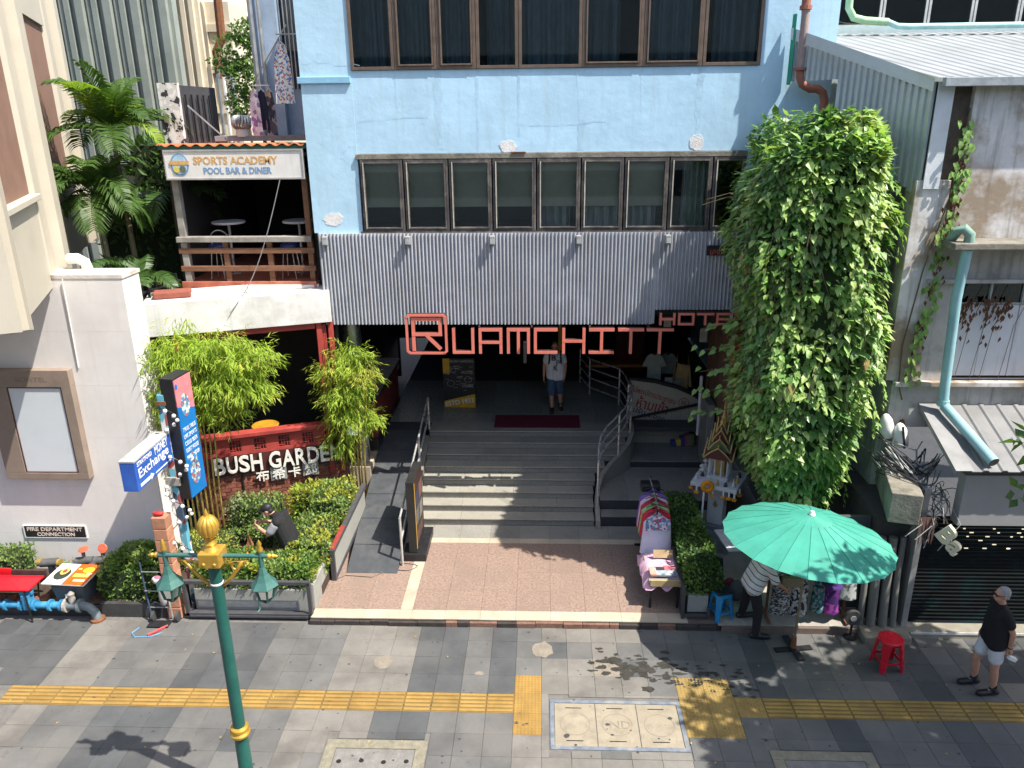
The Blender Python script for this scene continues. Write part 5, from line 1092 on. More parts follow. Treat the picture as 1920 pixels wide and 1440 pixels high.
ctb = thing('display_table', 'low dark table under a pink cloth at the front of the clothes stall', 'table', (2.05, 11.75, .12))
MB().box(1.8, 2.36, 11.32, 12.2, .6, .66).build('table_top', WOODG, ctb, bevel=.005); MB().box(1.82, 2.34, 11.3, 11.33, .57, .68).build('slat_edge', mat('bamboo_slat', (.4, .3, .15), .7), ctb)
for x in (1.84, 2.3):
    for yy in (11.36, 12.15): MB().box(x-.02, x+.02, yy-.02, yy+.02, .12, .6).build('leg', BLK, ctb)
pc = drape('pink_cloth', 1.76, 2.38, 11.36, 12.25, .68, .16, mat('pink_cloth', (.6, .36, .46), .9, .15, 5, .05), None, 1); tag(pc, 'pale pink cloth draped over the stall table', 'cloth')
for k, (x, yy, w_, d_, m_, lb) in enumerate(((2.0, 11.58, .2, .16, mat('black_print', (.03, .03, .035), .8), 'folded black top'), (2.18, 11.62, .2, .14, mat('rose_fold', (.5, .14, .16), .85), 'folded rose top'), (2.1, 11.46, .36, .14, prnt('denim_print', ((.25, .3, .34), (.35, .38, .4), (.15, .18, .22)), 20), 'folded grey blue garment'), (1.88, 11.5, .12, .22, mat('salmon_fold', (.6, .32, .25), .85), 'folded salmon garment'))):
    MB().box(x-w_/2, x+w_/2, yy-d_/2, yy+d_/2, .695, .73+.008*k).build('folded_garment', m_, label=lb+' on the pink stall cloth', cat='garment', bevel=.015)
MB(MX.Translation((2.12, 11.95, .72)) @ MX.Rotation(rd(-25), 4, 'X')).box(-.17, .17, -.005, .005, 0, .14).build('price_sign', mat('cardboard', (.4, .29, .16), .9), label='small cardboard price sign standing on the pink cloth', cat='sign')
rk = thing('garment_rack', 'black clothes rail loaded with dresses on the terrace', 'clothes rack', (2.05, 12.8, .12))
MB().tube([(2.05, 12.3, 1.5), (2.03, 13.4, 1.58)], .014, 8).build('rail', GALV, rk)
for yy, z in ((12.35, 1.5), (13.35, 1.62)):
    MB().tube([(2.04, yy, .12), (2.04, yy, z)], .016, 8).build('upright', BLK, rk); MB().bar((1.8, yy, .15), (2.3, yy, .15), .035).build('foot', BLK, rk)
MB().box(1.86, 2.22, 13.2, 13.45, 1.35, 1.5).build('hanger_stack', BLK, rk, bevel=.03)
def dress(x, yy, z1, z0, w_, m_, label, sh=.9):
    t = thing('hanging_dress', label, 'dress', (x, yy, z0), group='dresses on the stall rail'); n = 16; rows = 12; vs = []
    for i in range(rows+1):
        q = i/rows; ww = w_*(sh+(.05 if q < .15 else 0)+.25*q); th = .05+.05*q
        for j in range(n):
            a = 2*math.pi*j/n; fold = 1+.1*math.sin(a*5+i*.2)*q
            xx = x+ww/2*math.cos(a)*(.35 if q == 0 else .75 if i == 1 else 1); vs.append((xx, yy+th*math.sin(a)*fold, z1+(z0-z1)*q-(.05*abs(math.cos(a)) if i < 3 else 0)))
    MB().add(vs, [(i*n+j, i*n+(j+1) % n, (i+1)*n+(j+1) % n, (i+1)*n+j) for i in range(rows) for j in range(n)]+[tuple(range(n))]).build('cloth', m_, t, smooth=True)
    MB().tube([(x-w_*.35, yy, z1-.02), (x, yy, z1+.05), (x+w_*.35, yy, z1-.02)], .008, 5).tube([(x, yy, z1+.05), (x, yy, z1+.12)], .006, 5).build('hanger', BLK, t)
    return t
d0 = dress(2.05, 12.36, 1.38, .58, .5, mat('dress_pale', (.6, .6, .74), .9, .1, 4, .05), 'pale lilac white long dress hanging at the front of the stall rail')
yk = MB(); vs = []
for i in range(5):
    for j in range(9): vs.append((1.84+.42*j/8, 12.285+.012*math.cos((j-4)*.7)-.012*i/4, 1.35-.28*i/4-(.05*abs(j-4)/4 if i == 0 else 0)))
yk.add(vs, [(i*9+j, i*9+j+1, (i+1)*9+j+1, (i+1)*9+j) for i in range(4) for j in range(8)]).build('printed_yoke', prnt('yoke_print', ((.06, .16, .34), (.1, .25, .42), (.5, .5, .6), (.45, .05, .08), (.2, .3, .4), (.55, .55, .65)), 26), d0, smooth=True)
for k, (cc, lb) in enumerate((((.5, .03, .06), 'red'), ((.3, .5, .2), 'light green'), ((.45, .03, .08), 'crimson'), ((.65, .5, .55), 'pale pink'), ((.18, .1, .42), 'violet'))):
    dress(2.05, 12.5+k*.11, 1.43+.03*k, .85, .52, mat('dress_%d' % k, cc, .9, .15, 5, .05), '%s dress on the stall rail, behind the pale front one' % lb)
# ------------------------------------------------------------------ stall under the umbrella
BWP = prnt('black_white_print', ((.025, .025, .03), (.45, .44, .42), (.03, .03, .03), (.3, .3, .3)), 24); BWP2 = prnt('zigzag_print', ((.04, .04, .05), (.42, .41, .38), (.05, .05, .06), (.35, .34, .32), (.03, .03, .03)), 30, stretch=(1, 1, 3))
r2 = thing('garment_rack', 'wooden clothes rail under the teal umbrella', 'clothes rack', (4.2, 11.1, .12))
MB().tube([(3.7, 11.12, 1.05), (5.0, 11.12, 1.05)], .015, 8).build('rail', WOODG, r2)
for x in (3.72, 4.98): MB().bar((x, 11.12, .12), (x, 11.12, 1.08), .035).bar((x, 10.9, .16), (x, 11.35, .16), .04).build('upright', WOOD, r2)
for k, (x, m_, w_, z0, lb) in enumerate(((3.9, BWP2, .3, .3, 'black and white zigzag trousers'), (4.2, BWP, .26, .28, 'black and white elephant print trousers'), (4.5, prnt('teal_print', ((.03, .12, .14), (.2, .22, .2), (.02, .04, .05)), 26), .2, .35, 'dark teal printed trousers'), (4.72, prnt('purple_print', ((.12, .02, .16), (.3, .05, .25), (.05, .02, .1)), 18), .26, .32, 'purple tie dye cloth'), (4.95, prnt('white_print', ((.35, .36, .34), (.1, .12, .12), (.28, .3, .28)), 22), .3, .6, 'pale patterned cloth'))):
    dress(x, 11.02, 1.0, z0, w_, m_, lb+' hanging under the umbrella')
MB(MX.Translation((4.68, 10.93, .88))).lathe([(.15, 0), (.14, .02), (.09, .03), (.08, .09), (.03, .11)], 16).build('sun_hat', mat('purple_hat', (.05, .02, .12), .9), label='dark purple sun hat on the rail under the umbrella', cat='hat', smooth=40)
MB().box(3.85, 4.15, 10.88, 10.96, .86, 1.02).build('fabric_tray', mat('tan_card', (.25, .19, .12), .9), label='tan cardboard tray at the front of the umbrella stall', cat='tray', bevel=.008)
t = thing('desk_fan', 'small dark electric fan on the ground behind the umbrella pole', 'fan', (5.0, 10.75, 0))
MB(uT((5.0, 10.75, .38), (1, 0, 0), (0, 0, 1))).xz([(.13*math.cos(a), .13*math.sin(a)) for a in [q*math.pi/10 for q in range(20)]], 0, .06).build('guard', mat('fan_dark', (.06, .06, .06), .5), t)
MB(uT((5.0, 10.74, .38), (1, 0, 0), (0, 0, 1))).xz([(.05*math.cos(a), .05*math.sin(a)) for a in [q*math.pi/6 for q in range(12)]], 0, .01).build('hub', mat('fan_hub', (.4, .4, .38), .5), t); MB().lathe([(.1, 0), (.1, .03), (.02, .05), (.02, .27)], 12, (5.0, 10.78, 0)).build('stand', BLK, t)
MB(MX.Translation((3.32, 12.2, .95)) @ MX.Rotation(rd(8), 4, 'Z')).box(-.17, .3, -.38, .35, -.012, .012).build('white_board', mat('dirty_white', (.5, .5, .5), .6, .1), label='white board tray beside the umbrella edge', cat='board')
for k, (x, yy, r_, cc) in enumerate(((3.35, 11.6, .16, (.1, .1, .11)), (3.3, 11.9, .1, (.3, .03, .05)))): MB().ell((x, yy, .12+r_*1.2), (r_, r_*.8, r_*1.2), 12, 8).build('sack', mat('sack_%d' % k, cc, .8, .2, 8, .2), label='%s bag on the floor behind the vendor' % ('dark grey' if k == 0 else 'dark red'), cat='bag', smooth=True)

# ------------------------------------------------------------------ spirit house
SHW = mat('shrine_white', (.55, .55, .56), .6, .06, 4, .02); SHG = mat('shrine_gold', (.5, .35, .12), .4, .2, 10, .05, metal=.35); SHR = mat('shrine_maroon', (.1, .025, .022), .6); SHN = mat('shrine_green', (.09, .13, .06), .6)
sx, sy, RZ = 3.36, 13.5, rd(-26.5); TS = MX.Translation((sx, sy, 0)) @ MX.Rotation(RZ, 4, 'Z')
sh = thing('spirit_house', 'small gold and white Thai spirit house on a pedestal', 'shrine', (sx, sy, .3), RZ)
MB(TS).box(-.34, .34, -.34, .34, .1, .38).box(-.27, .27, -.27, .27, .38, .5).box(-.22, .22, -.22, .22, .5, .6).build('base', mat('shrine_grey', (.22, .23, .25), .5), sh, bevel=.012)
MB(TS).prism([(-.15, -.15), (.15, -.15), (.15, .15), (-.15, .15)], .6, 1.38).build('pedestal', SHW, sh, bevel=.015)
for a in range(4): MB(TS @ MX.Rotation(a*math.pi/2, 4, 'Z')).xz([(0, .95), (.05, 1.02), (0, 1.12), (-.05, 1.02)], -.16, -.15).build('gold_emblem', SHG, sh)
MB(TS).box(-.28, .28, -.28, .28, 1.38, 1.46).build('bracket', SHW, sh, bevel=.02)
MB(TS).box(-.43, .43, -.43, .43, 1.46, 1.54).build('platform', SHW, sh, bevel=.01)
MB(TS).box(-.2, .2, -.2, .2, 1.54, 1.62).build('house_floor', SHW, sh, bevel=.01)
for x in (-.17, -.06, .06, .17):
    for yy in (-.17, .17): MB(TS).lathe([(.016, 1.62), (.013, 2.02)], 8, (x, yy, 0)).build('pillar', SHW, sh)
for yy in (-.06, .06):
    for x in (-.17, .17): MB(TS).lathe([(.016, 1.62), (.013, 2.02)], 8, (x, yy, 0)).build('pillar', SHW, sh)
MB(TS).box(-.1, .1, -.1, .1, 1.62, 2.0).build('shrine_room', SHG, sh)
for lv, (w_, z0, h_, m_) in enumerate(((.26, 2.0, .22, SHR), (.2, 2.14, .24, SHN), (.15, 2.3, .24, SHR), (.1, 2.47, .2, SHR))):
    for a in range(2):
        T_ = TS @ MX.Rotation(a*math.pi/2, 4, 'Z'); MB(T_).xz([(-w_, z0), (w_, z0), (w_*.55, z0+h_*.55), (0, z0+h_), (-w_*.55, z0+h_*.55)], -w_*1.02, w_*1.02).build('roof_tier', m_, sh)
        for s in (-1, 1):
            m = MB(T_)
            for q in (-1, 1): m.tube([(q*w_*1.12, s*w_*1.04, z0+.05), (q*w_*1.02, s*w_*1.04, z0-.0), (q*w_*.55, s*w_*1.04, z0+h_*.58), (0, s*w_*1.04, z0+h_*1.05), (0, s*w_*1.06, z0+h_*1.05+.07)], .014, 5)
            m.build('gable_finial', SHG, sh); MB(T_).xz([(-w_*.6, z0+.01), (w_*.6, z0+.01), (0, z0+h_*.7)], s*w_*1.02-.008, s*w_*1.02+.008).build('gable_panel', (SHN if lv % 2 else SHR), sh)
MB(TS).lathe([(.08, 2.6), (.06, 2.65), (.07, 2.66), (.045, 2.72), (.052, 2.75), (.03, 2.82), (.036, 2.85), (.02, 2.92), (.024, 2.94), (.008, 3.05), (.002, 3.12)], 8).build('spire', SHG, sh)
r_ = random.Random(4); FIG = [mat('figurine_white', (.55, .53, .5), .5), mat('figurine_gold', (.5, .36, .12), .45), mat('figurine_dark', (.06, .05, .05), .5)]
for k, (x, yy) in enumerate(((-.36, .34), (-.36, .1), (-.3, -.1), (-.36, -.26), (.05, -.36), (.2, -.34), (.34, -.3), (.36, -.1), (.34, .15), (-.1, -.3))):
    c = TS @ V((x, yy, 1.54)); hh = r_.uniform(.1, .17)
    t = thing('figurine', ('white', 'gold', 'dark')[k % 3]+' offering figure on the shrine platform, '+('at its far left corner', 'on its left side', 'left of the pillars', 'at its near left edge', 'near the middle of its front edge', 'right of the front middle', 'at its near right corner', 'on its right side', 'at its far right', 'just left of the front middle')[k], 'figurine', c, group='offering figures on the spirit house')
    MB().lathe([(.04, 0), (.035, .02), (.022, hh*.5), (.012, hh*.72)], 8, c).build('robe', FIG[k % 3], t, smooth=True); MB().ell((c.x, c.y, c.z+hh*.82), .024, 8, 6).build('head', FIG[(k+1) % 2], t, smooth=True)
    if k in (0, 1, 2): MB().lathe([(.06, hh), (.0, hh+.05)], 8, c).build('hat', FIG[0], t)
MAR = mat('marigold', (.75, .28, .01), .8, .2, 30, .2)
c = TS @ V((-.1, -.47, 1.53)); m = MB()
for k in range(16):
    a = k*math.pi/8; m.ell((c.x+.085*math.cos(a), c.y-.02, c.z+.085*math.sin(a)), .045, 7, 5)
m.build('flower_garland', MAR, label='round orange marigold garland hung on the shrine platform', cat='garland', smooth=True)
for k, (x, yy) in enumerate(((-.44, -.3), (-.3, -.44), (.0, -.44), (.2, -.44), (.3, -.44), (.4, -.44), (.44, -.2))):
    c = TS @ V((x, yy, 1.48)); t = thing('flower_pendant', 'white and orange flower pendant under the shrine platform, '+('first', 'second', 'third', 'fourth', 'fifth', 'sixth', 'seventh')[k]+' from the left', 'garland', c, group='pendants along the shrine platform')
    MB().tube([c, c-V((0, 0, .1))], .018, 6).build('jasmine', WHITE, t); m = MB()
    for q in range(5): m.ell((c.x+.03*math.cos(q*1.26), c.y+.03*math.sin(q*1.26), c.z-.13), .026, 6, 5)
    m.build('marigolds', MAR, t, smooth=True)
MB().tube([(3.0, 13.1, .12), (3.0, 13.1, 1.45)], .018, 8).build('white_post', WHITE, label='thin white post beside the shrine pedestal', cat='post')
# ================================================================== GARDEN BED AND FOOTWAY ITEMS ON THE LEFT
SOIL = mat('soil', (.06, .04, .028), 1, .3, 10, .4)
MB().box(-6.75, -3.85, 11.6, 14.0, -.05, .3).build('garden_bed', SOIL, kind='structure')
MB().box(-12, -6.5, 11.1, 12.2, -.05, .2).build('wall_bed', SOIL, kind='structure')
PANG = mat('planter_concrete', (.3, .3, .27), .85, .12, 3, .08, c2=(.18, .18, .16), c2scale=1.5, c2amt=.5)
FRM = mat('planter_frame', (.06, .06, .065), .5, .15, 5, .04)
pf = thing('planter_trough', 'long concrete hedge trough in a dark steel frame at the kerb', 'planter', (-4.95, 11.3, 0))
MB().box(-5.95, -3.97, 11.2, 11.62, .06, .48).build('trough', PANG, pf, bevel=.01)
MB().box(-5.9, -4.2, 11.19, 11.2, .13, .24).build('pale_band', mat('pale_band', (.42, .41, .37), .8), pf)
f = [((-6.02, 11.05, .04), (-6.02, 11.05, .72)), ((-3.9, 11.05, .04), (-3.9, 11.05, .72)), ((-6.05, 11.05, .72), (-3.87, 11.05, .72)), ((-6.05, 11.05, .09), (-3.87, 11.05, .09))]
for a, b in f: MB().bar(a, b, .065).build('frame_bar', FRM, pf, bevel=.006)
for x in (-6.02, -3.9): MB().bar((x, 11.05, .09), (x, 11.6, .09), .05).build('foot', FRM, pf)
MB().box(-5.98, -3.95, 11.0, 11.18, .05, .085).build('front_tray', FRM, pf)
MB().tube([(-4.83, 11.17, .5), (-4.82, 11.15, .12), (-4.84, 11.1, .1)], .012, 6).build('drain_hose', mat('hose_green', (.1, .3, .2), .5), pf)
MB().box(-3.97, -3.86, 11.2, 11.95, .1, .6).build('planter_end', PANG, label='narrow concrete planter end block beside the terrace', cat='planter', bevel=.02)
gp = thing('planter_screen', 'sloping framed concrete screen between hedge and ramp', 'screen', (-3.7, 13, .12))
def sx_(yy): return -3.8+(yy-12.03)*.09
def qd(y0, y1, z0a, z0b, z1a, z1b, th, m_, nm):
    vs = []
    for dx in (0, th): vs += [(sx_(y0)+dx, y0, z0a), (sx_(y1)+dx, y1, z0b), (sx_(y1)+dx, y1, z1b), (sx_(y0)+dx, y0, z1a)]
    MB().add(vs, [(0, 1, 2, 3), (7, 6, 5, 4), (4, 5, 1, 0), (3, 2, 6, 7), (0, 3, 7, 4), (5, 1, 2, 6)[::-1]]).build(nm, m_, gp)
qd(12.08, 13.95, .2, .6, .68, 1.02, .06, PANG, 'panel')
qd(12.03, 14.0, .68, 1.03, .75, 1.1, .09, FRM, 'top_bar'); qd(12.03, 12.08, .1, .1, .68, .69, .08, FRM, 'end_post'); qd(12.08, 13.95, .13, .52, .2, .6, .08, FRM, 'bottom_bar')
qd(12.06, 12.7, .752, .868, .768, .884, .085, mat('red_strip', (.25, .04, .03), .6), 'red_strip')
# right hedge trough
hp = thing('planter_trough', 'concrete hedge trough in a black frame beside the clothes stall', 'planter', (2.55, 12.3, .12))
MB().box(2.42, 2.76, 11.12, 13.8, .2, .52).build('trough', PANG, hp, bevel=.01)
for a, b in (((2.34, 11.06, .12), (2.34, 11.06, .68)), ((2.34, 11.06, .68), (2.34, 13.4, .72)), ((2.34, 11.06, .18), (2.34, 13.4, .18)), ((2.34, 13.4, .12), (2.34, 13.4, .72)), ((2.34, 11.06, .18), (2.76, 11.06, .18)), ((2.76, 11.06, .12), (2.76, 11.06, .34))): MB().bar(a, b, .05).build('frame_bar', FRM, hp, bevel=.005)
MB().box(2.33, 2.35, 11.1, 13.38, .2, .66).build('side_panel', mat('dark_panel', (.05, .05, .05), .7), hp)
# black ledge
MB().box(-7.55, -6.15, 11.06, 11.14, -.05, .26).build('ledge', mat('black_stone', (.05, .05, .05), .5, .2), label='low black stone ledge under the bushes by the pale wall', cat='ledge', bevel=.01)
MB().box(-12, -7.55, 11.07, 11.14, -.05, .2).build('ledge', MATS['black_stone'], label='low black stone edging behind the blue pipes', cat='ledge', bevel=.01)
# fire pipework
PB = mat('pipe_blue', (.04, .22, .4), .45, .15, 6, .05, c2=(.1, .35, .5), c2scale=3, c2amt=.5); PGY = mat('pipe_grey', (.14, .17, .18), .5, .15, 5, .05); PDU = mat('pipe_dusty', (.33, .3, .26), .8, .2, 8, .1)
fp = thing('water_pipe', 'blue flanged water main with valve running along the kerb', 'pipe', (-8.5, 10.98, .25))
MB().tube([(-13, 10.98, .27), (-8.12, 10.98, .27)], .06, 12).build('pipe', PB, fp, smooth=40)
for x in (-9.3, -9.12, -8.86, -8.62, -8.35, -8.16):
    MB(MX.Translation((x, 10.98, .27)) @ MX.Rotation(math.pi/2, 4, 'Y')).lathe([(.1, -.02), (.1, .02)], 14).build('flange', PB, fp)
MB().box(-8.8, -8.66, 10.9, 11.06, .2, .5).build('valve_body', PB, fp, bevel=.02); MB().box(-8.84, -8.62, 10.95, 11.02, .48, .54).build('valve_handle', PB, fp, bevel=.01)
e = thing('pipe_elbow', 'dark grey pipe elbow with flanges turning into the pavement', 'pipe', (-7.6, 10.98, 0))
MB().tube([(-8.12, 10.98, .27), (-7.9, 10.98, .27), (-7.8, 10.98, .27), (-7.68, 10.97, .24), (-7.6, 10.96, .16), (-7.57, 10.96, .02)], .075, 12).build('elbow', PGY, e, smooth=40)
for x in (-8.08, -7.84): MB(MX.Translation((x, 10.98, .27)) @ MX.Rotation(math.pi/2, 4, 'Y')).lathe([(.12, -.025), (.12, .025)], 14).build('flange', PDU if x < -8 else PGY, e)
MB().lathe([(.05, .3), (.06, .4), (.045, .45), (.06, .5), (.02, .54)], 10, (-7.96, 10.98, 0)).build('air_valve', PDU, e, smooth=40); MB().lathe([(.12, 0), (.12, .035), (.08, .05)], 14, (-7.57, 10.96, 0)).build('floor_flange', RUST, e)
# red table, bin with advert lid
rt_ = thing('folding_table', 'bright red topped folding table at the left edge', 'table', (-9.2, 11.05, 0))
MB().box(-10.4, -8.6, 10.88, 11.32, .6, .63).build('table_top', mat('red_top', (.62, .01, .02), .35, .05, coat=.3), rt_, bevel=.006)
for x in (-9.8, -8.7): MB().bar((x, 10.9, .6), (x+.05, 10.86, 0), .02).bar((x, 11.28, .6), (x-.1, 11.3, 0), .02).build('leg', BLK, rt_)
MB().box(-10.4, -9.22, 11.36, 11.4, .55, .72).build('backing_panel', MATS['red_top'], label='red backing panel behind the folding table', cat='panel'); MB().box(-9.2, -8.6, 11.36, 11.4, .55, .7).build('backing_panel', mat('brown_panel', (.07, .04, .035), .6), label='dark brown panel beside the red backing panel', cat='panel')  # two plain coloured panels, nothing printed on them
for k in range(7): MB().obox((-9.6+k*.2, 11.2, .16+.03*(k % 2)), (.17, .15, .12+.04*(k % 3)), k).build('laterite_block', mat('laterite', (.22, .09, .05), .95, .3, 10, .4, obr=.2), label='rough reddish stone under the folding table, '+('first', 'second', 'third', 'fourth', 'fifth', 'sixth', 'seventh')[k]+' from the left', cat='stone', group='rough stones under the red table', bevel=.03)
bn = thing('storage_bin', 'dark grey plastic bin with a colourful advert board as lid', 'bin', (-8.05, 11.25, .1))
m = MB(); a = [(-8.26, 11.1), (-7.84, 11.1), (-7.84, 11.5), (-8.26, 11.5)]; b = [(-8.33, 11.04), (-7.77, 11.04), (-7.77, 11.56), (-8.33, 11.56)]
m.add([(x, yy, .1) for x, yy in a]+[(x, yy, .6) for x, yy in b], [(3, 2, 1, 0), (4, 5, 6, 7)]+[(i, (i+1) % 4, 4+(i+1) % 4, 4+i) for i in range(4)]); m.build('body', mat('bin_grey', (.08, .095, .11), .5), bn, bevel=.015)
TL = uT((-8.45, 11.0, .66), (1, -.06, 0), (0, 0, 1)) @ MX.Rotation(rd(3), 4, 'X')
MB(TL).box(0, .76, 0, .58, 0, .02).build('lid_board', WHITE, bn)
MB(TL).box(.36, .758, .002, .578, .02, .024).build('orange_print', mat('print_orange', (.75, .12, .01), .5, .2, 6, 0), bn)
def disc(T_, cx, cy, r1, r2, z0, z1, m_, nm): MB(T_).prism([(cx+r1*math.cos(a), cy+r2*math.sin(a)) for a in [q*math.pi/10 for q in range(20)]], z0, z1).build(nm, m_, bn)
disc(TL, .2, .28, .13, .16, .02, .024, mat('print_black', (.03, .04, .03), .5), 'bowl_print'); disc(TL, .2, .36, .07, .1, .024, .027, mat('print_dish', (.6, .45, .12), .5), 'dish_print'); disc(TL, .2, .36, .035, .05, .027, .029, mat('print_red', (.5, .05, .03), .5), 'chilli_print')
disc(TL, .6, .42, .1, .08, .024, .027, mat('print_yellow', (.8, .5, .03), .5), 'logo_print')
for k, (x, yy, w_, h_) in enumerate(((.42, .22, .28, .09), (.5, .1, .2, .05), (.4, .42, .06, .04), (.62, .3, .1, .04))): MB(TL).box(x, x+w_, yy, yy+h_, .024, .0265).build('text_print', mat('print_yellow2', (.85, .62, .1), .5) if k % 2 == 0 else WHITE, bn)
MB().box(-8.1, -8.0, 11.03, 11.036, .35, .45).build('label', WHITE, bn)
# fire hose couplings behind
for k, (x, z) in enumerate(((-8.75, .62), (-8.1, .66), (-7.75, .68))):
    t = thing('fire_coupling', '%s in front of the pale wall' % ('grey hose coupling with brass caps lying', 'grey standpipe valve with orange handwheel', 'grey hose coupling with pinkish handwheel')[k], 'valve', (x, 11.75, .2))
    MB().tube([(x, 11.75, .18), (x, 11.75, z)], .06, 10).build('stem', PGY, t); MB().tube([(x-.16, 11.72, z), (x+.16, 11.72, z+.03)], .075, 10).build('body', mat('iron_grey', (.1, .1, .1), .6, .2, 8, .1), t, smooth=40)
    if k == 0:
        for s in (-1, 1): MB(MX.Translation((x+s*.17, 11.72, z+.015)) @ MX.Rotation(math.pi/2, 4, 'Y')).lathe([(.07, -.04), (.07, .04)], 12).build('cap', mat('brass', (.4, .27, .07), .5, metal=.4), t)
    else:
        MB().tube([(x, 11.72, z), (x, 11.72, z+.22)], .03, 8).build('spindle', MATS['iron_grey'], t)
        MB(MX.Translation((x+.02, 11.72, z+.25)) @ MX.Rotation(rd(10 if k == 1 else 70), 4, 'X')).lathe([(.08, -.012), (.09, 0), (.08, .012), (.02, .015)], 14).build('handwheel', mat('wheel_orange', (.55, .12, .06), .6), t)
        MB().tube([(x-.12, 11.7, z), (x-.22, 11.65, z-.06)], .05, 8).build('outlet', MATS['iron_grey'], t)
# hand truck
ht = thing('hand_truck', 'dark folding hand truck with a plastic bag hanging on it', 'hand truck', (-6.45, 11.0, 0))
DKB = mat('truck_blue', (.04, .06, .1), .4)
for s in (0, 1):
    x = -6.62+.36*s
    MB().tube([(x+.02, 10.93, .05), (x-.08, 11.05, .6), (x-.12, 11.1, 1.05)], .016, 8).build('side_tube', DKB if s == 0 else GALV, ht)
    MB(MX.Translation((x+.03+.06*s, 10.97, .09)) @ MX.Rotation(math.pi/2, 4, 'Y')).lathe([(.05, -.025), (.09, -.02), (.09, .02), (.05, .025)], 16).build('wheel', mat('tyre', (.05, .05, .05), .7), ht)
for z in (.25, .55, .9): MB().tube([(-6.66-.06*z, 10.96+.1*z, z), (-6.3-.06*z, 10.96+.1*z, z)], .01, 6).build('cross_bar', GALV, ht)
MB().box(-6.62, -6.26, 10.75, 10.93, .02, .032).build('toe_plate', BLK, ht)
MB().ell((-6.36, 10.95, .5), (.07, .05, .2), 10, 8).build('plastic_bag', mat('bag_grey', (.4, .38, .36), .5, .2, 20, .3), label='crumpled grey plastic bag tied to the hand truck', cat='bag', smooth=True)
MB().ell((-6.42, 10.97, .8), (.09, .07, .07), 10, 8).build('cleaning_rag', prnt('rag_print', ((.5, .45, .45), (.3, .1, .15), (.55, .5, .5)), 20), label='checked rag bundled on the hand truck', cat='rag', smooth=True)
m = MB().tube([(-6.75, 10.75, .01), (-6.8, 10.6, .01), (-6.7, 10.5, .01), (-6.45, 10.52, .01), (-6.3, 10.62, .01)], .012, 6); m.build('bungee_cord', mat('cord_blue', (.12, .25, .4), .6), label='blue green bungee cord lying on the footway', cat='cord')
MB().tube([(-6.5, 10.55, .02), (-6.42, 10.62, .03), (-6.35, 10.72, .025), (-6.28, 10.8, .02)], .022, 6).build('red_strap', mat('strap_red', (.6, .06, .06), .6), label='red strap lying beside the hand truck', cat='strap')
# brown post, blue sign pole, bulbs
bp_ = thing('laterite_post', 'square terracotta brick post beside the hand truck', 'post', (-6.25, 11.12, 0))
for k in range(9): MB().box(-6.37+.006*(k % 2), -6.13, 11.02, 11.24, .005+k*.215, .212+k*.215).build('block', mat('terracotta_block', (.42, .2, .12), .9, .15, 6, .15, obr=.1), bp_, bevel=.012)
MB().ell((-6.27, 11.1, 1.98), (.1, .05, .04), 8, 6).build('red_parcel', mat('parcel_red', (.5, .03, .03), .5), label='small red item on top of the terracotta post', cat='parcel', smooth=True)
POST = prnt('sticker_pole', ((.1, .32, .42), (.55, .52, .5), (.12, .36, .45), (.3, .08, .08), (.16, .4, .48), (.6, .6, .58), (.05, .08, .12)), 9, stretch=(1, 1, .7))
pb = thing('sign_pole', 'turquoise sticker covered sign pole beside the terracotta post', 'pole', (-6.05, 11.4, 0))
MB().box(-6.1, -5.98, 11.34, 11.46, 0, 3.95).build('pole', POST, pb, bevel=.01); MB().box(-6.16, -5.92, 11.28, 11.5, 2.38, 2.52).build('junction_box', PDU, pb, bevel=.01); MB().box(-6.12, -5.96, 11.32, 11.48, 3.78, 3.84).build('clamp', RUST, pb)
tsn = thing('pub_sign', 'tall blue sign box with pink top and white lettering', 'sign', (-5.85, 11.6, 2.1))
p4 = [(-5.78, 11.3), (-5.72, 11.78), (-5.95, 11.83), (-6.02, 11.35)]
MB().prism(p4, 2.12, 4.22).build('box', BLK, tsn, bevel=.01)
TSF = uT((-5.778, 11.3, 0), (.06, .48, 0), (0, 0, 1)) @ MX.Translation((0, -.006, 0)); SB = mat('sign_blue', (.01, .15, .42), .4, .1, 3, 0)
MB(TSF).box(.012, .472, -.004, .01, 2.15, 3.75).build('blue_face', SB, tsn)
MB(TSF).xz([(.012, 3.75), (.472, 3.6), (.472, 4.19), (.012, 4.19)], -.005, .01).build('pink_face', mat('sign_pink', (.65, .2, .22), .5), tsn)
for k, s in enumerate(('7 POOL TABLES', 'LIVE SPORTS', 'COLD BEER', 'GUEST HOUSE', 'HAPPY HOUR')): text(s, None, .36, .07, WHITE, tsn, depth=.003, T=TSF @ MX.Translation((.06, -.005, 3.3-k*.12)))
for cz, r1 in ((3.72, .15), (2.55, .17), (2.75, .12)): MB(TSF).xz([(.22+r1*math.cos(a)*.8, cz+r1*1.3*math.sin(a)) for a in [q*math.pi/8 for q in range(16)]], -.009, 0).build('picture', prnt('pub_picture', ((.35, .45, .4), (.1, .2, .3), (.55, .6, .6), (.3, .1, .1), (.05, .2, .45)), 22), tsn)
MB(TSF).xz([(.05+.035*math.cos(a), 4.08+.05*math.sin(a)) for a in [q*math.pi/8 for q in range(16)]], -.008, 0).build('round_logo', SB, tsn)
ex = thing('exchange_sign', 'blue money exchange sign box with white arrow projecting from the pole', 'sign', (-6.0, 10.8, 2.8))
MB().box(-6.22, -5.99, 10.2, 11.34, 2.83, 3.3).build('box', mat('exchange_blue', (.03, .1, .4), .45, .1, 3, 0, c2=(.05, .16, .45), c2scale=2, c2amt=.4), ex, bevel=.008)
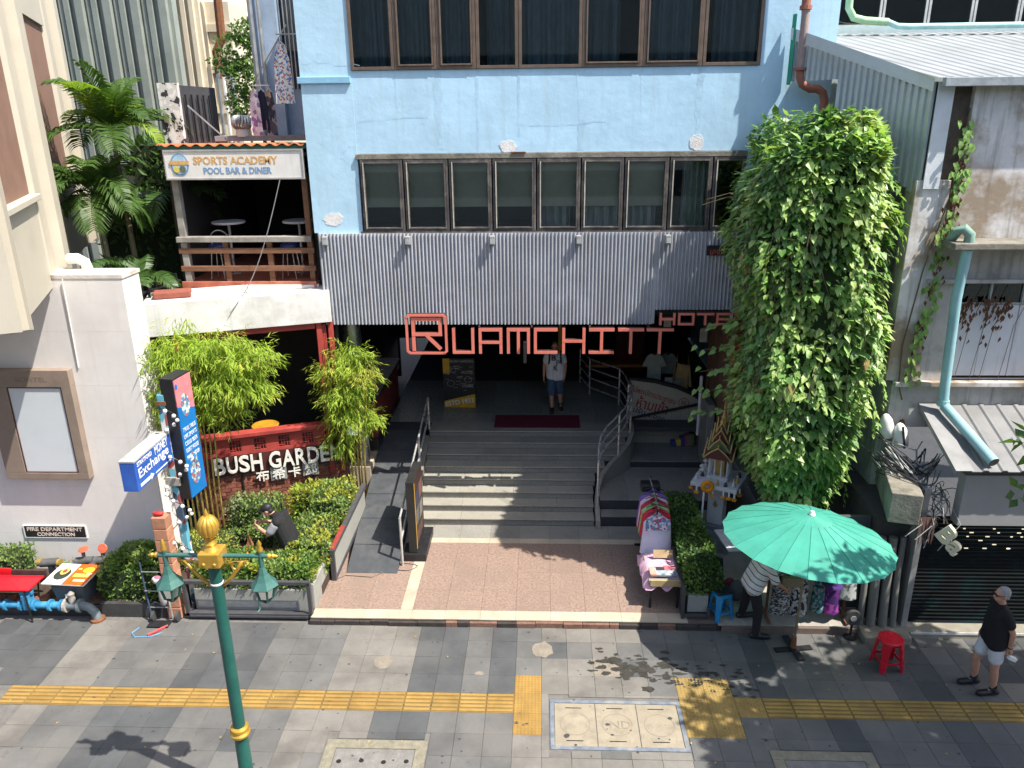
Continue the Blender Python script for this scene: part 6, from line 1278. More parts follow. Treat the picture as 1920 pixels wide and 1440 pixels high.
MB().box(-6.225, -5.985, 10.195, 11.34, 3.3, 3.325).build('top_cover', mat('pale_cover', (.42, .42, .42), .6, .15, 4, .05, c2=(.3, .14, .08), c2scale=3, c2amt=.5), ex)
TEX = uT((-5.99, 10.2, 0), (0, 1, 0), (0, 0, 1))
text('STRATFORD', None, .45, .07, WHITE, ex, depth=.003, bold=.02, T=TEX @ MX.Translation((.07, 0, 3.2))); text('MONEY', None, .42, .14, WHITE, ex, depth=.003, bold=.01, T=TEX @ MX.Translation((.62, 0, 3.15)))
text('Exchange', None, .95, .2, WHITE, ex, depth=.003, bold=.01, T=TEX @ MX.Translation((.08, 0, 2.96)))
MB(TEX).xz([(.08, 2.87), (.4, 2.87), (.4, 2.84), (.5, 2.895), (.4, 2.95), (.4, 2.92), (.08, 2.92)], -.003, .002).build('arrow', WHITE, ex); MB(TEX).box(.55, 1.08, -.003, .002, 2.87, 2.89).build('small_print', WHITE, ex)
sg = thing('string_lights', 'string of white globe bulbs wound around the turquoise sign pole', 'string lights', (-6, 11.3, 1)); pts = []
for k in range(60):
    t_ = k/59; pts.append((-6.0+.2*math.sin(t_*22)+.06*t_, 11.27+.09*math.cos(t_*22), .9+2.9*t_))
MB().tube(pts, .007, 5).build('cord', BLK, sg)
bme = MB().ell((0, 0, 0), .035, 8, 6).mesh('bulb', mat('globe_white', (.7, .7, .68), .3), True)
for k in range(2, 60, 2): place('bulb', bme, sg, loc=(pts[k][0]+.03*math.sin(k*3), pts[k][1]-.03, pts[k][2]))
# garden shrine with garlands by the person
t = thing('offering_table', 'brown wooden box table in the garden bed', 'table', (-4.9, 11.95, .3)); MB().box(-5.0, -4.55, 11.85, 12.15, .62, .72).build('table_top', WOOD, t, bevel=.01)
for x in (-4.95, -4.6): MB().box(x-.02, x+.02, 11.9, 11.94, .3, .62).build('leg', WOOD, t)
r_ = random.Random(9)
for k in range(7):
    x, yy, z = -5.35+r_.uniform(-.2, .28), 11.95+r_.uniform(-.1, .2), .55+r_.uniform(0, .25); cc = ('marigold', 'marigold', 'flower_white', 'flower_pink')[k % 4]
    m_ = MATS.get(cc) or mat(cc, {'flower_white': (.6, .55, .5), 'flower_pink': (.55, .06, .2)}[cc], .8, .2, 30, .2); m = MB()
    for q in range(10):
        a = q*math.pi/5; m.ell((x+.07*math.cos(a), yy+.02*math.sin(a), z+.06*math.sin(a)), .03, 6, 5)
    m.build('flower_garland', m_, label=('orange', 'orange', 'white', 'pink')[k % 4]+' flower garland in the garden bed, '+('highest', 'nearest the gardener', 'behind', 'beside the box table', 'leftmost', 'lowest', 'partly buried')[k]+' of the heap', cat='garland', group='garlands in the garden bed', smooth=True)
t = thing('garden_shrine', 'small reddish gold shrine figure among the garlands', 'shrine', (-5.2, 12.05, .3))
MB().lathe([(.12, .3), (.12, .5), (.08, .55), (.06, .75), (.07, .8), (.02, .95), (.002, 1.05)], 8, (-5.25, 12.1, 0)).build('body', mat('shrine_rust', (.35, .14, .06), .6, .3, 12, .1), t)

# ================================================================== PEOPLE
def capsule(mb, a, b, ra, rb, n=12):
    a, b = V(a), V(b); d = (b-a).normalized(); L_ = (b-a).length; pts = []; rr_ = []
    for k in range(4): t = math.pi/2*(1-k/4); pts.append(a-d*ra*math.sin(t)); rr_.append(max(.001, ra*math.cos(t)))
    for k in range(5): pts.append(a+d*L_*k/4); rr_.append(ra+(rb-ra)*k/4)
    for k in range(1, 5): t = math.pi/2*k/4; pts.append(b+d*rb*math.sin(t)); rr_.append(max(.001, rb*math.cos(t)))
    mb.tube(pts, rr_, n)
def remesh(name, mb, m_, parent, vox=.009, it=4, mats2=None):
    o = mb.build(name, m_, parent, True)
    md = o.modifiers.new('Remesh', 'REMESH'); md.mode = 'VOXEL'; md.voxel_size = vox; md.use_smooth_shade = True
    sm = o.modifiers.new('Smooth', 'SMOOTH'); sm.iterations = it; sm.factor = .5
    return o
def hand(mb, w, d, n, curl=.5, s=1, thumb=1):
    """palm at wrist w along d, n = back-of-hand normal; four unequal fingers and a thumb"""
    d = V(d).normalized(); n = V(n); n = (n-d*n.dot(d)).normalized(); sd = d.cross(n)*thumb; w = V(w)
    for q in (-.5, .5): capsule(mb, w+sd*.02*q*2, w+d*.075*s+sd*.028*q*2, .017*s, .016*s, 8)
    for k, (off, L_) in enumerate(((.03, .068), (.01, .078), (-.01, .072), (-.03, .055))):
        a = w+d*.085*s+sd*off*s; d1 = (d*math.cos(curl*.7)-n*math.sin(curl*.7)); b = a+d1*L_*.5*s; d2 = (d*math.cos(curl*1.6)-n*math.sin(curl*1.6)); c = b+d2*L_*.5*s
        capsule(mb, a, b, .0095*s, .009*s, 7); capsule(mb, b, c, .009*s, .0075*s, 7)
    a = w+d*.02*s+sd*.03*s; b = a+(d*.7+sd*.6-n*.3)*.045*s; capsule(mb, a, b, .012*s, .0105*s, 7); capsule(mb, b, b+(d*.9+sd*.15-n*.4)*.035*s, .01*s, .008*s, 7)
def head(mb, c, f, u, s=1):
    f = V(f).normalized(); u = V(u); u = (u-f*u.dot(f)).normalized(); sd = f.cross(u); T_ = MX(((sd.x, f.x, u.x, c[0]), (sd.y, f.y, u.y, c[1]), (sd.z, f.z, u.z, c[2]), (0, 0, 0, 1)))
    o = mb.T; mb.T = T_
    mb.ell((0, -.01, .02), (.075*s, .095*s, .1*s), 14, 10); mb.ell((0, .025, -.045), (.058*s, .068*s, .07*s), 12, 8)
    capsule(mb, (0, .09*s, .012), (0, .108*s, -.02), .008, .013, 8)
    mb.ell((0, .088*s, -.058), (.024, .012, .008), 8, 6)
    for q in (-1, 1): mb.ell((q*.076*s, -.005, -.005), (.01, .02, .03), 8, 6); mb.ell((q*.03, .08*s, .028), (.022, .012, .008), 8, 6)
    mb.T = o; return T_
SKIN = mat('skin_light', (.5, .26, .17), .55, .1, 12, .02); SKINT = mat('skin_tan', (.33, .17, .1), .55, .1, 12, .02)
def person(label, loc, J, skin, shirt, pants, shoes, hairm, hairkind='short', sleeve=.55, pantlen=1.0, f=(0, 1, 0), hands=(.5, .5), head_f=None, shirt_r=1.0, group=None, handn=None, socks=None, up_=(0, 0, 1)):
    t = thing('person', label, 'person', loc); b = MB(); f = V(f); hf = V(head_f or f)
    T_ = head(b, J['head'], hf, up_)
    capsule(b, J['neck'], V(J['head'])-V((0, 0, .04)), .055, .05)
    ch, pe = V(J['chest']), V(J['pelvis']); side = (V(J['shR'])-V(J['shL'])).normalized()
    b.T = None
    for q in (-.5, 0, .5): capsule(b, ch+side*.12*q*2*.7, pe+side*.1*q*2*.7, .1, .095)
    for S_ in 'LR':
        sh_, el, wr = V(J['sh'+S_]), V(J['el'+S_]), V(J['wr'+S_]); capsule(b, ch+(sh_-ch)*.5+V((0, 0, .02)), sh_, .062, .055); capsule(b, sh_, el, .05, .04); capsule(b, el, wr, .04, .027)
        hn = V((handn or {}).get(S_, side*(1 if S_ == 'R' else -1))); hand(b, wr, (wr-el), hn, hands[0 if S_ == 'L' else 1], 1, 1 if S_ == 'R' else -1)
        hi, kn, an_ = V(J['hip'+S_]), V(J['kn'+S_]), V(J['an'+S_]); capsule(b, hi, kn, .085, .058); capsule(b, kn, kn.lerp(an_, .35), .055, .057); capsule(b, kn.lerp(an_, .35), an_, .057, .038)
        capsule(b, an_-V((0, 0, .02)), V(J['toe'+S_]), .038, .028)
    body = remesh('body', b, skin, t, .008, 3)
    k = shirt_r; s_ = MB()
    for q in (-.5, 0, .5): capsule(s_, ch+side*.13*q*2*.75+V((0, 0, .03)), pe+side*.115*q*2*.75-V((0, 0, .04)), .118*k, .136*k)
    for q in (-1, 1): capsule(s_, pe+side*.07*q+(ch-pe).normalized()*.12, pe+side*.07*q+(ch-pe).normalized()*.03, .128, .134)
    capsule(s_, ch+V((0, 0, .09)), V(J['neck'])-V((0, 0, .02)), .1, .07)
    for S_ in 'LR':
        sh_, el = V(J['sh'+S_]), V(J['el'+S_]); capsule(s_, ch+(sh_-ch)*.4+V((0, 0, .03)), sh_, .085, .075); capsule(s_, sh_, sh_.lerp(el, sleeve), .074, .072)
    remesh('shirt', s_, shirt, t, .012, 6)
    if pants:
        p_ = MB(); capsule(p_, pe+side*.06-(ch-pe).normalized()*.02, pe-side*.06-(ch-pe).normalized()*.02, .112, .112); capsule(p_, pe+(ch-pe).normalized()*.05, pe, .1, .112)
        for S_ in 'LR':
            hi, kn, an_ = V(J['hip'+S_]), V(J['kn'+S_]), V(J['an'+S_])
            if pantlen < 1: capsule(p_, hi, hi.lerp(kn, pantlen), .108, .098)
            else: capsule(p_, hi, kn, .105, .078); capsule(p_, kn, an_, .078, .062)
        remesh('trousers' if pantlen >= 1 else 'shorts', p_, pants, t, .011, 5)
    if shoes:
        for S_ in 'LR':
            an_, toe = V(J['an'+S_]), V(J['toe'+S_]); m = MB(); d = (toe-an_); d.z = 0; d.normalize(); gz = min(toe.z, an_.z)-.035
            capsule(m, V((an_.x, an_.y, gz+.045))-d*.05, V((toe.x, toe.y, gz+.038))+d*.01, .052, .046); capsule(m, an_, V((an_.x, an_.y, gz+.05)), .055, .055); remesh('shoe', m, shoes, t, .01, 3)
            if socks: m = MB(); capsule(m, an_+V((0, 0, .07)), an_, .045, .046); remesh('sock', m, socks, t, .01, 2)
    if hairm:
        h = MB(T_)
        if hairkind == 'short': h.ell((0, -.025, .035), (.081, .097, .098), 14, 10); h.ell((0, -.05, -.02), (.07, .06, .06), 12, 8)
        elif hairkind == 'cap': h.ell((0, -.012, .045), (.085, .105, .088), 14, 10); h.ell((0, .1, .05), (.07, .06, .012), 12, 6); h.ell((0, -.06, -.02), (.07, .055, .06), 12, 8)
        remesh('cap' if hairkind == 'cap' else 'hair', h, hairm, t, .01, 2)
    for q in (-1, 1): MB(T_).ell((q*.03, .081, .016), (.012, .008, .006), 8, 6).build('eye', BLK, body)
    MB(T_).ell((0, .095, -.058), (.022, .006, .004), 8, 5).build('mouth', mat('lips', (.35, .12, .1), .5), body)
    return t, T_
Z = lambda o, pts: {k: (o[0]+v[0], o[1]+v[1], o[2]+v[2]) for k, v in pts.items()}
BLKC = mat('black_cotton', (.014, .014, .015), .9, .3, 6, .25, 14); WHC = mat('white_cotton', (.62, .62, .63), .9, .06, 8, .25, 16); SHOEB = mat('black_shoe', (.015, .016, .02), .5, .2, 8, .03)
# man on the footway, facing left
o = (6.5, 9.62, 0)
P = Z(o, dict(head=(-.03, .0, 1.62), neck=(.0, 0, 1.47), chest=(.02, 0, 1.28), pelvis=(.0, .0, .93), shL=(-.01, -.19, 1.4), shR=(.03, .19, 1.4), elL=(.09, -.24, 1.13), wrL=(.1, -.22, .86), elR=(.08, .25, 1.13), wrR=(-.02, .23, .9),
    hipL=(-.0, -.1, .88), hipR=(.0, .1, .88), knL=(.02, -.12, .47), anL=(.07, -.12, .1), toeL=(-.12, -.14, .045), knR=(-.12, .11, .47), anR=(-.08, .12, .1), toeR=(-.27, .1, .045)))
t, T_ = person('man in black tee and white shorts standing on the footway with sunglasses', o, P, SKIN, BLKC, WHC, SHOEB, mat('grey_hair', (.3, .29, .28), .9, .2, 40, .1), 'short', .5, .62, (-1, -.1, 0), (.9, .5), (-1, -.02, -.03), 1.08, socks=BLKC)
m = MB(T_); m.box(-.066, .066, .088, .098, .004, .034)
for q in (-1, 1): m.bar((q*.067, .09, .025), (q*.08, -.01, .02), .008)
m.build('sunglasses', BLK, t, bevel=.004); MB(T_).ell((.079, 0, -.02), .012, 8, 6).build('earbud', WHITE, t)
MB().tube([(P['wrL'][0]+.03*math.cos(a), P['wrL'][1]+.03*math.sin(a), P['wrL'][2]+.04) for a in [q*math.pi/6 for q in range(13)]], .009, 5).build('wristband', BLK, t)
MB(MX.Translation((P['wrL'][0]+.03, P['wrL'][1]-.01, P['wrL'][2]-.12)) @ MX.Rotation(rd(25), 4, 'Y')).box(-.03, .09, -.03, .03, -.03, .03).build('folded_paper', WHITE, label='folded white paper in the hand of the man in white shorts', cat='paper', bevel=.008)
# vendor bending under the umbrella
o = (3.42, 10.86, .0)
P = Z(o, dict(head=(.32, .12, 1.5), neck=(.22, .1, 1.42), chest=(.13, .08, 1.25), pelvis=(-.04, .03, .95), shL=(.1, .26, 1.36), shR=(.16, -.12, 1.34), elL=(.3, .3, 1.12), wrL=(.5, .26, 1.0), elR=(.26, -.18, 1.08), wrR=(.46, -.1, .9),
    hipL=(-.04, .13, .9), hipR=(-.03, -.06, .9), knL=(-.06, .2, .56), anL=(-.1, .24, .22), toeL=(.08, .27, .165), knR=(.06, -.1, .47), anR=(.04, -.14, .1), toeR=(.23, -.16, .045)))
STR = MATS.setdefault('striped_shirt', bpy.data.materials.new('striped_shirt')); STR.use_nodes = True
nt_ = STR.node_tree; ge = nt_.nodes.new('ShaderNodeNewGeometry'); mpn = nt_.nodes.new('ShaderNodeMapping'); mpn.inputs['Rotation'].default_value = (0, rd(-20), 0); wv = nt_.nodes.new('ShaderNodeTexWave'); wv.bands_direction = 'Z'; wv.inputs['Scale'].default_value = 3.4; wv.inputs['Distortion'].default_value = .6
cr_ = nt_.nodes.new('ShaderNodeValToRGB'); cr_.color_ramp.elements[0].position = .05; cr_.color_ramp.elements[0].color = (.02, .02, .025, 1); cr_.color_ramp.elements[1].position = .1; cr_.color_ramp.elements[1].color = (.55, .54, .54, 1)
nt_.links.new(ge.outputs[0], mpn.inputs[0]); nt_.links.new(mpn.outputs[0], wv.inputs[0]); nt_.links.new(wv.outputs[0], cr_.inputs[0]); nt_.links.new(cr_.outputs[0], nt_.nodes['Principled BSDF'].inputs[0])
t, T_ = person('vendor in striped white shirt and black trousers under the umbrella', o, P, SKINT, STR, BLKC, SHOEB, mat('black_hair', (.012, .011, .01), .6), 'short', .9, 1.0, (1, .2, 0), (.7, .7), (.9, .1, -.4), 1.06)
# visitor coming out of the lobby
o = (.3, 17.55, 1.32)
P = Z(o, dict(head=(.0, -.02, 1.6), neck=(0, 0, 1.46), chest=(0, 0, 1.27), pelvis=(.02, 0, .92), shL=(.18, 0, 1.39), shR=(-.18, 0, 1.39), elL=(.25, .02, 1.12), wrL=(.23, -.06, .88), elR=(-.25, .02, 1.12), wrR=(-.26, -.04, .86),
    hipL=(.1, 0, .87), hipR=(-.08, 0, .87), knL=(.13, .02, .48), anL=(.14, .1, .13), toeL=(.16, -.06, .05), knR=(-.08, -.08, .47), anR=(-.06, -.1, .08), toeR=(-.07, -.28, .045)))
DEN = mat('denim', (.05, .09, .16), .85, .25, 8, .1)
t, T_ = person('man in printed white tee and denim shorts walking out of the lobby', o, P, SKIN, WHC, DEN, SHOEB, mat('brown_hair', (.1, .06, .04), .8), 'short', .55, .95, (0, -1, 0), (.5, .5), (0, -1, -.1), 1.02)
BLP = mat('tee_print', (.02, .03, .06), .8)
text('B', (.22, 17.405, 2.62), .1, .13, BLP, t, 'tee_print', .02); text('P', (.33, 17.405, 2.5), .09, .12, mat('tee_print2', (.08, .2, .3), .8), t, 'tee_print', .02); text('K', (.27, 17.405, 2.37), .09, .13, BLP, t, 'tee_print', .02)
for q in (-.13, .13): MB().tube([(.3+q, 17.62, 2.78), (.3+q, 17.46, 2.74), (.3+q*1.05, 17.42, 2.6), (.3+q*1.2, 17.5, 2.42)], .02, 6).build('backpack_strap', BLK, t)
# gardener bending over the shrubs
o = (-4.55, 12.02, .3)
P = Z(o, dict(head=(-.3, .06, 1.22), neck=(-.2, .06, 1.15), chest=(-.08, .05, 1.0), pelvis=(.06, .04, .66), shL=(-.08, -.13, 1.08), shR=(-.06, .23, 1.08), elL=(-.24, -.16, .86), wrL=(-.44, -.06, .93), elR=(-.24, .26, .88), wrR=(-.44, .14, .95),
    hipL=(.06, -.05, .62), hipR=(.06, .13, .62), knL=(-.04, -.08, .32), anL=(.05, -.08, .06), toeL=(-.12, -.08, .04), knR=(.02, .15, .32), anR=(.1, .15, .06), toeR=(-.06, .15, .04)))
t, T_ = person('gardener in black cap and black tee with white mask bending over the shrubs', o, P, SKIN, BLKC, mat('white_trousers', (.6, .6, .6), .9), SHOEB, mat('cap_black', (.015, .015, .018), .6), 'cap', .3, 1.0, (-1, 0, 0), (.5, .5), (-1, 0, -.45), 1.1)
for S_ in 'LR':
    m = MB(); a, b = V(P['sh'+S_]), V(P['el'+S_]); capsule(m, a.lerp(b, .25), a.lerp(b, .72), .082, .08); remesh('grey_sleeve', m, mat('grey_cotton', (.3, .31, .33), .9), t, .012, 4)
m = MB(T_); m.ell((0, .075, -.05), (.05, .035, .045), 10, 8); m.build('face_mask', WHITE, t, smooth=True)
# ================================================================== VEGETATION
def lump(p, s=1.7, a=.3): return a*noise.noise(V(p)*s)+a*.5*noise.noise(V(p)*s*2.6)
def foliage(mb, pts, L_, W_, up_bias=.4, r_=rnd, heart=False, hang=0, jit=.6):
    """pts: list of (position, outward normal)"""
    for c, n in pts:
        d = (rv(r_)*jit+V((0, 0, up_bias))+n*.6)
        if hang: d = V((0, 0, -1))*hang+n*r_.uniform(.05, .7)+rv(r_)*jit*.5
        nn = (n+rv(r_)*.5).normalized(); s = r_.uniform(.65, 1.25)
        leaf_geo(mb, V(c), d, nn, L_*s, W_*s, r_.uniform(0, .5), r_.uniform(-.1, .35), heart)
def shell_box(x0, x1, y0, y1, z0, z1, n, r_, rough=.09):
    c = V(((x0+x1)/2, (y0+y1)/2, (z0+z1)/2)); h = V(((x1-x0)/2, (y1-y0)/2, (z1-z0)/2)); out = []
    areas = [h.y*h.z, h.y*h.z, h.x*h.z, h.x*h.z*1.2, h.x*h.y*1.3]
    for _ in range(n):
        f = r_.choices(range(5), areas)[0]; u, v = r_.uniform(-1, 1), r_.uniform(-1, 1)
        p, nn = [((1, u, v), (1, 0, 0)), ((-1, u, v), (-1, 0, 0)), ((u, 1, v), (0, 1, 0)), ((u, -1, v), (0, -1, 0)), ((u, v, 1), (0, 0, 1))][f]
        p = V(p); q = V((math.copysign(abs(p.x)**1.0, p.x), p.y, p.z)); e = q.length
        q = q*(1-.1*max(0, e-1.15)); P_ = V((c.x+q.x*h.x, c.y+q.y*h.y, c.z+q.z*h.z)); nn = (V(nn)+q*.35).normalized()
        P_ += nn*(lump(P_, 3.2, rough)-r_.random()**2*.12); out.append((P_, nn))
    return out
def bush(name, label, parts, mats, L_, W_, n, core=True, group=None, seed=0, twig=True, cat='hedge'):
    r_ = random.Random(seed); x0, x1, y0, y1, z0, z1 = parts[0]
    t = thing(name, label, cat, ((x0+x1)/2, (y0+y1)/2, z0), group=group)
    mbs = [MB() for _ in mats]
    for bx in parts:
        pts = shell_box(*bx, int(n/len(parts)), r_)
        for q in pts:
            i = min(len(mats)-1, int((noise.noise(q[0]*2.3)*.9+.5)*len(mats)*.999)) if len(mats) > 1 else 0
            foliage(mbs[max(0, i)], [q], L_, W_, .35, r_)
    for mb_, m_ in zip(mbs, mats): mb_.build('foliage', m_, t)
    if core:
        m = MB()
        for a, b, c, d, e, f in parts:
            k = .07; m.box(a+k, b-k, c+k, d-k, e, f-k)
        m.build('core_box', mat('bush_core', (.025, .04, .014), .95, .3, 10, .3), t)  # solid dark core box behind the leaves of each bush
    return t
bush('hedge', 'clipped green hedge in the kerbside trough', [(-5.95, -3.9, 11.2, 11.75, .5, .92)], [LEAFM, LEAF, LEAFY], .065, .04, 5200, seed=1)
bush('hedge', 'bright green hedge running beside the ramp', [(-4.5, -3.82, 11.8, 13.0, .4, 1.02), (-4.4, -3.72, 12.9, 13.9, .55, 1.28)], [LEAFM, LEAFY, LEAFM], .065, .04, 5200, seed=2)
bush('shrub', 'round variegated shrub below the red sign board', [(-6.0, -5.0, 12.9, 13.5, .4, 1.15)], [LEAFM, mat('leaf_variegated', (.3, .34, .16), .5, .4, 6, 0, transl=.3)], .06, .035, 2300, seed=3, cat='shrub')
bush('shrub', 'yellow green shrub below the Chinese characters', [(-4.9, -4.0, 13.3, 13.75, .6, 1.25)], [LEAFY, LEAFB], .08, .035, 1800, seed=4, cat='shrub')
bush('shrub', 'low blue green shrub behind the gardener', [(-5.4, -4.45, 12.4, 12.9, .3, .95)], [LEAFD, LEAFM], .06, .03, 1900, seed=5, cat='shrub')
bush('shrub', 'sparse leafy shrub at the left end of the garden bed', [(-6.6, -5.7, 12.0, 12.8, .3, .8)], [LEAFM, LEAFY], .055, .03, 1700, seed=6, cat='shrub')
bush('hedge', 'dark green hedge in the trough beside the clothes stall', [(2.38, 2.95, 11.12, 12.5, .5, 1.02), (2.36, 2.9, 12.4, 13.7, .5, 1.12)], [LEAFD, LEAF], .06, .042, 5200, seed=7)
bush('shrub', 'leafy shrub between the bin and the terracotta post', [(-7.65, -6.5, 11.2, 11.95, .2, .8), (-7.4, -6.8, 11.3, 11.9, .6, 1.0)], [LEAFM, LEAF], .075, .04, 3000, seed=8, cat='shrub')
bush('shrub', 'small green shrub behind the red table at the left edge', [(-10.4, -9.2, 11.5, 12.1, .3, .82)], [LEAFM, LEAF], .06, .04, 1500, seed=9, cat='shrub')
bush('shrub', 'tiny green plant between the hose couplings', [(-8.6, -8.3, 11.6, 11.9, .3, .62)], [LEAF], .05, .03, 240, seed=10, cat='shrub', core=False)

# ------------------------------------------------------------------ climbing vine
vp_l = [(1.55, 4.0), (2.1, 3.7), (3.1, 3.42), (4.0, 3.32), (4.9, 3.3), (5.8, 3.22), (6.5, 3.2), (7.0, 3.15), (7.5, 3.4), (8.1, 3.95)]
vp_r = [(1.55, 4.65), (2.2, 4.85), (3.3, 5.1), (4.0, 5.2), (4.9, 5.25), (5.8, 5.22), (6.5, 5.18), (7.2, 5.1), (7.7, 5.0), (8.1, 4.8)]
def itp(tab, z):
    if z <= tab[0][0]: return tab[0][1]
    for (a, b), (c, d) in zip(tab, tab[1:]):
        if z <= c: return b+(d-b)*(z-a)/(c-a)
    return tab[-1][1]
vn = thing('climbing_vine', 'huge green climbing vine cascading beside the hotel front', 'vine', (4.3, 13, .6)); r_ = random.Random(21)
def vine_pt(z, a):
    l, rr_ = itp(vp_l, z), itp(vp_r, z); cx, hw = (l+rr_)/2, (rr_-l)/2; dep = (.95*min(1, (8.35-z)/.7)**.5+.05)*(1 if z > 3 else .45+.55*max(0, z-1.5)/1.5) if math.sin(a) > 0 else 2.0
    k = 1+lump((cx+hw*math.cos(a)*1.3, a*1.2, z*1.0), .9, .25)
    cy = 12.45
    sp = lambda q: math.copysign(abs(q)**.68, q)
    P_ = V((cx+hw*sp(math.cos(a))*k, cy-dep*sp(math.sin(a))*k, z)); n = V((math.cos(a)/hw, -math.sin(a)/max(dep, .2), .25+(1.6 if z > 7.4 else 0))).normalized(); return P_, n
vm = [MB(), MB(), MB(), MB()]; single = []
for k in range(17500):
    z = 1.5+6.6*r_.random() if k % 4 else 6.6+1.5*r_.random(); a = r_.uniform(-.75, math.pi+.75); P_, n = vine_pt(z, a); P_ = P_-n*(r_.random()**1.6*.35)
    if z < 2.6 and noise.noise(P_*2.1) > (z-1.3)*.5: continue
    d = V((0, 0, -1))*r_.uniform(.3, 1.0)+n*r_.uniform(.4, 1.2)+rv(r_)*.5; nn = (n*.6+V((0, 0, 1.0))+rv(r_)*.4).normalized(); s = r_.choice((.5, .7, .85, 1, 1, 1.15, 1.4))*r_.uniform(.85, 1.15)
    q = noise.noise(P_*1.6)+r_.uniform(-.35, .35); i = 0 if q < -.15 else 1 if q < .2 else 2
    if r_.random() < .012: i = 3
    if len(single) < 300 and k % 17 == 0 and math.sin(a) > .35: single.append((P_+n*.05, d, nn, s*1.1, i)); continue
    leaf_geo(vm[i], P_, d, nn, (.13*s), .074*s, r_.uniform(0, .45), r_.uniform(0, .4), True)
for k in range(34):
    a = r_.uniform(.1, math.pi-.1); z0_ = r_.uniform(1.9, 7.2); P_, n = vine_pt(z0_, a); P_ = P_+n*.06; ln = r_.uniform(.3, .9); w_ = V((r_.uniform(-.3, .3), r_.uniform(-.2, .1), 0))
    for q in range(int(ln*26)):
        t_ = q/(ln*26); c = P_+V((0, 0, -ln*t_))+w_*t_*ln+n*.1*math.sin(t_*3)+rv(r_)*.03; s = r_.uniform(.6, 1.25)*(1-.35*t_)
        leaf_geo(vm[1 if r_.random() < .5 else 2], c, V((0, 0, -.8))+n*.5+rv(r_)*.6, n*.5+V((0, 0, 1))+rv(r_)*.4, .135*s, .078*s, .2, .25, True)
VM = [mat('vine_dark', (.14, .27, .07), .42, .35, 3, 0, transl=.25, spec=.5), mat('vine_mid', (.26, .42, .11), .42, .35, 3, 0, transl=.3, spec=.5), mat('vine_light', (.42, .54, .18), .42, .3, 3, 0, transl=.35, spec=.5), mat('vine_dry', (.3, .22, .07), .7, .3, 5, 0, transl=.2)]
for mb_, m_ in zip(vm, VM): mb_.build('foliage', m_, vn, kind='stuff')
lms = []
for i in range(4):
    q = MB(); leaf_geo(q, V((0, 0, 0)), V((1, 0, 0)), V((0, 0, 1)), .12, .07, .25, .2, True); lms.append(q.mesh('leaf', VM[i]))
for P_, d, nn, s, i in single:
    d = d.normalized(); sd = nn.cross(d).normalized(); nn = d.cross(sd); o = place('leaf', lms[i], vn)
    M_ = MX(((d.x*s, sd.x*s, nn.x*s, P_.x), (d.y*s, sd.y*s, nn.y*s, P_.y), (d.z*s, sd.z*s, nn.z*s, P_.z), (0, 0, 0, 1))); o.matrix_basis = M_
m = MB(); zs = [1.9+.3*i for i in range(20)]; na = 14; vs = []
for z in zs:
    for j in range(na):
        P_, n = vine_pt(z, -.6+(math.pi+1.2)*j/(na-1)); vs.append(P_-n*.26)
m.add(vs, [(i*na+j, i*na+j+1, (i+1)*na+j+1, (i+1)*na+j) for i in range(len(zs)-1) for j in range(na-1)]); m.build('dark_hull', mat('vine_core', (.03, .055, .015), .95), vn)  # dark inner hull added to block light between the leaves
for k in range(26):
    a = r_.uniform(.2, math.pi-.2); z = r_.uniform(4, 7.6); pts = []
    for i in range(6): P_, n = vine_pt(max(1.6, z-i*.35), a+.05*i*math.sin(k)); pts.append(P_+n*.03)
    MB().tube(pts, .006, 4).build('stem', TWIG, vn)
MB().tube([(3.3, 12.6, 6.75), (3.0, 12.9, 6.85), (2.7, 13.2, 6.72)], .008, 4).tube([(3.35, 12.7, 6.7), (3.0, 13.0, 6.78), (2.65, 13.3, 6.62)], .008, 4).build('runner', TWIG, vn)
# stray trails: left sprays and the creeper up the old wall
cp = thing('wall_creeper', 'thin creeper with dried leaves climbing the old wall', 'creeper', (6.0, 11.95, 3.9)); m1, m2_ = MB(), MB()
for k in range(230):
    z = r_.uniform(4.0, 8.0); x = 6.05-.16*max(0, 7-z)*.55+r_.gauss(0, .06); P_ = V((x, 11.9+r_.uniform(-.06, .03), z))
    (leaf_geo(m1, P_, V((r_.uniform(-.5, .5), -.4, -1)), V((0, -1, .3))+rv(r_)*.4, .12, .075, .2, .2, True) if r_.random() < .6 else leaf_geo(m2_, P_, V((r_.uniform(-.3, .3), -.2, -1)), V((0, -1, 0))+rv(r_)*.5, .1, .05, .6, .3))
for k in range(120):
    z = 5.35-abs(r_.gauss(0, .28)); x = r_.choice((6.45, 6.62, 6.85, 7.0, 7.15))+r_.gauss(0, .05); leaf_geo(m2_, V((x, 11.98, z)), V((r_.uniform(-.3, .3), -.2, -1)), V((0, -1, 0))+rv(r_)*.5, .1, .045, .6, .3)
m1.build('foliage', VM[1], cp); m2_.build('dried_leaves', mat('dry_leaf', (.14, .06, .03), .9, .3, 8, .1), cp)
MB().tube([(6.05, 11.93, 8.1), (6.0, 11.93, 7), (5.75, 11.9, 5.8), (5.62, 11.9, 4.6), (5.66, 11.9, 3.95), (5.75, 11.9, 3.7)], .012, 5).build('stem', TWIG, cp)
for x in (6.62, 6.85, 7.0, 7.3): MB().tube([(x+.2, 11.97, 5.5), (x, 11.97, 4.9), (x-.08, 11.97, 4.0)], .005, 4).build('stem', TWIG, cp)
sp_ = thing('vine_spray', 'leafy vine spray reaching left in front of the brown screen', 'vine', (3.4, 13.4, 3)); m = MB()
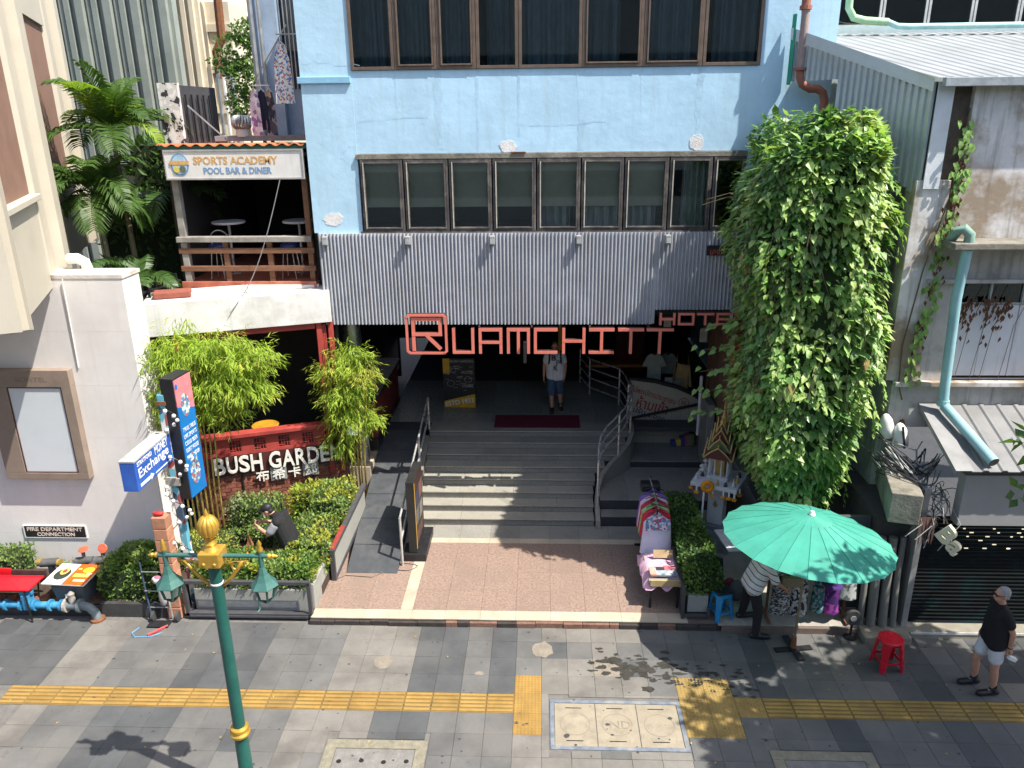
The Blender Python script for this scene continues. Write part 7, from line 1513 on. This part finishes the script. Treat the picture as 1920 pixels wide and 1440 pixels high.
for k in range(46):
    t_ = r_.random(); c = V((3.5-.75*t_, 13.3+r_.uniform(-.15, .15), 4.6-2.0*((k % 5)/5)-.1*t_)); leaf_geo(m, c+rv(r_)*.05, V((-.6, -.3, -.6))+rv(r_)*.4, V((0, -.6, .7))+rv(r_)*.3, .14, .085, .2, .2, True)
m.build('foliage', VM[1], sp_)
for k in range(5): z = 4.6-2.0*k/5; MB().tube([(3.6, 13.35, z), (3.2, 13.3, z-.02), (2.8, 13.3, z-.1)], .006, 4).build('stem', TWIG, sp_)

# ------------------------------------------------------------------ bamboo
def bamboo(name, label, culms, blobs, n, seed, cm, m_=(LEAFB, LEAFY), L_=.15, base=None):
    r_ = random.Random(seed); t = thing(name, label, 'bamboo', culms[0][0]); mbs = [MB() for _ in m_]
    for pts in culms: MB().tube(pts, [.02-.012*i/(len(pts)-1) for i in range(len(pts))], 7).build('culm', cm, t, smooth=True)
    tot = sum(b[3]*b[4]*b[5] for b in blobs)
    for cx, cy, cz, rx, ry, rz_ in blobs:
        for k in range(int(n*rx*ry*rz_/tot/9)+1):
            v = rv(r_)*(r_.random()**.4); c = V((cx+v.x*rx, cy+v.y*ry, cz+v.z*rz_)); out = V((v.x, v.y, 0)); dr = (out*.8+V((0, 0, -.35))+rv(r_)*.5).normalized(); i = int(noise.noise(c*2.2)+r_.uniform(-.2, .5) > .35)
            MB  # twig of nine narrow leaves
            for q in range(9): leaf_geo(mbs[min(i, len(m_)-1)], c+dr*(.035*q)+rv(r_)*.02, dr+rv(r_)*.75+V((0, 0, -.2)), V((0, 0, 1))+rv(r_)*.6, L_*r_.uniform(.6, 1.2), .02, .15, .3)
    for mb_, mm in zip(mbs, m_): mb_.build('foliage', mm, t, kind='stuff')
    return t
CUL = mat('culm_yellow', (.42, .32, .08), .5, .2, 4, .05)
cl = []
for k in range(9):
    x = -6.7+.09*k; e = (-6.3+.22*k, 12.55+.05*math.sin(k), 4.4-.04*k); cl.append([(x, 12.75, .3), (x+.02, 12.75, 1.6), (x+.1, 12.72, 2.9), ((x+e[0])/2+.1, 12.65, 4.0), e])
bamboo('bamboo_clump', 'feathery yellow green bamboo arching in front of the restaurant canopy', cl, [(-6.3, 12.65, 4.25, .5, .35, .4), (-5.7, 12.6, 4.4, .55, .35, .3), (-5.1, 12.6, 4.25, .5, .3, .3), (-5.7, 12.55, 3.85, .65, .35, .4), (-5.2, 12.55, 3.75, .5, .3, .35), (-6.4, 12.6, 3.5, .35, .3, .6), (-5.9, 12.55, 3.3, .35, .25, .3), (-5.5, 12.6, 3.15, .18, .2, .25), (-6.2, 12.9, 4.75, .2, .1, .15)], 12500, 31, CUL, (LEAFB, LEAFY, ))
t = bamboo('potted_bamboo', 'bright yellow green bamboo in a black pot beside the ramp', [[(-3.87+.06*k, 14.32+.04*(k % 3), .62), (-3.88+.07*k, 14.33, 1.7), (-3.95+.12*k, 14.3, 2.8), (-4.1+.17*k, 14.28, 3.6)] for k in range(5)],
       [(-3.75, 14.3, 3.75, .3, .25, .22), (-4.1, 14.3, 3.45, .35, .25, .25), (-3.5, 14.25, 3.4, .28, .25, .3), (-3.9, 14.25, 3.0, .38, .3, .32), (-3.85, 14.25, 2.5, .32, .28, .35), (-3.45, 14.2, 2.5, .3, .2, .2), (-3.95, 14.25, 2.0, .25, .22, .3)], 8000, 32, CUL, (LEAFB, LEAFY), .14)
MB().lathe([(.2, .36), (.26, .62), (.28, .64), (.26, .66), (.24, .62), (.23, .58)], 20, (-3.8, 14.32, 0)).build('pot', BLK, t, smooth=40); MB().lathe([(.0, .595), (.235, .6)], 16, (-3.8, 14.32, 0)).build('soil', mat('dry_soil', (.3, .2, .13), 1, .2, 12, .3), t)
MB(uT((-3.72, 14.0, 2.25), (1, .1, 0), (0, .15, 1))).box(-.1, .1, 0, .01, -.1, .1).build('plant_card', WHITE, label='small white card tied to the potted bamboo', cat='card')

# ------------------------------------------------------------------ palm
def frond(t, base, az, el, L_, droop, m_, r_, n=26):
    rb_ = []; p_ = V(base); d = V((math.cos(az)*math.cos(el), math.sin(az)*math.cos(el), math.sin(el))); pts = [p_.copy()]
    for k in range(12): p_ = p_+d*L_/12; d = (d+V((0, 0, -droop*(.4+k/9)/12))).normalized(); pts.append(p_.copy())
    m = MB(); m.tube(pts, [.018-.0014*i for i in range(13)], 5)
    for k in range(n):
        t_ = .16+.84*k/n; i = t_*12; j = min(11, int(i)); c = pts[j].lerp(pts[j+1], i-j); ax = (pts[j+1]-pts[j]).normalized(); sd = ax.cross(V((0, 0, 1)));
        sd = sd.normalized() if sd.length > .1 else V((-math.sin(az), math.cos(az), 0)); un = sd.cross(ax); ll = L_*.42*math.sin(math.pi*(.18+.75*t_))**.7
        for s in (-1, 1):
            dd = (sd*s*.85+ax*.55+un*.28+rv(r_)*.07).normalized(); e1 = c+dd*ll*.5; e2 = c+dd*ll*.9+V((0, 0, -ll*.28)); w_ = ax*.028*(1 if t_ < .9 else .7)
            m.add([c-w_*.4, c+w_*.4, e1+w_, e1-w_, e2], [(0, 1, 2, 3), (3, 2, 4)])
    return m.build('frond', m_, t)
PALM = [mat('palm_green', (.065, .125, .025), .5, .3, 3, 0, transl=.3, spec=.25), mat('palm_dark', (.06, .12, .03), .4, .3, 3, 0, transl=.2, spec=.5), mat('palm_lime', (.26, .37, .045), .4, .3, 3, 0, transl=.4, spec=.5)]
r_ = random.Random(41)
for k, (x, yy, zc, nf, lb) in enumerate(((-8.1, 15.1, 7.8, 20, 'tall bright feather palm rising behind the pale wall'), (-8.35, 14.6, 6.75, 18, 'lower feather palm drooping against the beige tower'), (-7.5, 15.9, 6.6, 9, 'shaded feather palm nearest the bar deck'), (-7.7, 14.3, 5.1, 6, 'small dark palm low in the alley'))):
    t = thing('palm_tree', lb, 'palm', (x, yy, 0), group='palms in the alley')
    MB().tube([(x, yy, 0), (x+.05, yy, zc*.6), (x, yy, zc)], [.09, .06, .045], 8).build('trunk', mat('palm_trunk', (.16, .14, .08), .8, .2, 6, .2), t, smooth=True)
    for q in range(nf):
        az = q*2*math.pi/nf*1.0+r_.uniform(-.25, .25)+k; el = r_.uniform(.3, 1.45) if k == 0 else r_.uniform(-.1, 1.1)
        frond(t, (x, yy, zc), az, el, r_.uniform(1.05, 1.45) if k < 3 else 1.0, r_.uniform(1.3, 2.6)+(.6 if k == 1 else 0), PALM[2 if (k == 0 and q % 5 == 0) else (0 if k < 2 else 1)] if k != 2 else PALM[1], r_)
bush('shrub', 'dense dark undergrowth filling the alley behind the palms', [(-9.4, -7.2, 16.2, 18.6, 3.0, 6.6), (-8.8, -7.1, 16.8, 18.4, 6.0, 7.6)], [LEAFD, LEAFD, PALM[1]], .2, .08, 2600, seed=51, cat='shrub')

# ------------------------------------------------------------------ trees
def tree(label, base, height, blobs, n, m_, L_, W_, seed, trunk=.12, grp=None):
    r_ = random.Random(seed); t = thing('tree', label, 'tree', base, group=grp); m = MB(); top = V((base[0], base[1], base[2]+height)); b0 = V(base)
    m.tube([b0, b0.lerp(top, .4)+V((.06, 0, 0)), top], [trunk, trunk*.75, trunk*.4], 8)
    for cx, cy, cz, rx, ry, rz_ in blobs:
        c = V((cx, cy, cz)); s = b0.lerp(top, r_.uniform(.55, .95)); m.tube([s, s.lerp(c, .5)+V((0, 0, .15)), c], [trunk*.4, trunk*.25, trunk*.1], 6)
    m.build('trunk', TWIG, t, smooth=True); mbs = [MB() for _ in m_]
    tot = sum(b[3]*b[4]*b[5] for b in blobs)
    for cx, cy, cz, rx, ry, rz_ in blobs:
        for k in range(int(n*rx*ry*rz_/tot)):
            v = rv(r_)*(.35+.65*r_.random()**.5); c = V((cx+v.x*rx, cy+v.y*ry, cz+v.z*rz_))
            if noise.noise(c*1.3) < -.22: continue
            foliage(mbs[int(r_.random()*len(m_))], [(c, v.normalized())], L_, W_, .1, r_, jit=.9)
    for mb_, mm in zip(mbs, m_): mb_.build('crown', mm, t)
tree('small green tree growing from the far blue grey wall', (-8.0, 22.0, 6.5), 2.4, [(-8.25, 22, 9.6, .6, .5, .5), (-7.9, 22, 9.1, .55, .5, .5), (-8.1, 22, 8.4, .4, .4, .4), (-7.7, 22, 10.1, .5, .4, .4)], 2600, [LEAFD, LEAF], .13, .07, 61, .05)
tree('street tree at the right edge shading the footway', (9.3, 6.6, 0), 5.5, [(7.4, 7.2, 6.6, 1.4, 1.6, .9), (9.2, 6.4, 7.4, 1.8, 1.7, 1.2), (10.8, 7.4, 6.8, 1.6, 1.6, 1.1), (8.4, 5.2, 6.5, 1.5, 1.2, .9), (9.4, 8.4, 6.6, 1.2, 1.1, .9), (7.2, 5.9, 7.2, .9, .9, .6), (5.62, 8.2, 3.85, .3, .3, .14), (5.68, 8.3, 4.5, .3, .3, .16)], 34000, [LEAF, LEAFD], .2, .11, 62, .16)

# ------------------------------------------------------------------ unseen block added behind the viewpoint to hold back sky light
ob = thing('opposite_sky_block', 'unseen long grey block added across the street to hold back sky light', 'building', (0, -22, 0))
MB().box(-60, 60, -34, -22, 0, 15).build('wall', mat('opposite_wall', (.5, .48, .42), .8, .1, 1, .05), ob)
for z in range(3): MB().box(-60, 60, -22.05, -21.98, 3+z*3.4, 4.6+z*3.4).build('window_band', mat('opposite_glass', (.03, .04, .045), .15), ob)
